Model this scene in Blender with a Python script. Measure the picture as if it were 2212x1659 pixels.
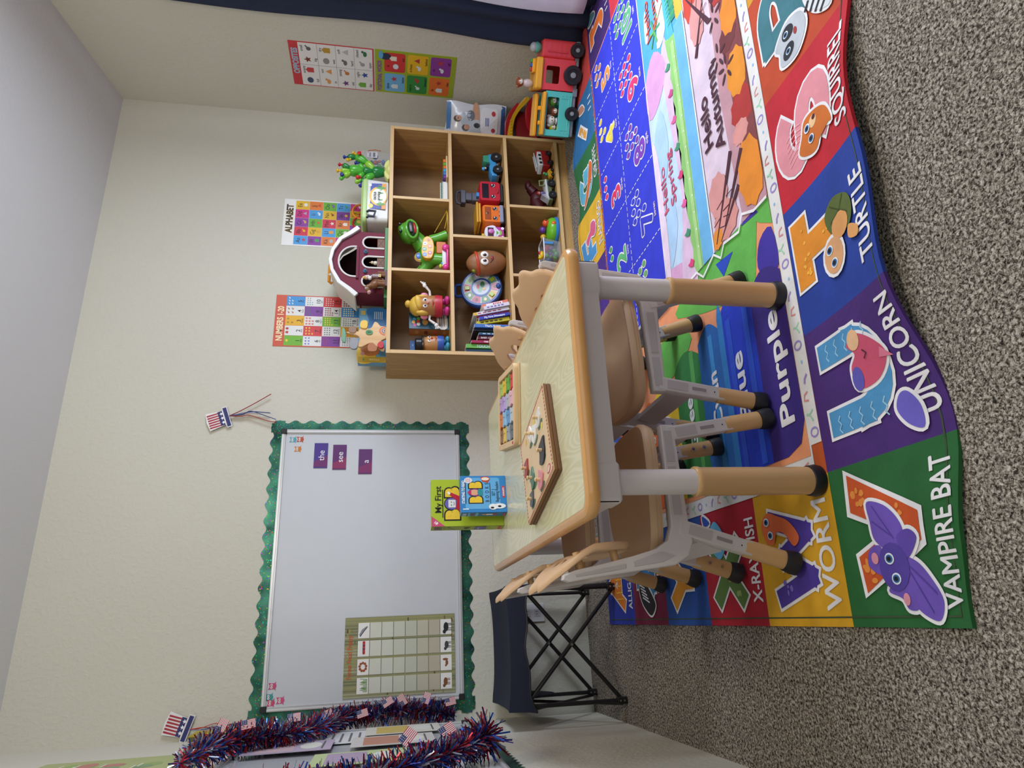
import bpy, bmesh, math, random
from mathutils import Vector, Matrix
PI = math.pi
random.seed(7)
for o in list(bpy.data.objects): bpy.data.objects.remove(o)
SC = bpy.context.scene
COL = SC.collection

# ------------------------------------------------------------------ camera
cam_d = bpy.data.cameras.new('camera'); cam = bpy.data.objects.new('camera', cam_d); COL.objects.link(cam)
cam_d.sensor_fit = 'HORIZONTAL'; cam_d.sensor_width = 36.0; cam_d.lens = 36.0 * 1430.5 / 2212
cam_d.clip_start = 0.02; cam_d.clip_end = 200
_yaw, _pit, _rol = 0.361, 0.180, 0.018
_cy, _sy = math.cos(_yaw), math.sin(_yaw)
_fw = Vector((_sy*math.cos(_pit), _cy*math.cos(_pit), -math.sin(_pit)))
_rt = Vector((_cy, -_sy, 0)); _up = _rt.cross(_fw)
_r = _rt*math.cos(_rol) + _up*math.sin(_rol); _u = _up*math.cos(_rol) - _rt*math.sin(_rol)
# the photograph was taken with the phone on its side: picture-right is world-down
_cx, _cyv = -_u, _r
cam.matrix_world = Matrix(((_cx.x, _cyv.x, -_fw.x, -2.8596), (_cx.y, _cyv.y, -_fw.y, -3.2039), (_cx.z, _cyv.z, -_fw.z, 0.9273), (0, 0, 0, 1)))
SC.camera = cam

# ------------------------------------------------------------------ world, lights, exposure
SC.view_settings.view_transform = 'Standard'; SC.view_settings.look = 'None'
SC.view_settings.exposure = -0.20; SC.view_settings.gamma = 1.0; SC.view_settings.use_curve_mapping = False
W = bpy.data.worlds.new('world'); SC.world = W; W.use_nodes = True
wn = W.node_tree.nodes; wn['Background'].inputs[0].default_value = (0.72, 0.82, 1.0, 1); wn['Background'].inputs[1].default_value = 1.6

def area_light(name, loc, target, sx, sy, power, color, spread=PI):
    d = bpy.data.lights.new(name, 'AREA'); d.shape = 'RECTANGLE'; d.size = sx; d.size_y = sy; d.energy = power; d.color = color; d.spread = spread
    o = bpy.data.objects.new(name, d); COL.objects.link(o); o.location = loc
    o.rotation_euler = (Vector(target)-Vector(loc)).to_track_quat('-Z', 'Y').to_euler()
    return o
# daylight through the side window (right wall) and the ceiling lamp; plus an added soft fill behind the camera, with no window there
area_light('window_daylight', (-0.03, -1.85, 1.12), (-3.0, -1.1, 0.45), 1.0, 1.0, 62, (0.78, 0.86, 1.0))
area_light('rear_fill_light', (-1.7, -4.60, 1.55), (-1.9, -1.0, 0.7), 2.0, 1.3, 13, (0.90, 0.95, 1.0))
area_light('ceiling_lamp_light', (-2.05, -2.75, 2.55), (-1.6, -1.0, 0.8), 0.42, 0.42, 24, (1.0, 0.92, 0.78))

# ------------------------------------------------------------------ materials
def lin(c):
    if isinstance(c, str):
        c = c.lstrip('#'); c = [int(c[i:i+2], 16)/255 for i in (0, 2, 4)]
    return tuple(((v/12.92) if v <= 0.04045 else ((v+0.055)/1.055)**2.4) for v in c[:3]) + (1.0,)
_M = {}
def new_mat(name):
    m = bpy.data.materials.new(name); m.use_nodes = True
    return m, m.node_tree, m.node_tree.nodes['Principled BSDF']
def N(nt, t, **kw):
    n = nt.nodes.new(t)
    for k, v in kw.items():
        if k in n.inputs.keys() if isinstance(k, str) else False: n.inputs[k].default_value = v
        else: setattr(n, k, v)
    return n
def M(col, rough=0.5, metal=0.0, noise=0.04, coat=0.0, bump=0.0, bscale=200.0):
    """plain surface with a faint procedural tone variation"""
    key = (col, rough, metal, noise, coat, bump, bscale)
    if key in _M: return _M[key]
    m, nt, b = new_mat('surface_' + str(col).strip('#'))
    c = lin(col)
    b.inputs['Roughness'].default_value = rough; b.inputs['Metallic'].default_value = metal
    if coat: b.inputs['Coat Weight'].default_value = coat; b.inputs['Coat Roughness'].default_value = 0.12
    tc = N(nt, 'ShaderNodeTexCoord'); nz = N(nt, 'ShaderNodeTexNoise'); nz.inputs['Scale'].default_value = 14; nz.inputs['Detail'].default_value = 3
    nt.links.new(tc.outputs['Object'], nz.inputs['Vector'])
    r = N(nt, 'ShaderNodeMapRange'); r.inputs['From Min'].default_value = 0.3; r.inputs['From Max'].default_value = 0.7
    r.inputs['To Min'].default_value = 1-noise; r.inputs['To Max'].default_value = 1+noise
    nt.links.new(nz.outputs['Fac'], r.inputs['Value'])
    mx = N(nt, 'ShaderNodeVectorMath', operation='SCALE'); mx.inputs[0].default_value = c[:3]
    nt.links.new(r.outputs[0], mx.inputs['Scale']); nt.links.new(mx.outputs[0], b.inputs['Base Color'])
    if bump:
        n2 = N(nt, 'ShaderNodeTexNoise'); n2.inputs['Scale'].default_value = bscale; n2.inputs['Detail'].default_value = 2
        nt.links.new(tc.outputs['Object'], n2.inputs['Vector'])
        bp = N(nt, 'ShaderNodeBump'); bp.inputs['Strength'].default_value = bump; bp.inputs['Distance'].default_value = 0.002
        nt.links.new(n2.outputs['Fac'], bp.inputs['Height']); nt.links.new(bp.outputs[0], b.inputs['Normal'])
    _M[key] = m; return m
def PAINT(c): return M(c, 0.55, 0, 0.02)
def PLASTIC(c, r=0.32): return M(c, r, 0, 0.015)
def RUGC(c): return M(c, 0.9, 0, 0.10, 0, 0.45, 60)
def wall_mat(name, c, strength=0.35):
    m, nt, b = new_mat(name); b.inputs['Base Color'].default_value = lin(c); b.inputs['Roughness'].default_value = 0.85
    tc = N(nt, 'ShaderNodeTexCoord'); n1 = N(nt, 'ShaderNodeTexNoise'); n1.inputs['Scale'].default_value = 55; n1.inputs['Detail'].default_value = 4; n1.inputs['Roughness'].default_value = 0.6
    nt.links.new(tc.outputs['Object'], n1.inputs['Vector'])
    r = N(nt, 'ShaderNodeMapRange'); r.inputs['From Min'].default_value = 0.46; r.inputs['From Max'].default_value = 0.7
    nt.links.new(n1.outputs['Fac'], r.inputs['Value'])
    bp = N(nt, 'ShaderNodeBump'); bp.inputs['Strength'].default_value = strength; bp.inputs['Distance'].default_value = 0.003
    nt.links.new(r.outputs[0], bp.inputs['Height']); nt.links.new(bp.outputs[0], b.inputs['Normal'])
    n2 = N(nt, 'ShaderNodeTexNoise'); n2.inputs['Scale'].default_value = 1.6
    nt.links.new(tc.outputs['Object'], n2.inputs['Vector'])
    cr = N(nt, 'ShaderNodeMapRange'); cr.inputs['To Min'].default_value = 0.97; cr.inputs['To Max'].default_value = 1.03
    nt.links.new(n2.outputs['Fac'], cr.inputs['Value'])
    vm = N(nt, 'ShaderNodeVectorMath', operation='SCALE'); vm.inputs[0].default_value = lin(c)[:3]
    nt.links.new(cr.outputs[0], vm.inputs['Scale']); nt.links.new(vm.outputs[0], b.inputs['Base Color'])
    return m
def ramp(nt, stops):
    r = N(nt, 'ShaderNodeValToRGB'); e = r.color_ramp.elements
    while len(e) < len(stops): e.new(0.5)
    for el, (p, c) in zip(e, stops): el.position = p; el.color = lin(c)
    return r
def carpet_mat():
    m, nt, b = new_mat('carpet_pile'); b.inputs['Roughness'].default_value = 0.98
    b.inputs['Specular IOR Level'].default_value = 0.1
    tc = N(nt, 'ShaderNodeTexCoord')
    n1 = N(nt, 'ShaderNodeTexNoise'); n1.inputs['Scale'].default_value = 165; n1.inputs['Detail'].default_value = 3; n1.inputs['Roughness'].default_value = 0.72; n1.inputs['Distortion'].default_value = 0.6
    nt.links.new(tc.outputs['Object'], n1.inputs['Vector'])
    r = ramp(nt, [(0.36, '#292420'), (0.46, '#6e655b'), (0.53, '#a0968a'), (0.66, '#d4ccc0')])
    nt.links.new(n1.outputs['Fac'], r.inputs[0])
    n2 = N(nt, 'ShaderNodeTexNoise'); n2.inputs['Scale'].default_value = 3.2; n2.inputs['Detail'].default_value = 2
    nt.links.new(tc.outputs['Object'], n2.inputs['Vector'])
    mr = N(nt, 'ShaderNodeMapRange'); mr.inputs['From Min'].default_value = 0.3; mr.inputs['From Max'].default_value = 0.7; mr.inputs['To Min'].default_value = 0.9; mr.inputs['To Max'].default_value = 1.1
    nt.links.new(n2.outputs['Fac'], mr.inputs['Value'])
    vm = N(nt, 'ShaderNodeVectorMath', operation='SCALE'); nt.links.new(r.outputs[0], vm.inputs[0]); nt.links.new(mr.outputs[0], vm.inputs['Scale'])
    nt.links.new(vm.outputs[0], b.inputs['Base Color'])
    bp = N(nt, 'ShaderNodeBump'); bp.inputs['Strength'].default_value = 0.9; bp.inputs['Distance'].default_value = 0.008
    nt.links.new(n1.outputs['Fac'], bp.inputs['Height']); nt.links.new(bp.outputs[0], b.inputs['Normal'])
    return m
def wood_mat(name, dark, light, axis='X', scale=9.0, rough=0.5, stretch=14):
    m, nt, b = new_mat(name); b.inputs['Roughness'].default_value = rough
    tc = N(nt, 'ShaderNodeTexCoord'); mp = N(nt, 'ShaderNodeMapping')
    s = {'X': (1, stretch, stretch), 'Y': (stretch, 1, stretch), 'Z': (stretch, stretch, 1)}[axis]
    mp.inputs['Scale'].default_value = s; nt.links.new(tc.outputs['Object'], mp.inputs['Vector'])
    n1 = N(nt, 'ShaderNodeTexNoise'); n1.inputs['Scale'].default_value = scale*0.35; n1.inputs['Detail'].default_value = 5; n1.inputs['Roughness'].default_value = 0.65
    nt.links.new(mp.outputs[0], n1.inputs['Vector'])
    r = ramp(nt, [(0.32, dark), (0.68, light)]); nt.links.new(n1.outputs['Fac'], r.inputs[0]); nt.links.new(r.outputs[0], b.inputs['Base Color'])
    return m
def tabletop_mat():
    m, nt, b = new_mat('tabletop_laminate'); b.inputs['Roughness'].default_value = 0.22
    tc = N(nt, 'ShaderNodeTexCoord'); mp = N(nt, 'ShaderNodeMapping'); mp.inputs['Scale'].default_value = (4.6, .9, 1)
    nt.links.new(tc.outputs['Object'], mp.inputs['Vector'])
    n1 = N(nt, 'ShaderNodeTexNoise'); n1.inputs['Scale'].default_value = 1.5; n1.inputs['Detail'].default_value = 2.2; n1.inputs['Roughness'].default_value = 0.42
    nt.links.new(mp.outputs[0], n1.inputs['Vector'])
    mu = N(nt, 'ShaderNodeMath', operation='MULTIPLY'); mu.inputs[1].default_value = 230; nt.links.new(n1.outputs['Fac'], mu.inputs[0])
    si = N(nt, 'ShaderNodeMath', operation='SINE'); nt.links.new(mu.outputs[0], si.inputs[0])
    r = ramp(nt, [(0.25, '#cfcaa5'), (0.95, '#d9d4b3')]); mr = N(nt, 'ShaderNodeMapRange'); mr.inputs['From Min'].default_value = -1
    nt.links.new(si.outputs[0], mr.inputs['Value']); nt.links.new(mr.outputs[0], r.inputs[0]); nt.links.new(r.outputs[0], b.inputs['Base Color'])
    return m
def clear_mat(name, c, alpha=0.3, rough=0.1):
    m, nt, b = new_mat(name); b.inputs['Base Color'].default_value = lin(c); b.inputs['Roughness'].default_value = rough; b.inputs['Alpha'].default_value = alpha
    return m
def foil_mat():
    """green holographic foil with bright flecks"""
    m, nt, b = new_mat('green_foil'); b.inputs['Roughness'].default_value = 0.28; b.inputs['Metallic'].default_value = 0.75
    tc = N(nt, 'ShaderNodeTexCoord'); v = N(nt, 'ShaderNodeTexVoronoi'); v.inputs['Scale'].default_value = 260
    nt.links.new(tc.outputs['Object'], v.inputs['Vector'])
    hs = N(nt, 'ShaderNodeHueSaturation'); hs.inputs['Color'].default_value = lin('#46c08a'); hs.inputs['Saturation'].default_value = 1.1
    sx = N(nt, 'ShaderNodeSeparateColor'); nt.links.new(v.outputs['Color'], sx.inputs[0]); nt.links.new(sx.outputs[0], hs.inputs['Hue'])
    n1 = N(nt, 'ShaderNodeTexNoise'); n1.inputs['Scale'].default_value = 9; nt.links.new(tc.outputs['Object'], n1.inputs['Vector'])
    gr = ramp(nt, [(0.35, '#1c4a3e'), (0.65, '#4a8a74')]); nt.links.new(n1.outputs['Fac'], gr.inputs[0])
    gt = N(nt, 'ShaderNodeMath', operation='GREATER_THAN'); gt.inputs[1].default_value = 0.93; nt.links.new(sx.outputs[1], gt.inputs[0])
    mx = N(nt, 'ShaderNodeMix', data_type='RGBA'); nt.links.new(gt.outputs[0], mx.inputs[0]); nt.links.new(gr.outputs[0], mx.inputs[6]); nt.links.new(hs.outputs[0], mx.inputs[7])
    nt.links.new(mx.outputs[2], b.inputs['Base Color'])
    bp = N(nt, 'ShaderNodeBump'); bp.inputs['Strength'].default_value = 0.25; bp.inputs['Distance'].default_value = 0.001
    nt.links.new(v.outputs['Color'], bp.inputs['Height']); nt.links.new(bp.outputs[0], b.inputs['Normal'])
    return m

# ------------------------------------------------------------------ geometry helpers
def rotz(a): return Matrix.Rotation(a, 4, 'Z')
def T(x, y, z): return Matrix.Translation((x, y, z))
_txt = {}
def text_geo(body, bold=0.0):
    """outline of a word at cap height ~1, centred; returns verts2d, faces"""
    key = (body, bold)
    if key in _txt: return _txt[key]
    cu = bpy.data.curves.new('t', 'FONT'); cu.body = body; cu.size = 1.0; cu.align_x = 'CENTER'; cu.offset = bold; cu.resolution_u = 4; cu.fill_mode = 'FRONT'
    o = bpy.data.objects.new('t', cu); COL.objects.link(o); bpy.context.view_layer.update()
    me = bpy.data.meshes.new_from_object(o.evaluated_get(bpy.context.evaluated_depsgraph_get()))
    vs = [(v.co.x, v.co.y) for v in me.vertices]; fs = [tuple(p.vertices) for p in me.polygons]
    bpy.data.objects.remove(o); bpy.data.curves.remove(cu); bpy.data.meshes.remove(me)
    if vs:
        yb = 0.36
        vs = [(x/0.72, (y-yb)/0.72) for x, y in vs]
    _txt[key] = (vs, fs); return _txt[key]
def plate_geo(outline, holes=(), thick=0.01, bevel=0.0, res=1, smooth=False):
    """flat plate in XY, thickness along Z centred on 0, with holes and rounded rims"""
    cu = bpy.data.curves.new('p', 'CURVE'); cu.dimensions = '2D'; cu.fill_mode = 'BOTH'
    cu.bevel_depth = bevel; cu.bevel_resolution = res; cu.extrude = max(0.00001, thick/2-bevel); cu.offset = -bevel if bevel else 0
    for ring in [outline]+list(holes):
        if smooth:
            sp = cu.splines.new('BEZIER'); sp.bezier_points.add(len(ring)-1); sp.resolution_u = 6
            for bp_, (x, y) in zip(sp.bezier_points, ring): bp_.co = (x, y, 0); bp_.handle_left_type = bp_.handle_right_type = 'AUTO'
        else:
            sp = cu.splines.new('POLY'); sp.points.add(len(ring)-1)
            for q, (x, y) in zip(sp.points, ring): q.co = (x, y, 0, 1)
        sp.use_cyclic_u = True
    o = bpy.data.objects.new('p', cu); COL.objects.link(o); bpy.context.view_layer.update()
    me = bpy.data.meshes.new_from_object(o.evaluated_get(bpy.context.evaluated_depsgraph_get()))
    vs = [tuple(v.co) for v in me.vertices]; fs = [tuple(p.vertices) for p in me.polygons]
    bpy.data.objects.remove(o); bpy.data.curves.remove(cu); bpy.data.meshes.remove(me)
    return vs, fs
def smooth_closed(pts, n=6):
    out = []; L = len(pts)
    for i in range(L):
        p0, p1, p2, p3 = [Vector(pts[(i+k-1) % L]) for k in range(4)]
        for j in range(n):
            t = j/n
            q = 0.5*((2*p1)+(-p0+p2)*t+(2*p0-5*p1+4*p2-p3)*t*t+(-p0+3*p1-3*p2+p3)*t**3); out.append(tuple(q))
    return out
def smooth_open(pts, n=6):
    P = [Vector(p) for p in pts]; P = [P[0]*2-P[1]]+P+[P[-1]*2-P[-2]]; out = []
    for i in range(1, len(P)-2):
        p0, p1, p2, p3 = P[i-1:i+3]
        for j in range(n):
            t = j/n; out.append(0.5*((2*p1)+(-p0+p2)*t+(2*p0-5*p1+4*p2-p3)*t*t+(-p0+3*p1-3*p2+p3)*t**3))
    out.append(P[-2]); return out
def rrect(w, h, r, n=5, cx=0, cy=0):
    out = []
    for (sx, sy, a0) in ((1, 1, 0), (-1, 1, 90), (-1, -1, 180), (1, -1, 270)):
        for i in range(n+1):
            a = math.radians(a0+90*i/n); out.append((cx+sx*(w/2-r)+r*math.cos(a), cy+sy*(h/2-r)+r*math.sin(a)))
    return out
def ellipse(cx, cy, rx, ry, n=20, rot=0):
    c, s = math.cos(rot), math.sin(rot)
    return [(cx+rx*math.cos(2*PI*i/n)*c-ry*math.sin(2*PI*i/n)*s, cy+rx*math.cos(2*PI*i/n)*s+ry*math.sin(2*PI*i/n)*c) for i in range(n)]

class MB:
    """collects shapes, then links them as ONE mesh object"""
    def __init__(s): s.v = []; s.f = []; s.m = []; s.mats = []; s.X = Matrix.Identity(4)
    def mi(s, m):
        if m not in s.mats: s.mats.append(m)
        return s.mats.index(m)
    def raw(s, vs, fs, m, X=None):
        k = len(s.v); X = s.X @ X if X is not None else s.X; i = s.mi(m)
        s.v += [X @ Vector((*p, 0)[:3]) for p in vs]
        for f in fs: s.f.append(tuple(k+a for a in f)); s.m.append(i)
        return s
    def box(s, a, b, m, X=None):
        (x0, y0, z0), (x1, y1, z1) = a, b
        v = [(x0, y0, z0), (x1, y0, z0), (x1, y1, z0), (x0, y1, z0), (x0, y0, z1), (x1, y0, z1), (x1, y1, z1), (x0, y1, z1)]
        return s.raw(v, [(0, 3, 2, 1), (4, 5, 6, 7), (0, 1, 5, 4), (1, 2, 6, 5), (2, 3, 7, 6), (3, 0, 4, 7)], m, X)
    def rbox(s, a, b, m, r=0.003, X=None, n=3, axis='z'):
        """box with rounded vertical edges and chamfered rims"""
        (x0, y0, z0), (x1, y1, z1) = a, b
        L = {'z': (x1-x0, y1-y0, z1-z0), 'y': (x1-x0, z1-z0, y1-y0), 'x': (y1-y0, z1-z0, x1-x0)}[axis]
        r = min(r, L[0]*0.49, L[1]*0.49, L[2]*0.49); q = r*0.4
        loops = [[(x, y, zz) for x, y in rrect(L[0]-2*i, L[1]-2*i, max(r-i, r*.3), n)] for i, zz in ((q, -L[2]/2), (0, -L[2]/2+q), (0, L[2]/2-q), (q, L[2]/2))]
        C = Vector(((x0+x1)/2, (y0+y1)/2, (z0+z1)/2)); R = {'z': Matrix.Identity(4), 'y': Matrix(((1, 0, 0, 0), (0, 0, -1, 0), (0, 1, 0, 0), (0, 0, 0, 1))), 'x': Matrix(((0, 0, 1, 0), (1, 0, 0, 0), (0, 1, 0, 0), (0, 0, 0, 1)))}[axis]
        Y = Matrix.Translation(C) @ R
        return s.loft(loops, m, (X @ Y) if X is not None else Y)
    def loft(s, loops, m, X=None, cap=True, closed=True):
        n = len(loops[0]); v = [p for l in loops for p in l]; f = []
        for i in range(len(loops)-1):
            for j in range(n if closed else n-1):
                a, b = i*n+j, i*n+(j+1) % n; f.append((a, b, b+n, a+n))
        if cap: f.append(tuple(range(n-1, -1, -1))); f.append(tuple((len(loops)-1)*n+j for j in range(n)))
        return s.raw(v, f, m, X)
    def cyl(s, p0, p1, r0, m, r1=None, n=14, X=None, cap=True):
        return s.tube([p0, p1], [r0, r0 if r1 is None else r1], m, n, X, cap)
    def tube(s, path, r, m, n=8, X=None, cap=True, sq=1.0, upv=None):
        P = [Vector(p) for p in path]; R = r if isinstance(r, (list, tuple)) else [r]*len(P)
        loops = []; up = Vector(upv) if upv else None
        for i, p in enumerate(P):
            d = (P[min(i+1, len(P)-1)]-P[max(i-1, 0)]).normalized()
            if up is None: up = Vector((0, 0, 1)) if abs(d.z) < 0.9 else Vector((1, 0, 0))
            a = d.cross(up)
            if a.length < 1e-6: a = d.cross(Vector((0.3, 1, 0.2)))
            a.normalize(); b = a.cross(d).normalized()
            if not upv: up = b
            loops.append([p+a*R[i]*math.cos(2*PI*k/n)+b*R[i]*sq*math.sin(2*PI*k/n) for k in range(n)])
        return s.loft(loops, m, X, cap)
    def ball(s, c, r, m, n=14, k=9, X=None, R=None):
        rx, ry, rz = (r, r, r) if not isinstance(r, (tuple, list)) else r
        Y = Matrix.Translation(Vector(c)) @ (R if R is not None else Matrix.Identity(4))
        v = [(0, 0, -rz)]; f = []
        for i in range(1, k):
            t = -PI/2+PI*i/k
            for j in range(n): a = 2*PI*j/n; v.append((rx*math.cos(t)*math.cos(a), ry*math.cos(t)*math.sin(a), rz*math.sin(t)))
        v.append((0, 0, rz))
        for j in range(n): f.append((0, 1+(j+1) % n, 1+j))
        for i in range(k-2):
            for j in range(n): a = 1+i*n+j; b = 1+i*n+(j+1) % n; f.append((a, b, b+n, a+n))
        L = len(v)-1
        for j in range(n): f.append((L, 1+(k-2)*n+j, 1+(k-2)*n+(j+1) % n))
        return s.raw(v, f, m, (X @ Y) if X is not None else Y)
    def lathe(s, prof, m, n=20, X=None):
        loops = [[(max(r, 1e-5)*math.cos(2*PI*k/n), max(r, 1e-5)*math.sin(2*PI*k/n), z) for k in range(n)] for r, z in prof]
        return s.loft(loops, m, X)
    def plate(s, outline, thick, m, X=None, holes=(), bevel=0.0, res=1, warp=None):
        v, f = plate_geo(outline, holes, thick, bevel, res)
        if warp: v = [warp(p) for p in v]
        return s.raw(v, f, m, X)
    def pr(s, P, X, dz=0.0004, matf=PAINT):
        """lay a print (flat coloured shapes) on a surface: X maps print XY onto it"""
        for ix, (lvl, vs, fs, c) in enumerate(P.items): s.raw([(x, y, (lvl+(ix % 16)*.06)*dz) for x, y in vs], fs, matf(c), X)
        return s
    def build(s, name, parent=None, smooth=True, angle=35, label=None):
        me = bpy.data.meshes.new(name); me.from_pydata([tuple(v) for v in s.v], [], s.f)
        for m in s.mats: me.materials.append(m)
        me.polygons.foreach_set('material_index', s.m)
        me.validate(); me.update()
        if smooth: me.shade_smooth(); me.set_sharp_from_angle(angle=math.radians(angle))
        o = bpy.data.objects.new(name, me); COL.objects.link(o)
        if parent: o.parent = parent
        if label: o['label'] = label
        return o
class Print:
    def __init__(s): s.items = []; s.l = 1
    def poly(s, pts, c, l=None): s.items.append((l or s.l, [tuple(p[:2]) for p in pts], [tuple(range(len(pts)))], c)); return s
    def rect(s, x0, y0, x1, y1, c, l=None): return s.poly([(x0, y0), (x1, y0), (x1, y1), (x0, y1)], c, l)
    def rr(s, x0, y0, x1, y1, r, c, l=None): return s.poly(rrect(x1-x0, y1-y0, r, 4, (x0+x1)/2, (y0+y1)/2), c, l)
    def ell(s, cx, cy, rx, ry, c, l=None, rot=0, n=16): return s.poly(ellipse(cx, cy, rx, ry, n, rot), c, l)
    def line(s, pts, w, c, l=None):
        P = [Vector(p) for p in pts]; A = []; B = []
        for i, p in enumerate(P):
            d = (P[min(i+1, len(P)-1)]-P[max(i-1, 0)])
            d = d.normalized() if d.length else Vector((1, 0)); n = Vector((-d.y, d.x))*w/2
            A.append(tuple(p+n)); B.append(tuple(p-n))
        k = len(P); s.items.append((l or s.l, A+B, [(i, i+k, i+k+1, i+1) for i in range(k-1)], c)); return s
    def text(s, body, cx, cy, h, c, l=None, bold=0.0, sx=1.0, rot=0, left=False):
        vs, fs = text_geo(body, bold)
        if not vs: return s
        x0 = min(v[0] for v in vs) if left else 0
        ca, sa = math.cos(rot), math.sin(rot)
        s.items.append((l or s.l, [(cx+((x-x0)*sx*ca-y*sa)*h, cy+((x-x0)*sx*sa+y*ca)*h) for x, y in vs], fs, c)); return s

def tag(o, label, cat, group=None, kind=None):
    o['label'] = label; o['category'] = cat
    if group: o['group'] = group
    if kind: o['kind'] = kind
    return o
def thing(name, label, cat, loc=(0, 0, 0), rz=0, group=None):
    o = bpy.data.objects.new(name, None); COL.objects.link(o); o.location = loc; o.rotation_euler = (0, 0, rz); o.empty_display_size = 0.05
    return tag(o, label, cat, group)
def struct(name, mb, smooth=False):
    o = mb.build(name, None, smooth); o['kind'] = 'structure'; return o
def dup(root, loc, rz, label=None, group=None):
    r = root.copy(); COL.objects.link(r); r.location = loc; r.rotation_euler = (0, 0, rz)
    if label: r['label'] = label
    if group: r['group'] = group
    for ch in list(root.children):
        c = ch.copy(); COL.objects.link(c); c.parent = r
        for g in list(ch.children):
            d = g.copy(); COL.objects.link(d); d.parent = c
    return r
BACK = lambda x, z, y: Matrix(((1, 0, 0, x), (0, 0, -1, y), (0, 1, 0, z), (0, 0, 0, 1)))     # print XY -> world XZ facing -Y
RIGHTW = lambda y, z, x: Matrix(((0, 0, -1, x), (-1, 0, 0, y), (0, 1, 0, z), (0, 0, 0, 1)))  # facing -X, print x -> -Y
LEFTW = lambda y, z, x: Matrix(((0, 0, 1, x), (1, 0, 0, y), (0, 1, 0, z), (0, 0, 0, 1)))     # facing +X, print x -> +Y

# ------------------------------------------------------------------ room
XL, XR, YB, YF = -3.222, 0.0, 0.0, -4.9
wm = wall_mat('painted_wall', '#cbc8ba'); cm = wall_mat('painted_ceiling', '#cfcdca', 0.15)
CZ = lambda y: 2.42 - 0.182*y
struct('floor', MB().box((XL-.1, YF-.1, -0.05), (XR+.1, YB+.1, 0), carpet_mat()))
struct('wall_back', MB().box((XL-.1, YB, 0), (XR+.1, YB+.1, 2.55), wm))
mb = MB(); mb.box((XL-.1, YF, 0), (XL, YB, 3.45), wm); struct('wall_left', mb)
mb = MB()  # right wall with a window opening
WY0, WY1, WZ0, WZ1 = -2.75, -1.12, 0.55, 2.05
mb.box((XR, WY1, 0), (XR+.12, YB, 3.45), wm); mb.box((XR, YF, 0), (XR+.12, WY0, 3.45), wm)
mb.box((XR, WY0, 0), (XR+.12, WY1, WZ0), wm); mb.box((XR, WY0, WZ1), (XR+.12, WY1, 3.45), wm); struct('wall_right', mb)
struct('wall_front', MB().box((XL-.1, YF-.1, 0), (XR+.1, YF, 3.45), wm))
mb = MB(); mb.raw([(XL-.1, YB+.1, CZ(.1)), (XR+.1, YB+.1, CZ(.1)), (XR+.1, YF-.1, CZ(YF-.1)), (XL-.1, YF-.1, CZ(YF-.1)),
        (XL-.1, YB+.1, CZ(.1)+.1), (XR+.1, YB+.1, CZ(.1)+.1), (XR+.1, YF-.1, CZ(YF-.1)+.1), (XL-.1, YF-.1, CZ(YF-.1)+.1)],
       [(0, 1, 2, 3), (7, 6, 5, 4), (0, 4, 5, 1), (1, 5, 6, 2), (2, 6, 7, 3), (3, 7, 4, 0)], cm); struct('ceiling', mb)
mb = MB(); wh = M('#e8e8e6', 0.4)
for a, b in (((XR+.03, WY0, WZ0), (XR+.09, WY1, WZ0+.05)), ((XR+.03, WY0, WZ1-.05), (XR+.09, WY1, WZ1)), ((XR+.03, WY0, WZ0), (XR+.09, WY0+.05, WZ1)), ((XR+.03, WY1-.05, WZ0), (XR+.09, WY1, WZ1)), ((XR+.03, (WY0+WY1)/2-.025, WZ0), (XR+.09, (WY0+WY1)/2+.025, WZ1))): mb.box(a, b, wh)
w1 = struct('window_1', mb)
g = MB().box((XR+.055, WY0+.04, WZ0+.04), (XR+.06, WY1-.04, WZ1-.04), clear_mat('window_glass', '#eef6ff', 0.08, 0.02)).build('window_pane', w1); g.visible_shadow = True
# ------------------------------------------------------------------ printed alphabet rug (s: 0..9 columns, t: 0..6 rows)
RC = [(-2.892, -2.245), (-0.105, -2.43), (-2.858, -0.367), (-0.045, -0.555)]
def rugxy(s, t):
    a, b = s/9, t/6
    x = (1-a)*(1-b)*RC[0][0]+a*(1-b)*RC[1][0]+(1-a)*b*RC[2][0]+a*b*RC[3][0]
    y = (1-a)*(1-b)*RC[0][1]+a*(1-b)*RC[1][1]+(1-a)*b*RC[2][1]+a*b*RC[3][1]
    k = max(0.0, 1-t/0.8)**2
    y += k*(0.018*math.sin(s*2.05+2.4)+0.012*math.sin(s*3.7+1.0))
    return x, y
def rugz(s, t):
    k = max(0.0, 1-t/1.1)**2*(0 if s < 0.35 else min(1, (s-.35)/.5))
    z = 0.007+k*(0.020+0.018*math.sin(s*2.05+2.4)+0.008*math.sin(s*3.9+.4))
    q = max(0, 1-abs(s-2.0)/1.6)*max(0, 1-abs(t-3.1)/2.2)
    z += 0.006*q*(1+math.sin(7.5*t+1.2*math.sin(s*1.7)))*.5
    kk = max(0, (t-5.3)/.7)*(1 if 5.2 < s < 9 else 0)
    z += kk*0.010*(1+math.sin(s*4.6+.5))
    return z
RS = 0.313
R = Print(); R.l = 2
TC = {}
def tile(c, r, col, l=1):
    R.items.append((l, [(c+i/10, r+j/10) for j in range(11) for i in range(11)], [(j*11+i, j*11+i+1, (j+1)*11+i+1, (j+1)*11+i) for j in range(10) for i in range(10)], col))
def gridrect(x0, y0, x1, y1, col, l, n=None):
    nx = max(1, int((x1-x0)*9)+1); ny = max(1, int((y1-y0)*9)+1)
    R.items.append((l, [(x0+(x1-x0)*i/nx, y0+(y1-y0)*j/ny) for j in range(ny+1) for i in range(nx+1)], [(j*(nx+1)+i, j*(nx+1)+i+1, (j+1)*(nx+1)+i+1, (j+1)*(nx+1)+i) for j in range(ny) for i in range(nx)], col))
WHT = '#e6e3e6'
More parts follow.
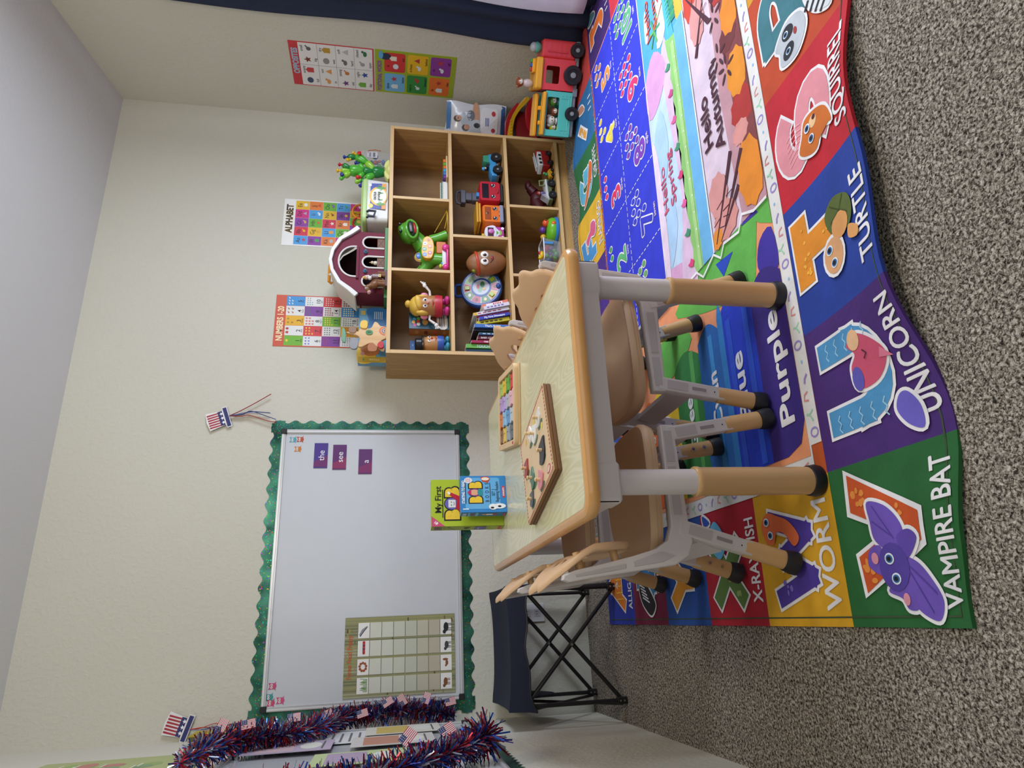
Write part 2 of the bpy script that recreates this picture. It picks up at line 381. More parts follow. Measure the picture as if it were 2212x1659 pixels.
tiles = {(0, 0): '#1f5f2c', (1, 0): '#43226e', (2, 0): '#1c3a94', (3, 0): '#b81628', (4, 0): '#b8421c', (5, 0): '#c98f1e', (6, 0): '#1f5f2c', (7, 0): '#43226e', (8, 0): '#b81628',
         (0, 1): '#d59f1c', (0, 2): '#a8162a', (0, 3): '#1f4c9c', (0, 4): '#74183c', (0, 5): '#23349e', (1, 5): '#c9271f', (2, 5): '#2a56bd', (3, 5): '#d8372f', (4, 5): '#4a2a86', (5, 5): '#dfae2c',
         (6, 5): '#256b3c', (7, 5): '#23689c', (8, 5): '#b83a34', (8, 4): '#3a1f66', (8, 3): '#c83040', (8, 2): '#3a50c8', (8, 1): '#c9491f'}
for (c, r), col in tiles.items(): tile(c, r, col)
def fat(body, cx, cy, h, col, l, rad, sx=1.0, rot=0.0, ns=8):
    """lettering thickened evenly all round"""
    for k in range(ns+1):
        a = 2*PI*k/ns; q = rad*h if k < ns else 0
        R.text(body, cx+q*math.cos(a), cy+q*math.sin(a), h, col, l+.0001+k*.10, 0, sx, rot)
ARC = lambda cx, cy, rx, ry, a0, a1, n=12: [(cx+rx*math.cos(math.radians(a0+(a1-a0)*i/n)), cy+ry*math.sin(math.radians(a0+(a1-a0)*i/n))) for i in range(n+1)]
STR = {'J': [[(.1, 1), (1, 1)], [(.62, 1), (.62, .3)]+ARC(.34, .28, .28, .25, 0, -150)], 'U': [[(.0, 1), (.0, .35)]+ARC(.5, .38, .5, .38, 180, 360)+[(1, .35), (1, 1)]], 'T': [[(-.12, 1), (1.12, 1)], [(.5, 1), (.5, 0)]], 'S': [ARC(.5, .74, .45, .26, 20, 240)+ARC(.5, .24, .48, .26, 70, -160)],
       'W': [[(0, 1), (.24, 0), (.5, .72), (.76, 0), (1, 1)]], 'X': [[(0, 1), (1, 0)], [(1, 1), (0, 0)]], 'A': [[(-.05, 0), (.5, 1), (1.05, 0)], [(.22, .34), (.78, .34)]], 'Y': [[(0, 1), (.5, .45), (.5, 0)], [(1, 1), (.5, .45)]],
       'Z': [[(0, 1), (1, 1), (0, 0), (1, 0)]], 'F': [[(0, 0), (0, 1), (.85, 1)], [(0, .5), (.7, .5)]], 'G': [ARC(.5, .5, .5, .5, 40, 320)+[(.95, .45), (.55, .45)]], 'R': [[(0, 0), (0, 1), (.5, 1)]+ARC(.5, .74, .45, .26, 90, -90)+[(0, .48)], [(.45, .48), (1, 0)]]}
def glyph(ch, cx, cy, h, col, rim=WHT, l=3, sx=1.0, bold=0.06, rot=0.0):
    if ch in STR:
        w = h*(.20+bold); hh = h-w*.6; ww = h*.72*sx-w*.5
        for e, c, q in ((.045, rim, 0), (0, col, 1)):
            for j, st_ in enumerate(STR[ch]):
                P = [Vector((cx-ww/2+x*ww, cy-hh/2+y*hh)) for x, y in st_]; runs = [[P[0]]]; cut = [0]
                for i in range(1, len(P)):
                    runs[-1].append(P[i])
                    if i < len(P)-1 and (P[i]-P[i-1]).length > 0 and (P[i+1]-P[i]).length > 0 and (P[i]-P[i-1]).angle(P[i+1]-P[i]) > .55: runs.append([P[i]]); cut.append(1)
                for r_i, Q in enumerate(runs):
                    k0 = e*.5+(w*.36 if r_i > 0 else 0); k1 = e*.5+(w*.36 if r_i < len(runs)-1 else 0)
                    d0 = (Q[0]-Q[1]).normalized()*k0; d1 = (Q[-1]-Q[-2]).normalized()*k1
                    Q = [Q[0]+d0]+Q[1:-1]+[Q[-1]+d1]; R.line([tuple(p) for p in Q], w+e, c, l+.0001+q*1.1+j*.35+r_i*.25)
        return
    fat(ch, cx, cy, h, rim, l, .10, sx, rot, 9); fat(ch, cx, cy, h, col, l+1.1, .045, sx, rot, 8)
def word(w, cx, cy, h, sx=0.8, rot=0.0, l=3, col=WHT, bold=0.015):
    for k in range(4):
        a = 2*PI*k/3; q = .028*h if k < 3 else 0
        R.text(w, cx+q*math.cos(a), cy+q*math.sin(a), h, col, l+.0001+k*.25, 0, sx, rot)
def fit(w, cx, cy, h, width, rot, l, col):
    vs, _ = text_geo(w, 0); word(w, cx, cy, h, width/((max(v[0] for v in vs)-min(v[0] for v in vs))*h), rot, l, col)
# --- V with bat
def spots(ch, cx, cy, w, h, col, n, r=.014, seed=1):
    rr = random.Random(seed)
    for _ in range(n): R.ell(cx+rr.uniform(-w, w), cy+rr.uniform(-h, h), r*rr.uniform(.6, 1.3), r*rr.uniform(.6, 1.3), col, 5, n=8)
def blob(pts, col, l, rim=None, rw=1.07):
    P = smooth_closed(pts, 5)
    if rim:
        cx = sum(p[0] for p in P)/len(P); cy = sum(p[1] for p in P)/len(P)
        Q = []
        for i, p in enumerate(P):
            a = Vector(P[i-1]); b = Vector(P[(i+1) % len(P)]); d = (b-a); d = d.normalized() if d.length else Vector((1, 0)); n = Vector((d.y, -d.x)); Q.append((p[0]+n.x*.022, p[1]+n.y*.022))
        R.poly(Q, rim, l)
    R.poly(P, col, l+1)
def eyes(cx, cy, d, r, l, ang=0.0):
    for sg in (-1, 1):
        x, y = cx+sg*d*math.cos(ang), cy+sg*d*math.sin(ang)
        R.ell(x, y, r, r*1.15, '#dfe9ee', l, n=12); R.ell(x, y, r*.7, r*.85, '#2d5f9c', l+1, n=12); R.ell(x, y, r*.4, r*.5, '#101018', l+2, n=10)
vpts = [(.20, .78), (.42, .80), (.53, .45), (.72, .83), (.93, .80), (.62, .20), (.46, .18)]
VR = [(.17, .83), (.44, .85), (.55, .55), (.68, .87), (.98, .84), (.65, .24), (.44, .24), (.36, .40)]
R.poly(VR, WHT, 3); R.poly([(.20, .80), (.42, .82), (.55, .49), (.70, .83), (.94, .81), (.63, .27), (.47, .27)], '#c4501c', 4); spots('V', .78, .74, .07, .05, '#e08a3a', 8, .020, 3); spots('V', .66, .46, .04, .07, '#e08a3a', 6, .018, 4); spots('V', .33, .74, .06, .05, '#e08a3a', 7, .022, 5)
blob([(.04, .22), (.14, .17), (.26, .24), (.36, .34), (.40, .46), (.34, .50), (.22, .44), (.12, .40), (.06, .32)], '#6a4fb0', 5, WHT)
blob([(.42, .50), (.50, .40), (.60, .42), (.70, .52), (.74, .66), (.62, .66), (.50, .64)], '#6a4fb0', 5.8, WHT)
blob([(.20, .60), (.16, .50), (.10, .46), (.10, .38), (.18, .40), (.26, .44), (.24, .56)], '#6a4fb0', 5.3, WHT)
blob([(.30, .62), (.36, .74), (.46, .70), (.46, .60)], '#6a4fb0', 5.4, WHT); blob([(.38, .40), (.48, .30), (.54, .36), (.50, .46)], '#5b43a2', 6.1, WHT)
R.ell(.34, .52, .14, .125, '#4f3c96', 7.6); eyes(.33, .53, .06, .034, 8.7, .25); R.ell(.155, .46, .035, .028, '#d98fa0', 7.9); R.ell(.40, .67, .035, .03, '#d98fa0', 7.9)
for a in ((.50, .48, .71, .62), (.52, .50, .62, .64), (.34, .42, .08, .26), (.34, .40, .18, .21)): R.line([a[:2], a[2:]], .008, '#4f3c96', 7.9)
word('VAMPIRE BAT', .50, .105, .130, .74, .02)
# --- U with unicorn
glyph('U', 1.53, .60, .64, '#4a8fc0', sx=1.22, bold=.07)
for k in range(5):
    for sg in (-1, 1): R.line([(1.52+sg*(.24+.04*((i % 2)*2-1))-.0, .34+k*.11+.0) if False else (1.52+sg*.25+(i-2)*.03, .36+k*.1+.022*(i % 2)) for i in range(5)], .010, '#9cc6dc', 5)
blob([(1.44, .36), (1.56, .24), (1.68, .30), (1.78, .44), (1.74, .56), (1.66, .50), (1.58, .56), (1.44, .54)], '#c8506e', 5, WHT); R.ell(1.75, .48, .07, .06, '#e0b48a', 7); R.ell(1.50, .52, .08, .05, '#5b55b0', 7)
R.poly([(1.56, .30), (1.53, .19), (1.62, .27)], '#d87890', 7); R.line([(1.60, .42), (1.63, .39), (1.66, .42)], .010, '#402030', 8)
blob([(1.30, .26), (1.22, .30), (1.12, .25), (1.07, .16), (1.20, .15), (1.30, .20)], '#6a5fc0', 5, WHT)
word('UNICORN', 1.52, .115, .15, .80)
# --- T with turtle
glyph('T', 2.58, .57, .66, '#dd8a22', sx=1.10, bold=.09); spots('T', 2.58, .80, .20, .04, '#f0b040', 9, .016, 8); spots('T', 2.58, .48, .04, .14, '#f0b040', 6, .014, 9)
blob([(2.52, .48), (2.66, .52), (2.74, .40), (2.68, .24), (2.56, .20), (2.46, .26), (2.48, .38)], '#55632a', 5, WHT); R.ell(2.52, .36, .09, .10, '#d89a5c', 7); R.ell(2.36, .48, .125, .115, '#d8a070', 7); R.ell(2.36, .48, .15, .14, WHT, 6); eyes(2.36, .50, .055, .035, 8, .3)
blob([(2.46, .26), (2.40, .16), (2.34, .18), (2.38, .28)], '#d89a5c', 6, WHT); R.line([(2.58, .46), (2.62, .34), (2.56, .26)], .008, '#3c4a1c', 7); R.line([(2.70, .44), (2.62, .34), (2.70, .28)], .008, '#3c4a1c', 7)
word('TURTLE', 2.46, .12, .16, .80)
# --- S with squirrel
glyph('S', 3.47, .58, .66, '#d98b96', sx=1.15, bold=.08)
for k in range(6): R.line([(3.28+k*.045+.02*math.sin(i), .60+.05*i) for i in range(5)], .008, '#e8aab2', 5)
blob([(3.28, .66), (3.20, .56), (3.18, .44), (3.28, .34), (3.24, .22), (3.38, .26), (3.46, .38), (3.48, .54), (3.38, .60)], '#c96a22', 5, WHT); eyes(3.34, .50, .055, .034, 8, .3); R.ell(3.40, .44, .045, .05, '#e8c090', 7); R.ell(3.42, .42, .018, .022, '#501020', 8)
word('SQUIRREL', 3.50, .125, .16, .72)
# --- R with raccoon
glyph('R', 4.62, .56, .64, '#3a7480', sx=1.1, bold=.06)
blob([(4.10, .70), (4.06, .52), (4.18, .40), (4.34, .42), (4.40, .58), (4.30, .74), (4.22, .70)], '#b8bec6', 5, WHT); R.ell(4.16, .60, .06, .07, '#23262e', 7, rot=.4); R.ell(4.31, .58, .06, .07, '#23262e', 7, rot=-.4); eyes(4.235, .60, .075, .026, 8); R.ell(4.25, .50, .03, .018, '#a03030', 8)
blob([(4.28, .34), (4.16, .26), (4.10, .16), (4.22, .18), (4.36, .26), (4.42, .36)], '#d8dce0', 5, WHT)
for k in range(4): R.line([(4.18+k*.05, .20+k*.045), (4.13+k*.05, .25+k*.045)], .022, '#23262e', 7)
word('RACCOON', 4.58, .125, .16, .74)
# --- left column W X Y Z A
glyph('W', .49, 1.57, .56, '#4a3596', sx=1.65, bold=.04); spots('W', .27, 1.6, .04, .10, '#7a68c0', 5, .020, 11); spots('W', .66, 1.5, .04, .10, '#7a68c0', 5, .020, 12)
blob([(.62, 1.86), (.76, 1.90), (.84, 1.80), (.80, 1.66), (.74, 1.52), (.62, 1.42), (.56, 1.50), (.66, 1.60), (.68, 1.70), (.60, 1.76)], '#dd6a3a', 6, WHT); eyes(.72, 1.80, .055, .033, 9, .3)
word('WORM', .48, 1.155, .17, .98)
glyph('X', .44, 2.56, .60, '#5a7a3a', sx=1.35, bold=.06); spots('X', .44, 2.56, .07, .07, '#90a860', 8, .022, 13); spots('X', .28, 2.40, .03, .04, '#90a860', 4, .02, 14)
blob([(.56, 2.66), (.66, 2.80), (.80, 2.82), (.90, 2.70), (.82, 2.58), (.68, 2.52)], '#5fa8d0', 6, WHT); eyes(.74, 2.68, .05, .034, 9, .3); blob([(.90, 2.78), (.98, 2.92), (.88, 2.90)], '#2b4fa8', 6, WHT)
word('X-RAY FISH', .52, 2.115, .145, .66)
glyph('Y', .42, 3.54, .60, '#d8902a', sx=1.2, bold=.08); spots('Y', .42, 3.42, .04, .10, '#e8ac4c', 7, .02, 17)
glyph('Z', .55, 4.55, .52, '#3a80b8', sx=1.0, bold=.12)
blob([(.18, 4.62), (.10, 4.44), (.20, 4.30), (.30, 4.36), (.42, 4.50), (.50, 4.66), (.40, 4.76), (.28, 4.72)], '#202028', 5, WHT)
for k in range(6): R.line([(.24+k*.04, 4.46+k*.03), (.30+k*.035, 4.66+k*.016)], .016, '#e8e8ee', 7)
word('ZEBRA', .56, 4.14, .14, .8)
glyph('A', .48, 5.56, .60, '#dd7a20', sx=1.25, bold=.04)
for k in range(5): R.line([(.30+.08*k+.012*(i % 2), 5.36+i*.05) for i in range(6)], .012, '#f2c63c', 5)
word('ALLIGATOR', .50, 5.12, .13, .66)
# --- back row F G H I, right of the table
glyph('F', 5.42, 5.58, .56, '#4a94d0', sx=1.1, bold=.08)
blob([(5.42, 5.62), (5.50, 5.50), (5.46, 5.36), (5.56, 5.28), (5.68, 5.34), (5.70, 5.46), (5.60, 5.50), (5.56, 5.60), (5.50, 5.68)], '#d85f86', 5, WHT); R.line([(5.60, 5.34), (5.64, 5.22)], .012, '#d85f86', 6)
word('FLAMINGO', 5.52, 5.13, .15, .66)
glyph('G', 6.45, 5.60, .58, '#58b0cc', sx=1.1, bold=.08)
blob([(6.10, 5.70), (6.16, 5.56), (6.30, 5.44), (6.42, 5.30), (6.60, 5.24), (6.70, 5.34), (6.58, 5.42), (6.44, 5.48), (6.32, 5.58), (6.20, 5.66)], '#d86a2c', 5, WHT); spots('G', 6.45, 5.38, .12, .05, '#8a3c18', 9, .016, 19)
word('GIRAFFE', 6.55, 5.13, .15, .68)
R.poly([(7.12, 5.40), (7.26, 5.30), (7.60, 5.62), (7.52, 5.80)], WHT, 3); R.poly([(7.16, 5.41), (7.26, 5.35), (7.56, 5.63), (7.50, 5.74)], '#dd9a3c', 4); spots('H', 7.36, 5.55, .05, .05, '#eeb968', 6, .014, 21)
blob([(7.70, 5.40), (7.86, 5.50), (7.92, 5.70), (7.80, 5.66)], '#c98a6a', 3, WHT)
for k in range(3): R.line([(7.50+k*.11, 5.08), (7.53+k*.11, 5.22)], .022, WHT, 3)
glyph('J', 8.48, 4.56, .58, '#d86a22', sx=1.0, bold=.06)
blob([(8.74, 4.60), (8.86, 4.66), (8.94, 4.86), (8.80, 4.90)], '#4f8a9a', 3, WHT)
for k in range(4): R.line([(8.34+k*.10, 4.06), (8.36+k*.10, 4.17)], .018, WHT, 3)
# --- confetti band around the inner field
gridrect(1.0, 1.0, 8.0, 5.0, '#b8521e', 1)
R.poly([(x, y) for x, y in rrect(7.0, 4.0, .34, 6, 4.5, 3.0)], '#dcdad8', 2) if False else None
gridrect(1.0, 1.12, 8.0, 4.94, '#dcdad8', 2); gridrect(1.22, 1.0, 8.0, 1.12, '#dcdad8', 2)
rr = random.Random(4); cc = ['#9a86c8', '#9ccfae', '#d98a88', '#9a86c8', '#8cb8dc']
def confetti(x, y, k):
    c = cc[k % 5]
    if k % 5 == 0:
        o = ellipse(x, y, .032, .040, 12); R.line(o+[o[0]], .014, c, 3)
    elif k % 5 == 1: R.line([(x-.05, y-.02), (x, y+.01), (x+.03, y-.03)], .016, c, 3); R.line([(x, y+.01), (x+.01, y+.045)], .016, c, 3)
    elif k % 5 == 2: R.line([(x-.03, y-.02), (x-.02, y+.03), (x+.02, y+.02), (x+.035, y-.02)], .014, c, 3)
    elif k % 5 == 3: R.line([(x-.035, y+.02), (x, y+.012), (x+.03, y-.02)], .018, c, 3)
    else: R.ell(x, y, .014, .012, c, 3, n=8)
for k in range(52): confetti(1.3+k*.132, 1.068+.012*((k*7) % 3-1), k)
for k in range(28): confetti(1.075, 1.2+k*.135, k+2)
for k in range(52): confetti(1.2+k*.132, 4.972, k+1)
# --- inner fields
L4 = 3
gridrect(1.15, 1.14, 8.0, 4.93, '#e8976a', L4)
rnd = random.Random(12)
def patch(pts, c, l=4): R.poly(smooth_closed(pts, 3), c, l)
patch([(2.62, 1.5), (3.0, 1.9), (3.22, 1.14), (3.3, 1.7), (3.35, 2.2), (3.1, 3.0), (2.9, 2.6), (2.75, 2.1)], '#5fae4a')
R.poly([(3.02, 1.14), (3.26, 1.14), (3.26, 1.45), (3.12, 1.30)], '#5fae4a', 4); patch([(2.66, 1.14), (3.0, 1.16), (2.98, 1.34), (2.78, 1.42), (2.62, 1.3)], '#3a2a9a')
R.poly([(3.22, 1.30), (3.40, 1.42), (3.25, 1.56)], '#3a2a9a', 5); R.poly([(2.98, 1.95), (3.12, 1.75), (3.16, 2.06)], '#1f46b8', 5)
patch([(2.5, 3.1), (2.7, 2.7), (2.95, 3.0), (2.9, 3.6), (2.6, 3.9), (2.5, 3.5)], '#5fae4a'); patch([(2.7, 4.9), (2.6, 4.3), (2.9, 4.2), (3.2, 4.6), (3.2, 4.93)], '#5fae4a'); patch([(2.55, 4.5), (2.7, 4.2), (2.85, 4.5), (2.7, 4.8)], '#3a2a9a', 5)
def wide(w, cx, cy, h, width):
    vs, _ = text_geo(w, 0); fat(w, cx, cy, h, WHT, 7, .05, (width-.1*h)/((max(v[0] for v in vs)-min(v[0] for v in vs))*h), .02)
# rainbow colour list
bands = [('#34207a', 1.14, 1.60, 2.72), ('#1c3ac0', 1.60, 2.08, 2.80), ('#2f7fc4', 2.08, 2.18, 2.76), ('#2566b0', 2.18, 2.60, 2.68), ('#2f7d3c', 2.60, 3.18, 2.60), ('#e3c02c', 3.18, 3.74, 2.50), ('#e0662a', 3.74, 4.16, 2.40), ('#c8202c', 4.16, 4.70, 2.30)]
for c, a, b, e in bands:
    n = 12
    gridrect(1.20 if a > 1.2 else 1.42, a, e-.10, b, c, 5); R.poly([(e-.10, a)]+[(e-.10+.12*math.sin(PI*i/8), a+(b-a)*i/8) for i in range(1, 8)]+[(e-.10, b)], c, 5)
R.poly([(1.20, 1.40), (1.26, 1.22), (1.42, 1.14), (1.42, 1.60), (1.20, 1.60)], '#34207a', 5)
for k, (c, y) in enumerate((('#2a55d0', 1.70), ('#3a8ccc', 2.34), ('#55a050', 2.74), ('#2850c8', 1.98))): gridrect(1.22, y-.03, 2.58, y+.05, c, 6)
wide('Purple', 1.885, 1.345, .175, .92); wide('Blue', 1.92, 1.90, .16, .60); wide('Cyan', 1.96, 2.37, .155, .52)
wide('Green', 1.93, 2.88, .155, .66); word('Yellow', 1.85, 3.46, .15, .95, .02, 7, WHT, .035); word('Orange', 1.80, 3.93, .14, .95, .02, 7, WHT, .035); word('Red', 1.8, 4.42, .15, 1.0, .02, 7, WHT, .035)
# numbers field
gridrect(3.25, 3.13, 7.97, 4.92, '#2c36c8', 5)
R.line([(3.25, 3.12), (7.97, 3.10)], .02, WHT, 6)
def dash(p, q, n, w=.012, c=WHT, l=6):
    p, q = Vector(p), Vector(q)
    for i in range(n): R.line([p+(q-p)*(i/n), p+(q-p)*((i+.62)/n)], w, c, l)
dash((3.25, 4.03), (7.97, 4.03), 54)
for k in range(1, 5): dash((3.25+.955*k, 3.14), (3.25+.955*k, 4.9), 20)
fruit = ['#6aa04a', '#4f9a55', '#d8305a', '#e0c850', '#e0924a', '#6aa060', '#3038c0', '#7a3aa0', '#d82a60', '#4f9a60']
ncol = ['#d8507a', '#5fb070', '#d8305a', '#e8d048', '#e8923a', '#58b070', '#3038c0', '#7a3ab0', '#d8306a', '#58a878']
for n in range(10):
    c, r = n % 5, n//5; x0 = 3.25+.955*c; y0 = 4.05 if r == 0 else 3.15; cx = x0+.30
    glyph(str(n+1), cx, y0+.33, .34, ncol[n], sx=1.05 if n < 9 else .8, bold=.07, l=6)
    k = n+1
    for i in range(k):
        px = x0+.50+(i % 3)*.14+.03*((i//3) % 2); py = y0+.66-(i//3)*.155+.02*(i % 2)
        R.ell(px, py, .053, .070, WHT, 6, n=10, rot=-.3); R.ell(px, py, .040, .056, fruit[n], 7, n=10, rot=-.3)
        R.line([(px-.02, py+.06), (px+.02, py+.09)], .012, WHT, 6)
for w, n in (('two', 1), ('three', 2), ('four', 3), ('five', 4), ('seven', 6), ('eight', 7), ('nine', 8), ('ten', 9)):
    x0 = 3.25+.955*(n % 5); y0 = 4.05 if n < 5 else 3.15; word(w, x0+.30, y0+.08, .062, .95, 0, 7, '#f0dce6', .02)
# seasons strip: spring | summer
gridrect(3.27, 2.04, 6.05, 3.12, '#bcd3ea', 5); gridrect(6.05, 2.04, 7.97, 3.12, '#4fa5dc', 5)
for pts, c, l in (([(3.27, 2.9), (3.6, 3.1), (3.5, 2.6), (3.27, 2.55)], '#d3a0c8', 6), ([(3.27, 2.75), (4.2, 2.55), (5.2, 2.62), (6.0, 2.66), (6.0, 2.44), (3.27, 2.40)], '#d7b9d6', 6),
                  ([(5.6, 3.1), (6.1, 3.1), (6.3, 2.8), (5.9, 2.55), (5.6, 2.8)], '#d49ccb', 6), ([(3.6, 2.95), (4.0, 3.02), (4.4, 2.8), (4.0, 2.7)], '#a9c9ea', 6), ([(4.6, 2.9), (5.2, 3.05), (5.5, 2.8), (5.0, 2.7)], '#a9c9ea', 6),
                  ([(3.27, 3.06), (3.7, 3.1), (5.2, 3.1), (5.0, 2.99), (4.2, 2.96), (3.6, 2.98)], '#e3cfe2', 7)): patch(pts, c, l)
R.poly([(3.27, 2.26), (6.05, 2.26), (6.15, 2.50)]+[(6.05-.14*i, 2.44+.035*(i % 2)) for i in range(1, 20)]+[(3.27, 2.42)], '#8cc070', 7)
R.poly([(3.27, 2.30), (6.0, 2.30), (6.0, 2.38), (3.27, 2.36)], '#a5cf86', 8)
gridrect(3.27, 2.05, 6.12, 2.27, '#69aede', 8)
for k, (c) in enumerate(['#d8407a', '#3f8f6c', '#d85a9a', '#d8407a', '#3f8f6c', '#d85a9a', '#c94a8a', '#3f8f6c']):
    x = 3.42+k*.34; R.poly([(x-.05, 2.47), (x, 2.44), (x+.05, 2.50), (x+.02, 2.53), (x+.01, 2.58), (x-.03, 2.53)], c, 9)
for k in range(14): R.ell(3.5+k*.19, 2.32+.05*((k*3) % 3), .012, .012, '#e8f0e8', 9, n=6)
fit('Hello', 4.53, 2.925, .125, .56, .0, 8, '#d0587a'); fit('Spring', 4.56, 2.735, .125, .64, .0, 8, '#d0587a')
R.poly([(6.0, 2.04), (7.97, 2.04), (7.97, 2.30), (6.6, 2.34), (6.05, 2.16)], '#e0b040', 6)
patch([(6.25, 2.7), (6.7, 2.62), (7.4, 2.66), (7.97, 2.62), (7.97, 2.44), (7.0, 2.46), (6.3, 2.46)], '#e6eef4', 6); patch([(6.6, 2.98), (6.9, 2.96), (7.0, 2.90), (6.6, 2.90)], '#d5e4f2', 6)
R.poly([(6.05, 2.28), (6.6, 2.34), (7.97, 2.36), (7.97, 2.46), (6.5, 2.46), (6.1, 2.42)], '#4fb0d8', 7)
for a in range(6): R.line([(6.52, 2.72), (6.52+.2*math.cos(a*1.05+.3), 2.72+.16*math.sin(a*1.05+.3))], .035, ['#3f9a6a', '#62b060'][a % 2], 8)
R.line([(6.52, 2.72), (6.66, 2.46)], .02, '#b06a3a', 8); R.poly([(6.75, 2.55), (6.92, 2.62), (6.88, 2.50)], '#d83a4a', 8)
for k in range(9): R.poly([(6.2+k*.06, 2.20), (6.24+k*.06, 2.40), (6.30+k*.06, 2.22)], ['#2f8f7a', '#3fa06a'][k % 2], 8)
fit('Hello', 6.80, 2.87, .125, .56, .0, 8.5, '#d85a44'); fit('Summer', 6.95, 2.68, .125, .84, .0, 8.5, '#d85a44')
# autumn | winter
gridrect(3.27, 1.14, 6.3, 2.04, '#d3bfd0', 5); gridrect(5.9, 1.14, 7.97, 2.04, '#3656cc', 4)
R.line([(3.27, 2.045), (6.1, 2.045)], .022, WHT, 9)
R.poly([(3.27, 1.14), (6.3, 1.14), (6.3, 1.52), (4.6, 1.60), (3.27, 1.52)], '#b98a94', 6)
R.poly([(3.6, 1.14), (6.3, 1.14), (6.3, 1.36), (4.9, 1.42), (3.7, 1.38)], '#7c3a3c', 7)
for cx, cy, w, h, c in ((3.45, 1.78, .17, .2, '#cf8c86'), (3.36, 1.96, .09, .10, '#dd8a30'), (3.75, 1.85, .20, .16, '#cf8f8c'), (3.62, 1.30, .30, .18, '#dd8422'), (4.25, 1.28, .18, .17, '#a82c28'), (4.05, 1.36, .10, .12, '#cf8c86'), (4.62, 1.28, .22, .15, '#dd8a22'), (5.05, 1.33, .14, .14, '#6c2c30'),
                         (5.25, 1.26, .20, .14, '#dd8422'), (5.7, 1.34, .20, .18, '#a82c28'), (5.95, 1.28, .14, .12, '#dd8a22'), (6.05, 1.85, .24, .16, '#c4402c'), (5.7, 1.80, .24, .14, '#cf8f8c'), (6.1, 1.5, .14, .14, '#c4502c')):
    n = 18; R.poly([(cx+w*(1+.13*(i % 2))*math.cos(2*PI*i/n), min(2.03, max(1.14, cy+h*(1+.13*(i % 2))*math.sin(2*PI*i/n)))) for i in range(n)], c, 8)
for a, b in (((3.32, 1.98), (4.0, 1.55)), ((3.40, 1.80), (3.9, 1.38)), ((3.30, 1.90), (3.62, 1.50)), ((6.15, 1.95), (5.5, 1.60)), ((5.85, 1.62), (5.35, 1.90)), ((6.2, 1.7), (5.6, 1.48))):
    a, b = Vector(a), Vector(b); n = Vector((-(b-a).y, (b-a).x)).normalized()
    R.poly([tuple(a+n*.006), tuple(a-n*.006), tuple(b-n*.028), tuple(b+n*.028)], '#4a1c2c', 9)
    for t_ in (.3, .5): p = a+(b-a)*t_; R.line([tuple(p), tuple(p-(b-a)*.12+n*.10)], .010, '#4a1c2c', 9)
for x, y in ((5.45, 1.50), (4.78, 1.42), (5.0, 1.52)):
    for k in range(5): R.ell(x+.10*math.cos(k*1.2), y+.09*math.sin(k*1.2), .055, .018, '#4a2430', 9, rot=k*1.2, n=8)
fit('Hello', 4.55, 1.89, .165, .56, .0, 10, '#43152c'); fit('Autumn', 4.58, 1.69, .165, .90, .0, 10, '#43152c')
for p_, q_ in (((.06, .065), (8.9, .065)), ((.06, .06), (.06, 5.94)), ((.06, 5.94), (8.9, 5.94))): R.line([tuple(Vector(p_).lerp(Vector(q_), i/60)) for i in range(61)], .010, '#3a4a30', 2)
R.line([(3.26, 1.14), (3.26, 1.34), (3.34, 1.52), (3.22, 1.60), (3.26, 1.86), (3.16, 1.94), (3.26, 2.06), (3.16, 2.30), (3.27, 2.42), (3.25, 3.13), (3.25, 4.92)], .026, WHT, 10)

mb = MB(); bmr = bmesh.new()
def sub_mesh(vs, fs, L):
    b = bmesh.new(); V = [b.verts.new((x, y, 0)) for x, y in vs]
    for f in fs:
        if len(set(f)) > 2:
            try: b.faces.new([V[i] for i in f])
            except ValueError: pass
    bmesh.ops.triangulate(b, faces=b.faces[:])
    for _ in range(6):
        E_ = [e for e in b.edges if e.calc_length() > L]
        if not E_: break
        bmesh.ops.subdivide_edges(b, edges=E_, cuts=1, use_grid_fill=False); bmesh.ops.triangulate(b, faces=[f for f in b.faces if len(f.verts) > 3])
    b.verts.index_update(); o = ([(v.co.x, v.co.y) for v in b.verts], [tuple(v.index for v in f.verts) for f in b.faces]); b.free(); return o
for ix, (l, vs, fs, c) in enumerate(R.items):
    l = l+(ix % 16)*.06 if l > 1 and l == int(l) else l
    if len(fs[0]) != 4 or len(vs) < 100:
        vs, fs = sub_mesh(vs, fs, .12)
    mb.raw([(*rugxy(s_, t_), rugz(s_, t_)+l*.0007) for s_, t_ in vs], fs, RUGC(c))
# the cloth body and its stitched hem below the print
n1, n2 = 100, 70
body = []
for j in range(n2+1):
    for i in range(n1+1):
        s_, t_ = 9.0*i/n1, 6.0*j/n2; body.append((*rugxy(s_, t_), rugz(s_, t_)))
mb.raw(body, [(j*(n1+1)+i, j*(n1+1)+i+1, (j+1)*(n1+1)+i+1, (j+1)*(n1+1)+i) for j in range(n2) for i in range(n1)], RUGC('#5a5246'))
per = [(9.0*i/90, 0) for i in range(90)]+[(9, 6.0*i/60) for i in range(60)]+[(9-9.0*i/90, 6) for i in range(90)]+[(0, 6-6.0*i/60) for i in range(60)]
hem = []; H0 = []; H1 = []
for s_, t_ in per:
    x, y = rugxy(s_, t_); z = rugz(s_, t_); H0.append((x, y, z+.0012)); H1.append((x, y, max(0.0005, z-.007)))
k = len(per)
def tcol(s_, t_): return tiles.get((min(8, int(s_*.9999)), min(5, int(t_*.9999))), '#5a5246')
for i in range(k):
    j = (i+1) % k; m_ = ((per[i][0]+per[j][0])/2, (per[i][1]+per[j][1])/2); mb.raw([H0[i], H0[j], H1[j], H1[i]], [(0, 1, 2, 3)], RUGC(tcol(*m_)))
rug = mb.build('alphabet_rug', None, True, 60)
tag(rug, 'large colourful alphabet rug with animal letters, numbers and seasons spread on the carpet', 'rug')

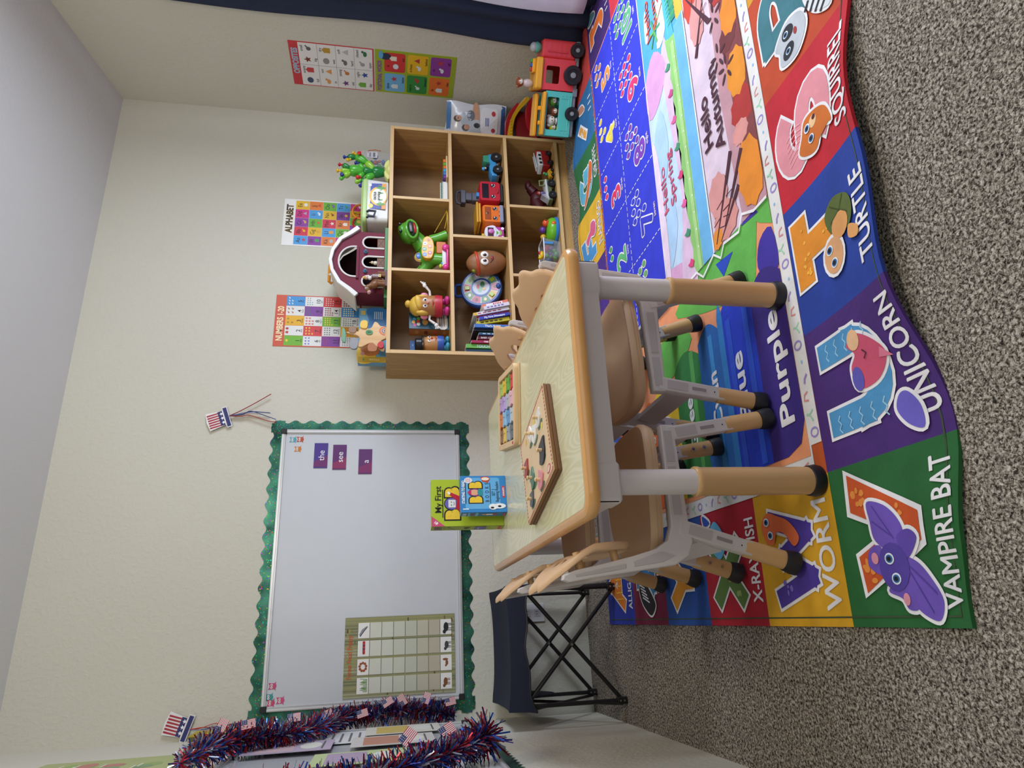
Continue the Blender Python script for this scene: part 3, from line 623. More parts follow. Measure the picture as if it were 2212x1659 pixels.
# ------------------------------------------------------------------ activity table
TANP = PLASTIC('#c59c6a', 0.35); TAN2 = M('#c6a380', 0.55, 0, .02, 0, .15, 900); TAN3 = M('#d0aa84', 0.6, 0, .02, 0, .15, 900); GRY = M('#c9c1bf', 0.45, 0, .01); BLK = M('#15141a', 0.5); SCREW = M('#b8b8b4', 0.25, 1.0)
WOODP = M('#cf9a5c', 0.30, 0, .05, .3)
TX, TY, TZ = -2.36, -1.368, 0.553
tb = thing('activity_table', 'low pale wood-grain activity table with a tan rim and tubular legs', 'table', (TX, TY, 0), 0)
TW, TL = .606, 1.236
def rloop(ins, z, r=.045): return [(x, y, z) for x, y in rrect(TW-2*ins, TL-2*ins, max(.008, r-ins), 6)]
mb = MB(); mb.loft([rloop(.024, TZ-.0285), rloop(.010, TZ-.0285), rloop(.003, TZ-.026), rloop(0, TZ-.020), rloop(0, TZ-.010), rloop(.004, TZ-.003), rloop(.012, TZ), rloop(.0195, TZ)], WOODP)
mb.build('table_rim', tb)
mb = MB(); mb.loft([rloop(.0196, TZ-.004), rloop(.0196, TZ+.0004)], tabletop_mat()); mb.build('tabletop', tb)
mb = MB(); ax, ay = .505/2+.02, 1.10/2+.035
for a, b in (((-ax, -ay, .478), (ax, -ay+.02, .526)), ((-ax, ay-.02, .480), (ax, ay, .526)), ((-ax, -ay, .480), (-ax+.02, ay, .526)), ((ax-.02, -ay, .480), (ax, ay, .526))): mb.box(a, b, GRY)
for sx in (-1, 1):
    for sy in (-1, 1): mb.rbox((sx*.232-.042, sy*.55-.038, .472), (sx*.232+.042, sy*.55+.038, .528), GRY, .010)
mb.build('apron', tb)
for sx in (-1, 1):
    for sy in (-1, 1):
        mb = MB(); x, y = sx*.226, sy*.550
        mb.lathe([(.0265, 0), (.0265, .47)], GRY, 26, T(x, y, .012)); lg = mb.build('leg', tb)
        mb = MB(); mb.lathe([(.0300, .030), (.0302, .285), (.0318, .290), (.0318, .297), (.030, .300), (.027, .300)], TANP, 26, T(x, y, 0)); mb.build('leg_sleeve', lg)
        mb = MB(); mb.lathe([(.026, .007), (.033, .009), (.035, .018), (.0325, .034), (.029, .036)], BLK, 26, T(x, y, 0)); mb.build('foot_cap', lg)

# ------------------------------------------------------------------ children's chairs (front towards local +X)
def make_chair(label):
    t = thing('child_chair', label, 'chair', (0, 0, 0), 0, 'child chairs at the activity table')
    XZ = lambda y: Matrix(((1, 0, 0, 0), (0, 0, -1, y), (0, 1, 0, 0), (0, 0, 0, 1)))
    def ring(s, z, a=.168, b=.150, n=40, ex=3.0, cx=.008):
        o = []
        for i in range(n):
            c, q = math.cos(2*PI*i/n), math.sin(2*PI*i/n); x = a*s*math.copysign(abs(c)**(2/ex), c); y = b*s*math.copysign(abs(q)**(2/ex), q)
            y *= 1+.10*(x/a); lift = .012*(abs(q)**2)*s*s-.022*max(0, (x/a-.55))**1.5*s
            o.append((cx+x, y, z+lift))
        return o
    mb = MB(); mb.loft([ring(.90, .306), ring(.97, .308), ring(.975, .314), ring(.985, .3145), ring(.985, .321), ring(1.0, .322), ring(1.0, .331), ring(.965, .3375), ring(.85, .334), ring(.66, .324), ring(.42, .317), ring(.15, .315)], TAN2)
    mb.build('seat', t, True, 50)
    # bear-shaped backrest
    half = [(0.0, .205), (.022, .208), (.048, .213), (.074, .207), (.094, .190), (.120, .180), (.146, .162), (.162, .130), (.166, .096), (.160, .060), (.143, .028), (.110, .007), (.06, 0), (0, -.002)]
    out = half+[(-x, y) for x, y in half[-2:0:-1]]; out = smooth_closed(out, 4)
    hole = smooth_closed([(0, .126), (.016, .144), (.040, .150), (.060, .140), (.070, .118), (.056, .098), (.028, .086), (0, .094), (-.028, .086), (-.056, .098), (-.070, .118), (-.060, .140), (-.040, .150), (-.016, .144)], 2)
    def warp(p):
        x, y, z = p; k = y/.21
        bx = -.121-.018*k-.15*max(0, k-.50)**1.25 + .10*x*x; return (bx-z, x, .388+y*.965)
    mb = MB(); v, f = plate_geo(out, [hole], .016, .005, 2)
    bm_ = bmesh.new(); V = [bm_.verts.new(p) for p in v]
    for q in f:
        if len(set(q)) > 2:
            try: bm_.faces.new([V[i] for i in q])
            except ValueError: pass
    bmesh.ops.triangulate(bm_, faces=[q for q in bm_.faces if len(q.verts) > 4])
    for _ in range(3):
        E_ = [e for e in bm_.edges if e.calc_length() > .03]
        if E_: bmesh.ops.subdivide_edges(bm_, edges=E_, cuts=1); bmesh.ops.triangulate(bm_, faces=[q for q in bm_.faces if len(q.verts) > 4])
    bm_.verts.index_update(); mb.raw([warp(q.co) for q in bm_.verts], [tuple(q.index for q in fc.verts) for fc in bm_.faces], TAN3); bm_.free()
    mb.build('backrest', t, True, 40)
    for sy in (-1, 1):
        y = sy*.130
        # side frame: rail, back post
        post = [(.150, .300), (.150, .268), (-.078, .262), (-.118, .258), (-.150, .272), (-.168, .305), (-.178, .40), (-.189, .50), (-.195, .545), (-.190, .558), (-.180, .556), (-.171, .53), (-.160, .47), (-.146, .40), (-.132, .345), (-.114, .315), (-.085, .304)]
        mb = MB(); mb.plate(post, .026, GRY, XZ(y), bevel=.003)
        for q in ([(-.148, .305), (-.160, .335), (-.168, .40), (-.158, .40), (-.138, .335)], [(-.171, .42), (-.178, .47), (-.185, .53), (-.181, .532), (-.170, .47), (-.162, .42)], [(.05, .275), (.05, .294), (-.06, .294), (-.06, .275)], [(.135, .275), (.135, .294), (.062, .294), (.062, .275)]):
            s_ = q; mb.plate(s_, .0285, M('#b3abab', .5, 0, .01), XZ(y))
        sf = mb.build('side_frame', t)
        for z_, xx in ((.435, -.150), (.515, -.172)):
            mb = MB(); mb.cyl((xx-.01, y, z_), (-.124-.12*(z_-.435), y*.96, z_+.006), .009, TANP, n=12); mb.build('peg', sf)
        for sx, top, ft in ((1, (.128, .285), (.172, .014)), (-1, (-.085, .285), (-.172, .014))):
            d = Vector((ft[0]-top[0], ft[1]-top[1])); nn = Vector((-d.y, d.x)).normalized()*.017; mid = Vector(top)+d*.62
            a, b = Vector(top), mid
            mb = MB(); mb.plate([tuple(a+nn), tuple(a-nn), tuple(b-nn*.95), tuple(b+nn*.95)], .028, GRY, XZ(y), bevel=.003)
            c1, c2 = a+d*.08, a+d*.27; w_ = nn*.62
            mb.plate([tuple(c1+w_), tuple(c1-w_), tuple(c2-w_), tuple(c2+w_)], .0300, M('#b3abab', .5, 0, .01), XZ(y))
            c1, c2 = a+d*.31, a+d*.44; w_ = nn*.22
            mb.plate([tuple(c1+w_), tuple(c1-w_), tuple(c2-w_), tuple(c2+w_)], .0302, M('#8f8688', .5, 0, .01), XZ(y))
            for q in (.52, .575):
                c = a+d*q; mb.plate([(c.x+.0016*math.cos(k), c.y+.0016*math.sin(k)) for k in (0, 1, 2, 3, 4, 5)], .0302, BLK, XZ(y))
            lg = mb.build('leg', t)
            P = lambda q, yy=y: (top[0]+d.x*q, yy, top[1]+d.y*q)
            mb = MB(); mb.tube([P(.56), P(.57), P(.93)], [.0195, .0205, .0215], TANP, 18, sq=.85, upv=(0, 1, 0)); slv = mb.build('leg_sleeve', lg)
            for q in (.68, .80):
                p = P(q); mb = MB(); mb.cyl((p[0], y-sy*.016, p[2]), (p[0], y-sy*.0215, p[2]), .0072, TANP, n=12); mb.cyl((p[0], y-sy*.0216, p[2]), (p[0], y-sy*.0225, p[2]), .0042, SCREW, n=10); mb.build('screw', slv)
            mb = MB(); mb.tube([P(.90), P(.91), P(.97), P(1.01), P(1.02)], [.0225, .0235, .0265, .0265, .022], BLK, 18, upv=(0, 1, 0)); mb.build('foot_cap', lg)
    for x0, x1, z0, z1 in ((.140, .156, .245, .195), (-.104, -.126, .235, .185)):
        mb = MB(); mb.raw([(x0, -.118, z0), (x0, .118, z0), (x1, .118, z1), (x1, -.118, z1), (x0-.014, -.118, z0-.004), (x0-.014, .118, z0-.004), (x1-.014, .118, z1-.004), (x1-.014, -.118, z1-.004)], [(0, 3, 2, 1), (4, 5, 6, 7), (0, 1, 5, 4), (1, 2, 6, 5), (2, 3, 7, 6), (3, 0, 4, 7)], GRY)
        mb.build('crossbar', t)
    return t
c0 = make_chair('tan child chair on the near left side of the activity table')
c0.location = (-2.577, -1.665, .009)
dup(c0, (-2.572, -1.150, .009), 0, 'tan child chair on the far left side of the table, next to the folding stool')
dup(c0, (-2.190, -1.655, .009), PI, 'tan child chair on the near right side of the table, behind the right near leg')
dup(c0, (-2.140, -1.215, .009), PI, 'tan child chair on the far right side of the table, in front of the bookcase')

# ------------------------------------------------------------------ folding stool
NAVY = M('#1b2036', 0.85, 0, .05, 0, .4, 1200); STEEL = M('#201e20', 0.38, .3)
st = thing('folding_stool', 'navy folding camp stool with a crossed black steel frame by the left wall', 'stool', (-2.925, -.262, 0), 0)
X0, X1, Y0, Y1 = -.212, .214, -.205, .20
zt = .405
def bar(a, b, r=.0082): return MB().cyl(a, b, r, STEEL, n=10)
for y in (Y0, Y1):
    bar((X0, y, zt), (X1, y, .012)).build('cross_tube', st); bar((X1, y+.012, zt-.02), (X0, y+.012, .014)).build('cross_tube', st)
    mb = MB(); mb.cyl((0, y-.012, .208), (0, y-.008, .208), .0055, SCREW, n=10); mb.build('rivet', st)
for x in (X0-.012, X1+.012):
    bar((x, Y0, zt-.02), (x, Y1, .02), .006).build('side_tube', st); bar((x, Y1, zt-.02), (x, Y0, .02), .006).build('side_tube', st)
for x in (X0, X1):
    for y in (Y0, Y1):
        bar((x, y, .02), (x, y, zt+.01)).build('upright_tube', st)
        mb = MB(); mb.rbox((x-.013, y-.014, .001), (x+.013, y+.014, .040), STEEL, .005); ft = mb.build('foot', st)
        mb = MB(); 
        for q in (.014, .030): mb.cyl((x, y-.0145, q), (x, y-.016, q), .004, SCREW, n=8)
        mb.build('rivet', ft)
        mb = MB(); mb.rbox((x-.012, y-.013, zt-.035), (x+.012, y+.013, zt+.006), STEEL, .004); jt = mb.build('joint', st)
        mb = MB()
        for q in (zt-.006, zt-.026): mb.cyl((x, y-.0135, q), (x, y-.015, q), .004, SCREW, n=8)
        mb.build('rivet', jt)
n = 16; top = []; 
for j in range(n+1):
    for i in range(n+1):
        u, v = i/n, j/n; e = (abs(2*u-1)**3+abs(2*v-1)**3)
        top.append((X0-.015+(X1-X0+.03)*u, Y0-.012+(Y1-Y0+.024)*v, .440+.030*min(1, e*.55)-.018*(1-min(1, e))))
mb = MB(); mb.raw(top, [(j*(n+1)+i, j*(n+1)+i+1, (j+1)*(n+1)+i+1, (j+1)*(n+1)+i) for j in range(n) for i in range(n)], NAVY)
pe = [(i, 0) for i in range(n)]+[(n, j) for j in range(n)]+[(n-i, n) for i in range(n)]+[(0, n-j) for j in range(n)]
A = [Vector(top[j*(n+1)+i]) for i, j in pe]; B = []
for (i, j), p in zip(pe, A):
    c = max(abs(2*i/n-1)*abs(2*j/n-1), 0)**3; B.append(Vector((p.x*1.02, p.y*1.02, .392-.030*c+.006*math.sin(i+j))))
k = len(A); mb.raw(A+B, [(a, (a+1) % k, (a+1) % k+k, a+k) for a in range(k)], NAVY)
mb.build('seat_cloth', st, True, 60)
mb = MB(); mb.tube(B+[B[0]], .0035, BLK, 6, cap=False); mb.build('binding', st)
mb = MB(); mb.plate(smooth_closed([(-.11, .30), (.14, .31), (.13, .22), (.02, .155), (-.07, .17), (-.12, .24)], 3), .008, NAVY, Matrix(((0, 0, 1, X0+.02), (1, 0, 0, .05), (0, 1, 0, .08), (0, 0, 0, 1))), bevel=.002); mb.build('pouch', st)
# ------------------------------------------------------------------ toy bookcase
OAKX = wood_mat('oak_board_x', '#a37c48', '#c29c62', 'X', 9, .5); OAKZ = wood_mat('oak_board_z', '#a37c48', '#bf985e', 'Z', 9, .5)
OAKB = wood_mat('oak_back', '#8d6b44', '#a17e54', 'Z', 6, .55, 8); OAKE = M('#d2b07c', .5, 0, .05)
bc = thing('bookcase', 'open oak toy bookcase with eight cubbies standing against the back wall', 'bookcase', (-.978, -.17, 0))
BX0, BX1, BY0, BY1 = -1.634+.978, -.322+.978, -.335+.17, -.004+.17
def board(name, a, b, m):
    mb = MB(); mb.box(a, b, m); (x0, y0, z0), (x1, y1, z1) = a, b
    mb.box((x0+.0005, y0-.0016, z0+.0005), (x1-.0005, y0, z1-.0005), OAKE); return mb.build(name, bc)
board('side_panel', (BX0, BY0, 0), (BX0+.018, BY1, .937), OAKZ); board('side_panel', (BX1-.018, BY0, 0), (BX1, BY1, .937), OAKZ)
board('top_board', (BX0, BY0, .937), (BX1, BY1, .956), OAKX)
board('shelf_board', (BX0+.018, BY0, .634), (BX1-.018, BY1, .652), OAKX); board('shelf_board', (BX0+.018, BY0, .335), (BX1-.018, BY1, .353), OAKX)
board('shelf_board', (BX0+.018, BY0, .052), (BX1-.018, BY1, .070), OAKX)
MB().box((BX0+.018, BY0+.015, 0), (BX1-.018, BY0+.030, .052), OAKX).build('plinth', bc)
MB().box((BX0+.018, BY1-.008, .01), (BX1-.018, BY1, .937), OAKB).build('back_panel', bc)
for xs, z0, z1 in (((-1.190, -.772), .652, .937), ((-.980,), .353, .634), ((-1.190, -.778), .070, .335)):
    for x in xs: board('divider', (x+.978-.008, BY0, z0), (x+.978+.008, BY1, z1), OAKZ)
R1, R2, R3, RT = .652, .353, .070, .956     # resting heights of the cubbies and the top

# ------------------------------------------------------------------ books in the middle row
bk = [  # x of spine foot, thickness, height, depth, lean, colours, title, title colour
 (-1.605, .016, .225, .20, 0, '#1d3a52', '', '', 'thin dark teal picture book at the left end of the book row'),
 (-1.590, .012, .150, .16, 0, '#4f8fd0', '', '#e8f0f8', 'short light blue book near the left end of the book row'),
 (-1.576, .021, .222, .19, 0, '#6ab04a', 'TOUCH & FEEL', '#dff0ff', 'green touch-and-feel board book with pale blue title'),
 (-1.553, .013, .198, .18, 0, '#a01f4c', 'THE STORY OF', '#ffffff', 'thin magenta story book beside the green board book'),
 (-1.539, .010, .178, .17, 0, '#cf6a3a', '', '#f2e0c0', 'thin orange paperback between the magenta and dark red books'),
 (-1.528, .018, .165, .17, 0, '#6c1f34', 'BABY COMPARES ABC', '#ffffff', 'dark red book with bold white capitals on its spine'),
 (-1.509, .010, .160, .17, 0, '#2b5680', '', '#d8e4ee', 'thin slate blue book beside the dark red one'),
 (-1.498, .014, .152, .17, 0, '#3f6f4a', '', '#e0e8d8', 'moss green book beside the slate blue one'),
 (-1.483, .012, .185, .19, 0, '#101a2c', '', '', 'nearly black picture book in the middle of the row'),
 (-1.470, .018, .180, .18, 0, '#3f70b8', "That's BABY", '#f4f4e8', 'mid blue baby book with white lettering on the spine'),
 (-1.451, .012, .135, .15, .02, '#c8502e', '', '#f0d8a0', 'small orange-red book next to the yellow one'),
 (-1.420, .020, .168, .19, .20, '#c3b529', '', '#40400a', 'mustard yellow book with a patterned cover leaning right'),
 (-1.396, .016, .158, .18, .22, '#2f3fa8', 'My First Dinosaurs', '#ffffff', 'royal blue first-words book leaning on its red neighbour'),
 (-1.377, .014, .165, .18, .23, '#b01f34', "We're Playing Jenga!", '#f0d0c0', 'crimson book with pale script leaning right'),
 (-1.360, .016, .185, .20, .24, '#dcdce4', '', '#b05060', 'tall white book with a yellow head leaning right'),
 (-1.341, .018, .132, .16, .25, '#d8d4e0', '', '#7060a0', 'short white paperback leaning right'),
 (-1.320, .023, .138, .17, .27, '#e07a66', 'ROSA', '#b81f2c', 'coral book with a white spine panel, last at the right end of the row')]
for i, (x, th, h, d, lean, col, ttl, tcol, lab) in enumerate(bk):
    t = thing('book', lab, 'book', (x, -.300+.012*((i*5) % 3), R2+.001+abs(math.sin(lean))*0.0), 0, 'books in the middle row')
    t.rotation_euler = (0, -lean, 0)
    mb = MB(); mb.box((0, 0, 0), (th, d, h), M(col, .4)); 
    P = Print()
    if ttl:
        tw = h*.62; 
        if ttl == 'ROSA': P.rect(-h*.34, -th*.40, h*.28, th*.40, '#eae6e6', 1); P.text('ROSA', h*.08, 0, th*.55, tcol, 2, .04, 1.0)
        else:
            vs, _ = text_geo(ttl, .02); wd = max(v[0] for v in vs)-min(v[0] for v in vs); P.text(ttl, 0, 0, min(th*.62, h*.80/wd), tcol, 1, .02)
    elif tcol:
        for k in range(5): P.rect(-h*.38+k*h*.14, -th*.18, -h*.38+k*h*.14+h*.09, th*.18, tcol, 1)
    if lean > .23 and h > .18: P.rect(-h*.5, -th*.5, -h*.4, th*.5, '#d8b030', 1)
    Xs = Matrix(((0, 1, 0, th/2), (0, 0, -1, -.0002), (-1, 0, 0, h/2), (0, 0, 0, 1)))
    mb.pr(P, Xs, .0003); mb.build('cover', t, False)
    MB().box((.0015, .003, -.0003+.002), (th-.0015, d+.0006, h+.0006), M('#ddd8cc', .8)).build('page_block', t, False)

# ------------------------------------------------------------------ whiteboard on the back wall
def frame_board(name, label, x0, x1, z0, z1, X, cat='whiteboard'):
    """X maps (u along wall, v up, w out)"""
    t = thing(name, label, cat, (0, 0, 0)); ALU = M('#c7c8ca', .32, .6)
    def bx(a, b, m, nm, par=t): return MB().box(a, b, m, X).build(nm, par, False)
    bx((x0+.01, z0+.01, .001), (x1-.01, z1-.01, .010), M('#c6c9ce', .22, 0, .01, .4), 'board_surface')
    for a, b in (((x0, z0, 0), (x1, z0+.018, .016)), ((x0, z1-.018, 0), (x1, z1, .016)), ((x0, z0, 0), (x0+.018, z1, .016)), ((x1-.018, z0, 0), (x1, z1, .016))):
        mb = MB(); mb.box(a, b, ALU, X)
        q = .004; mb.box((a[0]+q if b[0]-a[0] < .05 else a[0], a[1]+q*2 if b[1]-a[1] < .05 else a[1], .0158), (b[0]-q*2 if b[0]-a[0] < .05 else b[0], b[1]-q if b[1]-a[1] < .05 else b[1], .0185), M('#e2e2e4', .3, .4), X)
        mb.build('frame_rail', t, False)
    for cx in (x0, x1):
        for cz in (z0, z1):
            a = (cx-.003 if cx == x0 else cx-.023, cz-.003 if cz == z0 else cz-.023, 0); MB().rbox(a, (a[0]+.026, a[1]+.026, .022), BLK, .006, X).build('corner_cap', t)
    return t
Xb = Matrix(((1, 0, 0, 0), (0, 0, -1, 0), (0, 1, 0, 0), (0, 0, 0, 1)))
Xl = Matrix(((0, 0, 1, XL), (1, 0, 0, 0), (0, 1, 0, 0), (0, 0, 0, 1)))
wb = frame_board('whiteboard', 'wide whiteboard with a silver frame and black corners on the back wall', -3.134, -1.910, .590, 1.438, Xb)
wb.location = (0, -.002, 0)
FOIL = foil_mat()
def scallop(name, label, x0, x1, z0, z1, side, Xm, off, r=.026, n=None, saw=False):
    """paper border strip with a wavy outer edge"""
    L = (x1-x0) if side in 'tb' else (z1-z0); n = n or max(1, round(L/.072))
    pts = []
    for i in range(n):
        for k in range(8 if not saw else 2):
            a = (k+.0)/(8 if not saw else 2); u = (i+a)/n
            h = .0085*(1-math.cos(2*PI*a))*.95 if not saw else (.020 if k else 0)
            pts.append((u, h))
    pts.append((1, 0))
    if side == 't': P = [(x0, z0)]+[(x1, z0)]+[(x0+L*u, z1-.016+h) for u, h in reversed(pts)]
    elif side == 'b': P = [(x1, z1)]+[(x0, z1)]+[(x0+L*u, z0+.016-h) for u, h in pts]
    elif side == 'l': P = [(x1, z0)]+[(x1, z1)]+[(x0+.016-h, z0+L*u) for u, h in reversed(pts)]
    else: P = [(x0, z1)]+[(x0, z0)]+[(x1-.016+h, z0+L*u) for u, h in pts]
    mb = MB(); mb.plate(P, .0008, FOIL, Xm @ T(0, 0, off)); o = mb.build(name, None, False)
    return tag(o, label, 'border strip', None)
scallop('scalloped_border', 'long shiny green scalloped border strip along the top of the back-wall whiteboard', -3.19, -1.862, 1.428, 1.492, 't', Xb, .0012)
scallop('scalloped_border', 'long shiny green scalloped border strip along the bottom of the back-wall whiteboard', -3.19, -1.866, .538, .60, 'b', Xb, .0012)
scallop('scalloped_border', 'short shiny green scalloped border strip up the left side of the back-wall whiteboard', -3.192, -3.125, .54, 1.49, 'l', Xb, .0022)
scallop('scalloped_border', 'short shiny green scalloped border strip up the right side of the back-wall whiteboard', -1.92, -1.860, .54, 1.49, 'r', Xb, .0022)

def flat(name, label, cat, P, X, w, h, base, th=.0012, group=None, matf=PAINT, dz=.0003):
    mb = MB(); mb.box((-w/2, -h/2, 0), (w/2, h/2, th), matf(base), X); mb.pr(P, X @ T(0, 0, th), dz, matf)
    return tag(mb.build(name, None, False), label, cat, group)
YB_ = -.0135
for wrd, cx, cz, c1, c2, lab in (('the', -2.038, 1.253, '#432c86', '#6a2466', 'purple word card reading "the", topmost on the whiteboard'), ('see', -2.046, 1.166, '#5a2466', '#8a2458', 'purple word card reading "see", second on the whiteboard'), ('a', -2.068, 1.045, '#5c2668', '#7c2460', 'purple word card reading "a", lowest on the whiteboard')):
    P = Print(); P.poly([(-.055, -.031), (0, -.031), (-.03, .031), (-.055, .031)], c2, 1); P.text(wrd, 0, -.002, .028, '#f0ecf4', 2, .0, 1.0)
    flat('word_card', lab, 'card', P, BACK(cx, cz, YB_-.0005), .122, .063, c1, .0012, 'sight word cards')
for cx, cz, c, lab in ((-1.960, 1.385, '#4f9aa8', 'teal owl sticker in the upper right corner of the whiteboard'), (-1.958, 1.352, '#b04a34', 'red-brown owl sticker in the upper right corner of the whiteboard'), (-2.006, 1.360, '#c07a3a', 'orange-brown owl sticker left of its two neighbours at the upper right of the whiteboard'),
                       (-3.036, 1.398, '#c04a78', 'pink owl sticker right of the others in the upper left corner of the whiteboard'), (-3.078, 1.408, '#3a8f98', 'teal owl sticker in the upper left corner of the whiteboard'), (-3.100, 1.400, '#c8406a', 'pink owl sticker nearest the upper left frame corner of the whiteboard'), (-3.093, 1.362, '#c8487a', 'pink owl sticker below the others in the upper left corner of the whiteboard')):
    mb = MB(); P = Print(); P.ell(0, -.002, .012, .014, c, 1); P.poly([(-.012, .004), (-.013, .018), (-.004, .012), (.004, .012), (.013, .018), (.012, .004)], c, 1)
    for sg in (-1, 1): P.ell(sg*.005, .004, .0045, .0045, '#f0f0ec', 2, n=10); P.ell(sg*.005, .004, .002, .002, '#201820', 3, n=8); P.poly([(sg*.010, -.006), (sg*.018, -.014), (sg*.008, -.012)], c, 1)
    P.poly([(-.002, 0), (.002, 0), (0, -.004)], '#e0a030', 3)
    mb.pr(P, BACK(cx, cz, -.0128), .0003); tag(mb.build('owl_sticker', None, False), lab, 'sticker', 'owl stickers on the whiteboard')
# forest chart
P = Print(); W2, H2 = .326, .482
P.rect(-W2/2, -H2/2, W2/2, H2/2, '#8d8d68', 1)
rr = random.Random(3)
for k in range(26): x = -W2/2+W2*k/26; P.rect(x, -H2/2, x+.006, H2/2, rr.choice(['#6f7350', '#a5a586', '#7c7a52', '#97965f']), 2)
for k in range(60): x, y = rr.uniform(-W2/2, W2/2-.02), rr.uniform(-H2/2, H2/2-.01); P.rect(x, y, x+.015, y+.006, rr.choice(['#9a9a40', '#5c4a30', '#a08a60', '#6c7040']) if y > -H2*.15 else rr.choice(['#7a5a3c', '#6a4028', '#8a7a60']), 3)
P.text('Forest Food Frenzy', .0, H2/2-.022, .020, '#c2602a', 5, .02, .80)
for c in range(4):
    x0 = -.148+c*.0745
    for r in range(8):
        y1 = .185-r*.0515; P.rect(x0, y1-.050, x0+.064, y1, '#e9e7e2' if r in (0, 7) else ['#cfd0c2', '#cbcdbf', '#c5c7b6', '#bdbfae', '#bcb8a4', '#b8b09c', '#b5aa98', ''][r-1], 4)
        P.line([(x0, y1), (x0+.064, y1)], .0014, '#3c3a30', 5)
for k in range(14): P.line([(-.140+k*.0038, .140), (-.139+k*.0038+.003*math.sin(k), .158+.012*((k*5) % 3)/2)], .002, '#4f8a2a', 6)
for k in range(9): P.ell(-.041+.016*math.cos(k*.7)+0.0, .160+.014*math.sin(k*.7), .0055, .0055, '#9a4a24', 6, n=8)
for k in range(10): P.ell(.015+k*.0048, .158+.004*((k*3) % 3), .006, .006, ['#b01f2c', '#2c2c5a', '#c03a3a'][k % 3], 6, n=8)
P.poly([(.083, .172), (.096, .166), (.122, .142), (.126, .146), (.112, .168), (.090, .180)], '#8a9098', 6); P.line([(.083, .176), (.120, .148)], .003, '#30343c', 7)
def beast(P, x, y, c, s=1.0, legs=True, head=1):
    P.ell(x, y, .016*s, .009*s, c, 6, n=12); P.ell(x+head*.016*s, y+.006*s, .007*s, .006*s, c, 6, n=10)
    if legs:
        for q in (-.011, -.005, .006, .011): P.rect(x+q*s-.0012, y-.020*s, x+q*s+.0012, y, c, 6)
beast(P, -.118, -.198, '#7a4a2c', 1.0, True, -1); beast(P, -.042, -.204, '#8a4f30', .7, False, -1); P.ell(-.028, -.198, .005, .012, '#8a4f30', 6); beast(P, .032, -.204, '#3c3c40', 1.0, True, -1); beast(P, .107, -.202, '#1c1c20', 1.25, True, -1)
flat('food_chart', 'laminated forest food sorting chart on the lower left of the whiteboard', 'chart', P, BACK(-2.940, .868, YB_-.0005), W2, H2, '#8d8d68')

# ------------------------------------------------------------------ wall posters
def mini(P, k, x, y, s, c): # small generic pictograms
    k = k % 6
    if k == 0: P.ell(x, y, s*.5, s*.42, c, 4, n=10)
    elif k == 1: P.rect(x-s*.4, y-s*.35, x+s*.4, y+s*.35, c, 4); P.poly([(x-s*.5, y+s*.35), (x, y+s*.7), (x+s*.5, y+s*.35)], c, 4)
    elif k == 2: P.poly([(x+s*.5*math.cos(a*PI/5+PI/2)*(1 if a % 2 == 0 else .45), y+s*.5*math.sin(a*PI/5+PI/2)*(1 if a % 2 == 0 else .45)) for a in range(10)], c, 4)
    elif k == 3: P.ell(x, y, s*.3, s*.3, c, 4, n=10); P.line([(x, y), (x+s*.5, y+s*.4)], s*.18, c, 4)
    elif k == 4: P.ell(x, y-s*.1, s*.42, s*.25, c, 4, n=10); P.ell(x+s*.35, y+s*.2, s*.2, s*.18, c, 4, n=8)
    else: P.poly([(x-s*.45, y-s*.3), (x+s*.45, y-s*.3), (x, y+s*.5)], c, 4)
PW, PH = .290, .428
# numbers
P = Print(); P.rect(-PW/2, -PH/2, PW/2, PH/2, '#c8553c', 1); P.text('NUMBERS 1-20', -.018, PH/2-.026, .030, '#f2dcae', 3, .035, .72)
cols = ['#6fae2e', '#dcdcda', '#e0aa22', '#dcdcda', '#3f8fcf', '#dcdcda', '#d03a3e', '#dcdcda', '#7a3a96', '#dcdcda', '#7a3a96', '#dcdcda', '#6fae2e', '#dcdcda', '#d03a3e', '#dcdcda', '#e0aa22', '#dcdcda', '#3f8fcf', '#dcdcda']
wds = 'one two three four five six seven eight nine ten eleven twelve thirteen fourteen fifteen sixteen seventeen eighteen nineteen twenty'.split()
for n in range(20):
    cw, chh = (PW-.010)/5, (PH-.060)/4; x0 = -PW/2+.005+(n % 5)*cw; y1 = PH/2-.052-(n//5)*chh
    P.rect(x0+.0006, y1-chh+.0006, x0+cw-.0006, y1-.0006, cols[n], 2)
    P.text(str(n+1), x0+cw/2, y1-chh*.72, .020, '#141214', 3, .01, 1.0); P.text(wds[n], x0+cw/2, y1-chh*.89, .0095, '#141214', 3, 0, .9)
    k = n+1; pc = 1 if k == 1 else 2 if k < 5 else 3 if k < 9 else 4; rows = math.ceil(k/pc); c = ['#f0c838', '#b8402c', '#98783a', '#c06a3c', '#e0e0dc', '#4a5ac0', '#e8b040', '#d87a70', '#4a8a5a', '#3a8a9a', '#a83a6a', '#141216', '#e8d030', '#a04a4a', '#f2ece0', '#6a4a8a', '#d03a2c', '#3a6a4a', '#e8e0b8', '#8a3a3a'][n]
    s = min(.020, .046/pc, .058/rows)
    for i in range(k): mini(P, n, x0+cw/2+((i % pc)-(pc-1)/2)*s*1.05, y1-.014-(i//pc)*min(s, .058/rows), s*.72, c)
flat('numbers_poster', 'red-bordered numbers 1 to 20 poster on the back wall above the left of the bookcase', 'poster', P, BACK(-1.325, 1.305, -.0005), PW, PH, '#c8553c')
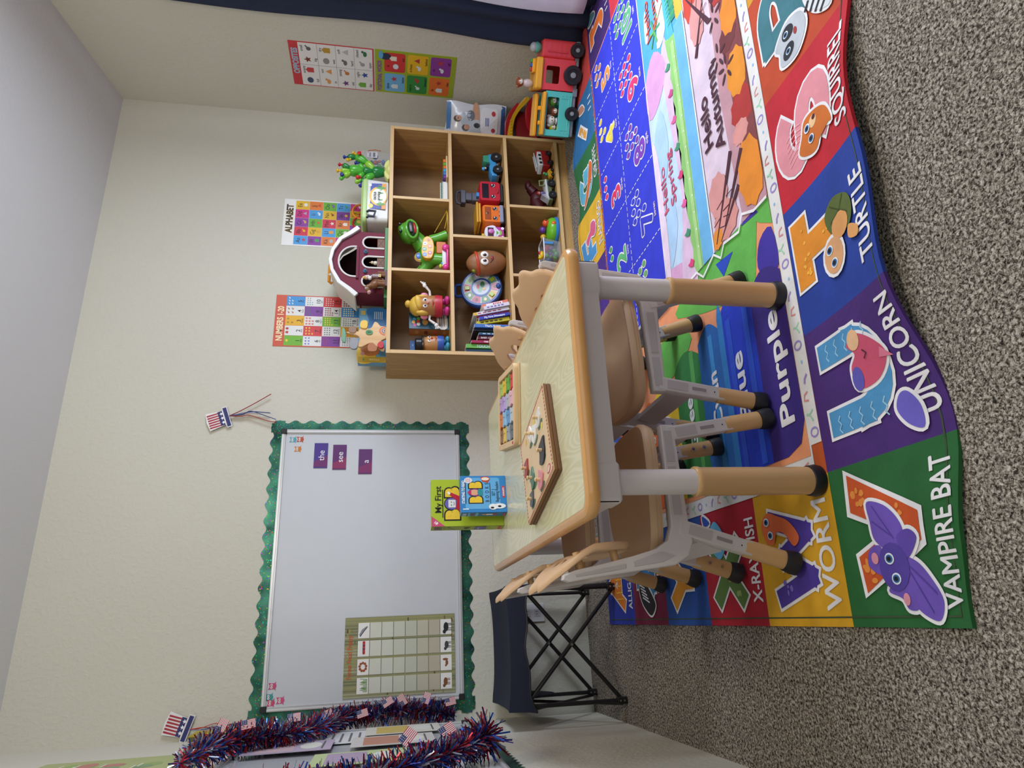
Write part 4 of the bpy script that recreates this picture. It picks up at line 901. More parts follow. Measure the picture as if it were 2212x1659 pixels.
# alphabet
P = Print(); P.rect(-PW/2, -PH/2, PW/2, PH/2, '#e8e7e4', 1); P.text('ALPHABET', .022, PH/2-.030, .034, '#e0b03a', 3, .06, .80); P.text('ALPHABET', .022, PH/2-.030, .034, '#23262c', 4, .03, .80)
ac = ['#4a9ad8', '#d0304a', '#8a3a9c', '#cc2a7c', '#e2b420', '#8a3a9c', '#e2b420', '#6aae30', '#4a9ad8', '#e07a2c', '#e07a2c', '#4a9ad8', '#d0304a', '#e2b420', '#6aae30', '#cc2a8c', '#6aae30', '#e07a2c', '#7a3a96', '#4a9ad8', '#4a9ad8', '#e07a2c', '#8a3a9c', '#6aae30', '#e2b420', '#cc2a7c']
ic = ['#c8323c', '#e2b420', '#d8a070', '#b0a0b0', '#eae6dc', '#4a9a5a', '#e09a3a', '#c06a30', '#d8e8f4', '#c8502c', '#b0b0b4', '#e09a3a', '#eee0d8', '#8a4a24', '#7a5ab0', '#e0b0c0', '#e8e0d8', '#f0e8e0', '#f0c030', '#3f9a5a', '#4a4a9a', '#5a4ab0', '#d8404a', '#e0d050', '#d83a3a', '#e8d8e0']
for n in range(26):
    row = min(n//5, 4); k = n-row*5; nc = 5 if row < 4 else 6; cw = (PW-.012)/nc; chh = (PH-.066)/5; x0 = -PW/2+.006+k*cw; y1 = PH/2-.060-row*chh
    P.rect(x0+.0005, y1-chh+.0005, x0+cw-.0005, y1-.0005, ac[n], 2); ch = chr(65+n); P.text(ch+ch.lower(), x0+cw*.48, y1-.022, .023, '#16141a', 3, .0, .85); mini(P, n+2, x0+cw*.55, y1-.052, .024, ic[n])
flat('alphabet_poster', 'white alphabet poster with coloured squares on the back wall above the middle of the bookcase', 'poster', P, BACK(-.735, 1.305, -.0005), PW+.004, PH, '#e8e7e4')
# opposites
P = Print(); P.rect(-PW/2, -PH/2, PW/2, PH/2, '#c8343c', 1); P.text('OPPOSITES', .018, PH/2-.024, .030, '#9fb4cc', 3, .05, .82); P.rect(-PW/2+.005, -PH/2+.006, PW/2-.005, PH/2-.047, '#e4e3e1', 2)
prs = [('full', 'empty', 'big', 'small'), ('in', 'out', 'wet', 'dry'), ('old', 'young', 'hard', 'soft'), ('day', 'night', 'open', 'closed')]
oc = [['#3a4a6a', '#c83a44', '#7a3420', '#5a5a60'], ['#d89a50', '#d89a50', '#8a8a8a', '#b8902c'], ['#6a3a7a', '#c8783a', '#6a6a6c', '#b8b8ba'], ['#6aa838', '#2c4a9a', '#9a9aa0', '#2f6f44']]
for r in range(4):
    y1 = PH/2-.047-r*.0937
    if r: P.line([(-PW/2+.005, y1), (PW/2-.005, y1)], .0012, '#50504e', 3)
    for c in range(4):
        x = -PW/2+.040+c*.070; up = c in (1, 3); P.text(prs[r][c], x, y1-(.015 if up else .080), .0145, '#161416', 3, .01, .95); mini(P, r*4+c+(1 if r == 3 else 0), x, y1-(.052 if up else .042), .040, oc[r][c])
P.line([(0, -PH/2+.006), (0, PH/2-.047)], .0012, '#50504e', 3)
flat('opposites_poster', 'white opposites poster with a red border, upper one on the right wall', 'poster', P, RIGHTW(-.377, 1.265, -.0005), PW, PH-.003, '#c8343c')
# positional words
P = Print(); P.rect(-PW/2, -PH/2, PW/2, PH/2, '#9aae24', 1); P.text('POSITIONAL WORDS', -.030, PH/2-.022, .022, '#8a4aa0', 3, .04, .70); P.ell(.105, PH/2-.055, .022, .030, '#23304c', 3); P.ell(.112, PH/2-.030, .026, .012, '#5fa8d8', 4)
for (c, r, col, a, b, k) in ((0, 0, '#6fb0dc', 'above', 'below', 1), (1, 0, '#cf3434', 'in', 'out', 0), (0, 1, '#2f8a3c', 'next to', 'between', 3), (1, 1, '#e0b41e', 'in front', 'behind', 4), (0, 2, '#e0702a', 'far', 'near', 1), (1, 2, '#8a3a96', 'on', 'off', 4)):
    x0 = -PW/2+.012+c*.138; y1 = PH/2-.048-r*.122; P.rr(x0, y1-.110, x0+.126, y1, .012, col, 2)
    P.text(a, x0+.038, y1-.018, .0145, '#161216', 4, .01, .85); P.text(b, x0+.086, y1-.098, .0145, '#161216', 4, .01, .85); mini(P, k, x0+.038, y1-.060, .036, '#d8e0e4'); mini(P, k+1, x0+.090, y1-.052, .036, '#b83a3a' if col != '#cf3434' else '#e8e0d0')
flat('positional_words_poster', 'lime green positional words poster, lower one on the right wall', 'poster', P, RIGHTW(-.379, .829, -.0005), PW, PH-.002, '#9aae24')

# ------------------------------------------------------------------ outlet
mb = MB(); mb.rbox((-.040, -.006, -.057), (.040, 0, .057), M('#d6d6d8', .4), .006, axis='y')
for z in (-.022, .022):
    mb.rbox((-.016, -.0075, z-.013), (.016, -.006, z+.013), M('#c8c8cc', .4), .006, axis='y')
    for x in (-.006, .006): mb.box((x-.001, -.0078, z-.002), (x+.001, -.0074, z+.006), BLK)
o = mb.build('wall_outlet', None); o.location = (-2.790, -.0005, .262); tag(o, 'white wall outlet plate behind the folding stool', 'outlet')

# ------------------------------------------------------------------ curtain at the side window
DEN = M('#232c42', .95, 0, .06, 0, .5, 700); LINE = M('#dfe2ea', .9)
ct = thing('window_curtain', 'long dark blue curtain hanging to the floor at the right wall', 'curtain', (-.075, -.735, 0))
def pleats(y0, y1, z0, z1, amp, wl, m, x=0, ph=0, name='curtain_panel', flare=0.0):
    ny, nz = 80, 30; vs = []
    for j in range(nz+1):
        z = z0+(z1-z0)*j/nz
        for i in range(ny+1):
            u = i/ny; y = y0+(y1-y0)*u; q = 1-j/nz
            vs.append((x+amp*(.45+.55*q)*math.sin(2*PI*(y/wl)+ph+.5*math.sin(3*z))-.012*q, y+.028*math.sin(z*4.4)*(1-u)*q+flare*q*(1-u), z))
    mb = MB(); mb.raw(vs, [(j*(ny+1)+i, j*(ny+1)+i+1, (j+1)*(ny+1)+i+1, (j+1)*(ny+1)+i) for j in range(nz) for i in range(ny)], m)
    o = mb.build(name, ct, True, 80); so = o.modifiers.new('s', 'SOLIDIFY'); so.thickness = .003; return o
pleats(-.02, -.44, .012, 2.035, .020, .13, DEN)
pleats(-.245, -.50, .060, 2.03, .008, .20, LINE, x=-.034, ph=1.0, name='curtain_lining')
mb = MB(); mb.cyl((0, -.12, 2.045), (0, -2.35, 2.045), .010, M('#3a3634', .4, .5), n=12); mb.build('curtain_rod', ct)
# ------------------------------------------------------------------ things on the table
BOXF = lambda w, h: None
def game_box(name, label, cat, x, y, z, w, d, h, base, side, rz=0, front=None, left=None, group=None, matr=.38, design=None):
    """upright box: origin at the centre of its foot; front faces local -Y"""
    t = thing(name, label, cat, (x, y, z), rz, group)
    mb = MB(); mb.rbox((-w/2, -d/2, 0), (w/2, d/2, h), M(base, matr), .002)
    o = mb.build('carton', t)
    mt = lambda c: M(c, matr, 0, .01)
    DS = Matrix.Diagonal((w/design[0], h/design[1], 1, 1)) if design else Matrix.Identity(4); DL = Matrix.Diagonal((1, h/design[1], 1, 1)) if design else Matrix.Identity(4)
    if front: MB().pr(front, Matrix(((1, 0, 0, 0), (0, 0, -1, -d/2-.0002), (0, 1, 0, h/2), (0, 0, 0, 1))) @ DS, .0003, mt).build('front_print', t, False)
    if left: MB().pr(left, Matrix(((0, 0, -1, -w/2-.0002), (-1, 0, 0, 0), (0, 1, 0, h/2), (0, 0, 0, 1))) @ DL, .0003, mt).build('side_print', t, False)
    return t
def bob(P, cx, cy, s, oc='#7a5fb0'):
    """the outlined BOB lettering with a round picture for the O"""
    for sg, ch in ((-1, 'B'), (1, 'B')):
        P.text(ch, cx+sg*s*.80, cy, s, '#16161a', 3, .09, 1.0); P.text(ch, cx+sg*s*.80, cy, s*.96, '#ecc83a', 4, .035, .98)
        P.rect(cx+sg*s*.80-s*.12, cy+s*.10, cx+sg*s*.80+s*.15, cy+s*.36, '#ecc83a', 5); P.rect(cx+sg*s*.80-s*.12, cy-s*.36, cx+sg*s*.80+s*.18, cy-s*.06, '#ecc83a', 5)
    P.ell(cx, cy, s*.48, s*.56, '#16161a', 3, n=24); P.ell(cx, cy, s*.42, s*.50, oc, 4, n=24)
# rear (lime) box
w, h = .158, .238
P = Print(); P.rect(-w/2, -h/2, w/2, h/2, '#a9bf2e', 1); P.text('My First', .010, h/2-.022, .021, '#18181c', 3, .015, .95); P.rect(-.050, h/2-.039, .044, h/2-.036, '#18181c', 3)
bob(P, -.004, h/2-.068, .047, '#6a62b4'); P.rr(-.017, h/2-.080, .009, h/2-.056, .002, '#e4e4e2', 6); P.ell(-.009, h/2-.066, .0018, .0018, '#18181c', 7, n=8); P.ell(.001, h/2-.066, .0018, .0018, '#18181c', 7, n=8); P.line([(-.010, h/2-.073), (-.004, h/2-.076), (.002, h/2-.073)], .0014, '#18181c', 7)
P.poly([(-.030, h/2-.094), (-.020, h/2-.080), (.006, h/2-.084), (.026, h/2-.060), (.034, h/2-.066), (.018, h/2-.100), (-.016, h/2-.104)], '#c02038', 6); P.ell(.032, h/2-.058, .006, .004, '#f0f0ee', 7, rot=.7)
P.poly([(-w/2, h/2), (-w/2, h/2-.012), (-w/2+.046, h/2-.052) if False else (-w/2, h/2-.044), (-w/2+.034, h/2)], '#c84a78', 3); P.text('#1', -w/2+.011, h/2-.014, .010, '#ffffff', 4, .02, .9, .9)
L = Print(); L.rect(-.025, -h/2, .025, h/2, '#98a824', 1); L.line([(-.025, h*.16), (.025, h*.28)], .0014, '#20220c', 3)
for sg in (-1, 1): L.text('B', sg*.011, h*.42, .018, '#4a4a7a', 3, .03, .8)
L.ell(0, h*.42, .007, .010, '#a02a4a', 3); L.text('BOOKS', 0, h*.365, .006, '#20220c', 3, 0, 1.2); o_ = ellipse(.006, h*.29, .009, .010, 12); L.line(o_+[o_[0]], .0014, '#20220c', 3)
L.poly([(-.010, h*.02), (.006, h*.06), (.012, -h*.04), (.0, -h*.02)], '#20220c', 3); L.rect(-.019, -h*.26, .019, -h*.10, '#6a62a0', 3); L.text('My First', .0, -h*.15, .006, '#e8e8f0', 4, .01, .8); L.rect(-.020, -h*.47, .020, -h*.43, '#c02a34', 3)
g1 = game_box('book_box', 'lime green reader book box standing behind the blue one on the table', 'book box', -2.460, -.995, TZ+.001, w, .050, h, '#a9bf2e', '#98a824', math.radians(6), P, L, 'boxed reader sets')
# front (blue) box
w, h = .112, .102
P = Print(); P.rect(-w/2, -h/2, w/2, h/2, '#2f83c8', 1); P.rr(-w/2+.010, -h/2+.014, w/2-.006, h/2-.010, .006, '#62abe2', 2); bob(P, .004, h*.18, .028, '#8a3f9c')
P.ell(.004, h*.20, .009, .011, '#e0a888', 6, n=12); P.poly([(-.006, h*.27), (.004, h*.36), (.014, h*.27)], '#c02a6a', 7); P.poly([(-.008, h*.10), (.004, h*.14), (.016, h*.10), (.012, h*.02), (-.004, h*.02)], '#2f8f98', 7)
P.rect(-.030, h*.385, .034, h*.400, '#16161a', 3); P.rect(-.030, -h*.155, .034, -h*.14, '#16161a', 3); P.text('B  O  O  K  S', .004, -h*.075, .0085, '#16161a', 3, .01, .9)
P.text('SET 1', .004, -h*.215, .0075, '#16161a', 3, .01, .9); P.text('Beginning Readers', .006, -h*.295, .0075, '#16161a', 3, .01, .82); P.text('STARTING TO READ', .006, h*.445, .0065, '#eef4fa', 3, .03, .85); P.text('1', -w/2+.010, h*.40, .012, '#eef4fa', 3, .05, .9)
P.rr(-.012, -h*.47, .024, -h*.41, .002, '#c8404a', 3); P.text('SCHOLASTIC', .006, -h*.44, .0036, '#ffffff', 4, .02, .9); P.ell(w/2-.014, h*.33, .009, .009, '#e8e4ea', 3); 
for k in range(3): P.rect(w/2-.020, h*.29+k*.004, w/2-.008, h*.30+k*.004, '#c0586a', 4)
P.poly([(w/2-.004, h*.06), (w/2-.018, h*.02), (w/2-.022, -h*.10), (w/2-.010, -h*.16), (w/2-.002, -h*.10)], '#c04a34', 4); P.ell(w/2-.010, -h*.05, .005, .009, '#f0e0d0', 5)
P.ell(-w/2+.016, -h*.20, .009, .010, '#eceef2', 4); P.ell(-w/2+.018, -h*.34, .008, .014, '#eceef2', 4); P.ell(-w/2+.013, -h*.18, .003, .004, '#18181c', 5); P.ell(-w/2+.017, -h*.34, .003, .004, '#18181c', 5)
L = Print(); L.rect(-.021, -h/2, .021, h/2, '#1f6fae', 1); L.text('STAGE 1', 0, h*.42, .008, '#eef4fa', 3, .03, .85); L.rect(-.018, h*.12, .018, h*.34, '#7ab4d8', 2); L.ell(0, h*.24, .006, .007, '#8a2f7a', 3)
for sg in (-1, 1): L.text('B', sg*.011, h*.24, .012, '#20324a', 3, .03, .8)
L.ell(0, -h*.02, .006, .007, '#d8a880', 3); L.poly([(-.007, -h*.06), (.007, -h*.06), (.006, -h*.20), (-.006, -h*.20)], '#eceef2', 3); L.rect(-.006, -h*.30, .006, -h*.20, '#c03a44', 3); L.rect(-.014, -h*.475, .014, -h*.43, '#c03a4a', 3)
g2 = game_box('book_box', 'sky blue reader book box standing in front of the lime one on the table', 'book box', -2.446, -1.070, TZ+.001, .122, .042, .148, '#2577ba', '#1f6fae', math.radians(7), P, L, 'boxed reader sets', .38, (w, h))

# wooden puzzles (printed tops with lift-out pieces)
PEG, ANI = -76, -101
def peg_puzzle():
    w, d = .312, .232
    t = thing('farm_peg_puzzle', 'thick wooden farm peg puzzle with red stitched border, nearest on the table', 'puzzle', (-2.460, -1.637, TZ+.0008), math.radians(PEG))
    mb = MB(); mb.rbox((-w/2, -d/2, 0), (w/2, d/2, .009), M('#6f4a2a', .55), .006); mb.rbox((-w/2, -d/2, .0092), (w/2, d/2, .0175), M('#7a522c', .5), .006); mb.rbox((-w/2+.0005, -d/2+.0005, .0176), (w/2-.0005, d/2-.0005, .0190), M('#d8bb90', .45), .006)
    mb.build('board', t)
    P = Print(); P.rect(-w/2+.003, -d/2+.003, w/2-.003, d/2-.003, '#dcc09a', 1)
    for k in range(30):
        u = -w/2+.008+k*(w-.016)/29
        for y in (-d/2+.006, d/2-.006): P.line([(u-.003, y), (u+.002, y)], .0065, '#b5303c', 2)
    for k in range(22):
        v = -d/2+.010+k*(d-.020)/21
        for x in (-w/2+.006, w/2-.006): P.line([(x, v-.003), (x, v+.002)], .0065, '#b5303c', 2)
    for x, y, c in ((-.08, .085, '#e0b840'), (.03, .085, '#e0c85a'), (.10, .03, '#e0c85a'), (-.11, -.06, '#e0c850')): P.ell(x, y, .010, .009, c, 2)
    P.ell(.115, -.092, .018, .010, '#c03a54', 2); P.ell(.115, -.092, .014, .007, '#e0c0b0', 3)
    for x, y in ((-.10, .02), (-.03, -.04), (.03, .05), (.09, .06), (.08, -.03), (-.07, -.075), (-.02, .07), (.04, -.08)): P.ell(x, y-.020, .026, .009, '#4a6a4a', 2, n=12)
    mb = MB(); mb.pr(P, T(0, 0, .0191), .00025, lambda c: M(c, .45, 0, .01)); mb.build('printed_top', t, False)
    PE = M('#d8b88a', .45)
    for k, (x, y, c, s, rot) in enumerate(((-.10, .02, '#a04038', .026, .2), (-.045, -.035, '#4f7a6a', .026, .8), (.03, .05, '#e6e4e2', .028, -.2), (.085, .062, '#dcdcd8', .024, .4), (.085, -.028, '#26262c', .034, .3), (-.075, -.078, '#5a5a6a', .022, .1), (-.015, .075, '#e8e8ea', .020, 1.1), (.035, -.080, '#d88a94', .028, -.4))):
        mb = MB(); q = [(math.cos(2*PI*i/9)*s*(1.15 if i % 2 else .7)*1.1, math.sin(2*PI*i/9)*s*(.75 if i % 3 else 1.0)) for i in range(9)]
        mb.plate(smooth_closed(q, 3), .004, M(c, .4), T(x, y, .0212) @ rotz(rot), bevel=.0006)
        mb.cyl((x, y, .0232), (x, y, .034), .0042, PE, n=10); mb.ball((x, y, .034), (.0055, .0055, .003), PE, 10, 6); mb.build('peg_piece', t)
def animal_puzzle():
    w, d = .290, .246
    t = thing('animal_block_puzzle', 'framed wooden puzzle with colourful animal pieces, farther one on the table', 'puzzle', (-2.210, -1.258, TZ+.0008), math.radians(ANI))
    PW_ = M('#d8b88e', .5, 0, .06)
    mb = MB(); mb.rbox((-w/2, -d/2, 0), (w/2, d/2, .006), PW_, .016)
    v, f = plate_geo(rrect(w, d, .020, 5), [rrect(w-.036, d-.036, .008, 3)], .014, .0018, 2); mb.raw(v, f, PW_, T(0, 0, .0125)); mb.build('frame', t)
    cl = ['#8a5a3a', '#e8b830', '#b8bcc0', '#c0c4c8', '#e07a30', '#e8c040', '#5aa83a', '#e8b0c0', '#b89ad0', '#8fbfe0', '#9aa0a8', '#d83a3a', '#a8c860', '#c0a8e0', '#5f98d0', '#606870']
    k = 0
    for j in range(4):
        for i in range(4):
            x0 = -w/2+.020+i*(w-.040)/4; y0 = -d/2+.020+j*(d-.040)/4; ww, hh = (w-.040)/4-.002, (d-.040)/4-.002
            mb = MB(); q = [(x0, y0), (x0+ww*.5, y0+hh*.12), (x0+ww, y0), (x0+ww*.92, y0+hh*.5), (x0+ww, y0+hh), (x0+ww*.45, y0+hh*.86), (x0, y0+hh), (x0+ww*.1, y0+hh*.5)]
            mb.plate(smooth_closed(q, 3), .010, M(cl[(k*5) % 16], .4), T(0, 0, .0115+.001*(k % 3)), bevel=.0012)
            mb.ball((x0+ww*.3, y0+hh*.6, .0168+.001*(k % 3)), (.0022, .0022, .0006), BLK, 8, 4); mb.ball((x0+ww*.55, y0+hh*.6, .0168+.001*(k % 3)), (.0022, .0022, .0006), BLK, 8, 4)
            mb.build('animal_piece', t); k += 1
    mb = MB(); P = Print(); P.rect(-.010, -.004, .010, .004, '#b8303c', 1); mb.pr(P, T(w/2-.03, -d/2+.009, .0195), .0002); mb.build('maker_mark', t, False)
peg_puzzle(); animal_puzzle()

# ------------------------------------------------------------------ things on top of the bookcase
# behind: activity box, lying against the wall
P = Print(); w, h = .292, .135
P.rect(-w/2, -h/2, w/2, h/2, '#5f9fc8', 1); P.poly(smooth_closed([(-.05, h/2), (.02, .03), (-.01, -.03), (-.10, -.02), (-w/2, .0), (-w/2, h/2)], 4), '#d8b848', 2); P.poly([(-w/2, -h/2), (-w/2+.03, -h/2), (-w/2+.03, h/2), (-w/2, h/2)], '#b89a34', 3)
P.poly(smooth_closed([(.02, h/2-.002), (.07, .02), (w/2-.002, .03), (w/2-.002, -h/2), (.06, -h/2)], 4), '#2f6fae', 2); P.rr(w/2-.036, h/2-.030, w/2-.012, h/2-.008, .004, '#c8b060', 4)
P.text('VITOONS', -w/2+.015, -.012, .009, '#e8dcb0', 4, .02, .9, PI/2); P.ell(-w/2+.015, .040, .006, .004, '#5a8a3a', 4); P.poly(smooth_closed([(-.112, .02), (-.09, .05), (-.06, .055), (-.045, .02), (-.06, -.03), (-.10, -.03)], 3), '#b8703c', 4); P.ell(-.10, .045, .010, .010, '#c88a8a', 5)
for k in range(5): P.rect(.088, -.010-k*.009, .130, -.006-k*.009, '#b8cfe4', 4)
game_box('toy_carton', 'blue and yellow toy carton behind the wooden tree on the bookcase', 'toy box', -1.460, -.120, RT+.0005, w, .050, h, '#5f9fc8', '#b89a34', 0, P, None)
# wooden balancing tree with animals
TREEW = wood_mat('pale_tree_wood', '#c99f6e', '#e0bd8d', 'Z', 6, .55)
t = thing('balancing_tree', 'pale wooden balancing tree with animal pieces on the bookcase top', 'wooden toy', (-1.500, -.235, RT+.0008))
XZ0 = Matrix(((1, 0, 0, 0), (0, 0, -1, 0), (0, 1, 0, 0), (0, 0, 0, 1)))
tr = [(-.018, 0), (-.030, .022), (-.075, .006), (-.082, .020), (-.045, .062), (-.052, .088), (-.066, .112), (-.064, .130), (-.040, .122), (-.012, .128), (.000, .160), (.006, .190), (.016, .160), (.014, .132), (.048, .116), (.053, .104), (.030, .086), (.040, .068), (.068, .056), (.062, .040), (.046, .028), (.040, 0)]
mb = MB(); mb.plate(smooth_closed(tr, 2), .016, TREEW, XZ0, bevel=.002); mb.build('tree_body', t)
for nm, pts, c, x, z, y in (('hippo_piece', [(-.022, -.016), (.020, -.020), (.030, 0), (.018, .018), (-.012, .020), (-.028, .006)], '#8d8d92', -.052, .150, -.002), ('lizard_piece', [(-.034, -.006), (.010, -.008), (.036, 0), (.040, .010), (.010, .012), (-.020, .012)], '#6a9a7c', -.012, .196, 0), ('hedgehog_piece', [(-.014, -.014), (.014, -.016), (.020, .004), (.004, .020), (-.014, .012)], '#8a6a50', .020, .158, -.001),
                        ('lion_piece', [(-.018, -.012), (.018, -.014), (.022, .010), (.004, .020), (-.016, .016)], '#e2bb48', .048, .104, -.004), ('bear_piece', [(-.018, -.018), (.018, -.018), (.022, .014), (0, .024), (-.020, .016)], '#a8683c', -.066, .062, .004), ('mushroom_piece', [(-.012, -.012), (.012, -.012), (.018, .004), (0, .016), (-.018, .004)], '#c02a34', -.058, .024, -.010)):
    mb = MB(); mb.plate(smooth_closed(pts, 3), .014, M(c, .5), XZ0 @ T(x, z, -y+.004), bevel=.0015); mb.build(nm, t)
mb = MB(); mb.plate(ellipse(.010, .080, .013, .017, 16), .004, M('#4f8f5c', .5), XZ0 @ T(0, 0, .010)); P = Print(); P.line([(.010, .068), (.010, .092)], .0015, '#1c3c24', 1)
for q in (.074, .081): P.line([(.010, q), (.018, q+.006)], .0012, '#1c3c24', 1); P.line([(.010, q), (.002, q+.006)], .0012, '#1c3c24', 1)
mb.pr(P, XZ0 @ T(0, 0, .0125)); mb.build('leaf_piece', t)
P = Print()
for r_, c in ((.024, '#d8685a'), (.019, '#e0a04a'), (.014, '#6a8ab8'), (.009, '#e0b090'), (.004, '#3a4a7a')): P.poly([(.020+r_*math.cos(PI*i/10), .006+r_*1.15*math.sin(PI*i/10)) for i in range(11)], c, int(6-r_*200))
mb = MB(); mb.pr(P, XZ0 @ T(0, 0, .0082), .0004); mb.build('rainbow_piece', t, False)
# barn
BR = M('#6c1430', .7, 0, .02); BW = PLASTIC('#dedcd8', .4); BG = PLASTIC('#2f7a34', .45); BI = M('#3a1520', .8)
t = thing('toy_barn', 'crimson toy barn with a white curved roof in the middle of the bookcase top', 'toy barn', (-1.115, -.185, RT+.0005))
t.rotation_euler = (0, 0, math.radians(-3))
def gam(sc=1.0, z0=.014): return [(-.190*sc, z0), (-.190*sc, .150), (-.158*sc, .185), (-.120*sc, .235), (-.055*sc, .270), (.0, .280), (.055*sc, .270), (.120*sc, .235), (.158*sc, .185), (.190*sc, .150), (.190*sc, z0)]
def arch(cx, z0, w, h, n=8): return [(cx-w/2, z0), (cx-w/2, z0+h-w/2)]+[(cx-w/2*math.cos(PI*i/n), z0+h-w/2+w/2*math.sin(PI*i/n)) for i in range(1, n)]+[(cx+w/2, z0+h-w/2), (cx+w/2, z0)]
wins = [arch(-.105, .018, .058, .105), arch(.0, .018, .062, .105), arch(.108, .018, .062, .105)]
loft = [(-.082, .152)]+[(-.082*math.cos(PI*i/16), .165+.072*math.sin(PI*i/16)) for i in range(17)]+[(.082, .152)]
front = [(x*.88, z*.97) for x, z in gam()]
mb = MB(); mb.plate(front, .008, BR, XZ0 @ T(0, 0, .080), holes=wins+[loft], bevel=.001); mb.build('front_wall', t)
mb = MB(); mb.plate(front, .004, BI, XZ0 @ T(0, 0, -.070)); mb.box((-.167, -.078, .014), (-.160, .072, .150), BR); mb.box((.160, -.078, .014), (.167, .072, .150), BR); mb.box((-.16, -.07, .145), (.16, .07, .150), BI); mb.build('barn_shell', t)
for q in wins+[loft]:
    path = [(x, -.0855, z) for x, z in (q[:-1]+[q[-1]])]; mb = MB(); mb.tube(path, .0048, BW, 8); mb.build('window_trim', t)
mb = MB(); mb.box((-.092, -.093, .140), (.080, -.082, .152), BR); mb.build('loft_rail', t)
for x in (.0, .108, -.105):
    mb = MB(); mb.box((x-.026, -.083, .018), (x+.026, -.077, .052), M('#7a5442', .6)); P = Print(); P.line([(-.022, -.014), (.022, .014)], .004, '#5a3a2c', 1); P.line([(-.022, .014), (.022, -.014)], .004, '#5a3a2c', 1); mb.pr(P, Matrix(((1, 0, 0, x), (0, 0, -1, -.0832), (0, 1, 0, .035), (0, 0, 0, 1))), .0005); mb.build('stall_door', t, False)
for x in (-.052, .054):
    mb = MB(); mb.lathe([(.003, 0), (.010, .004), (.005, .010), (.006, .016), (.002, .022)], PLASTIC('#3f87b0'), 10, Matrix(((1, 0, 0, x), (0, 0, -1, -.086), (0, 1, 0, .108), (0, 0, 0, 1)))); mb.ball((x, -.092, .104), .005, PLASTIC('#c07a50'), 10, 6); mb.build('lamp_ornament', t)
rf = gam(); outer = [(x*1.02, z+.004) for x, z in rf[1:-1]]; inner = [(x*.93, z-.012) for x, z in rf[1:-1]]
mb = MB(); mb.plate(outer+inner[::-1], .020, BW, XZ0 @ T(0, 0, .090), bevel=.002); mb.build('roof_fascia', t)
mb = MB(); o2 = [(x*1.0, z) for x, z in outer[:]]; i2 = [(x*.985, z-.005) for x, z in outer]
ROOFM = clear_mat('milky_roof_plastic', '#d9cfc4', .82, .45)
lp = [[(x, -.080, z) for x, z in o2]+[(x, -.080, z) for x, z in i2[::-1]], [(x, .085, z) for x, z in o2]+[(x, .085, z) for x, z in i2[::-1]]]
mb.loft(lp, M('#cbc4bb', .45)); mb.build('roof_shell', t)
mb = MB(); mb.box((-.195, -.098, 0), (.190, .080, .015), BG); mb.build('green_base', t)
mb = MB(); mb.tube([(-.065, .04, .276), (-.060, .03, .290), (.025, .03, .290), (.045, .03, .284)], .008, PLASTIC('#d08a30')); mb.build('roof_handle', t)
mb = MB(); mb.lathe([(.010, 0), (.008, .010), (.001, .022)], BW, 12, T(-.045, -.02, .268)); mb.build('finial', t)
t = thing('toy_hen', 'small cream toy hen looking out of the middle barn window', 'toy animal', (-1.112, -.250, RT+.060)); MB().ball((0, 0, 0), (.012, .010, .014), PLASTIC('#d8cdb8')).ball((0, -.004, .016), .008, PLASTIC('#d8cdb8')).build('body', t); MB().lathe([(.004, 0), (.0005, .010)], PLASTIC('#d0a040'), 8, T(0, -.004, .022)).build('comb', t)
# brown horse with rider
t = thing('toy_horse', 'brown plastic toy horse with a buckled saddle standing before the barn', 'toy horse', (-1.245, -.302, RT+.0008)); HB = PLASTIC('#7a4f2c', .42)
mb = MB(); mb.box((-.030, -.020, 0), (.055, .020, .010), M('#4a2630', .5)); mb.build('stand', t)
mb = MB(); mb.ball((.012, 0, .050), (.036, .020, .024), HB); mb.ball((-.016, 0, .060), (.020, .018, .026), HB, R=Matrix.Rotation(-.5, 4, 'Y')); mb.tube([(-.014, 0, .062), (-.028, 0, .082), (-.034, 0, .096)], [.016, .013, .012], HB, 12); mb.ball((-.044, 0, .092), (.020, .013, .012), HB, R=Matrix.Rotation(-.5, 4, 'Y'))
for x in (-.016, -.004, .030, .042): mb.tube([(x, -.010, .045), (x, -.011, .026), (x-.002, -.012, .010)], [.010, .008, .010], HB, 10); 
for x in (-.012, .036): mb.tube([(x, .010, .045), (x, .011, .026), (x-.002, .012, .010)], [.010, .008, .010], HB, 10)
mb.build('body', t); MB().ball((-.060, -.001, .084), (.010, .012, .010), PLASTIC('#c49a94')).build('muzzle', t); MB().ball((-.044, -.011, .100), .0045, PLASTIC('#eeeeea')).ball((-.045, -.014, .100), .0022, BLK).build('eye', t)
MB().rbox((.004, -.024, .040), (.032, .024, .074), PLASTIC('#5f3a30'), .006).build('saddle', t); MB().box((.012, -.0265, .030), (.026, -.0245, .042), PLASTIC('#d8b030')).box((.015, -.0268, .033), (.023, -.0266, .039), PLASTIC('#5f3a30')).build('buckle', t)
t = thing('toy_cow_figure', 'small pale toy figure with a yellow hat sitting above the toy horse', 'toy figure', (-1.222, -.296, RT+.075)); MB().ball((0, 0, .008), (.012, .010, .012), PLASTIC('#e4e0dc')).ball((0, 0, .026), .010, PLASTIC('#d8b098')).ball((.008, -.006, .008), .004, BLK).build('body', t); MB().lathe([(.012, 0), (.006, .002), (.005, .010)], PLASTIC('#e0b848'), 12, T(0, 0, .033)).build('hat', t)
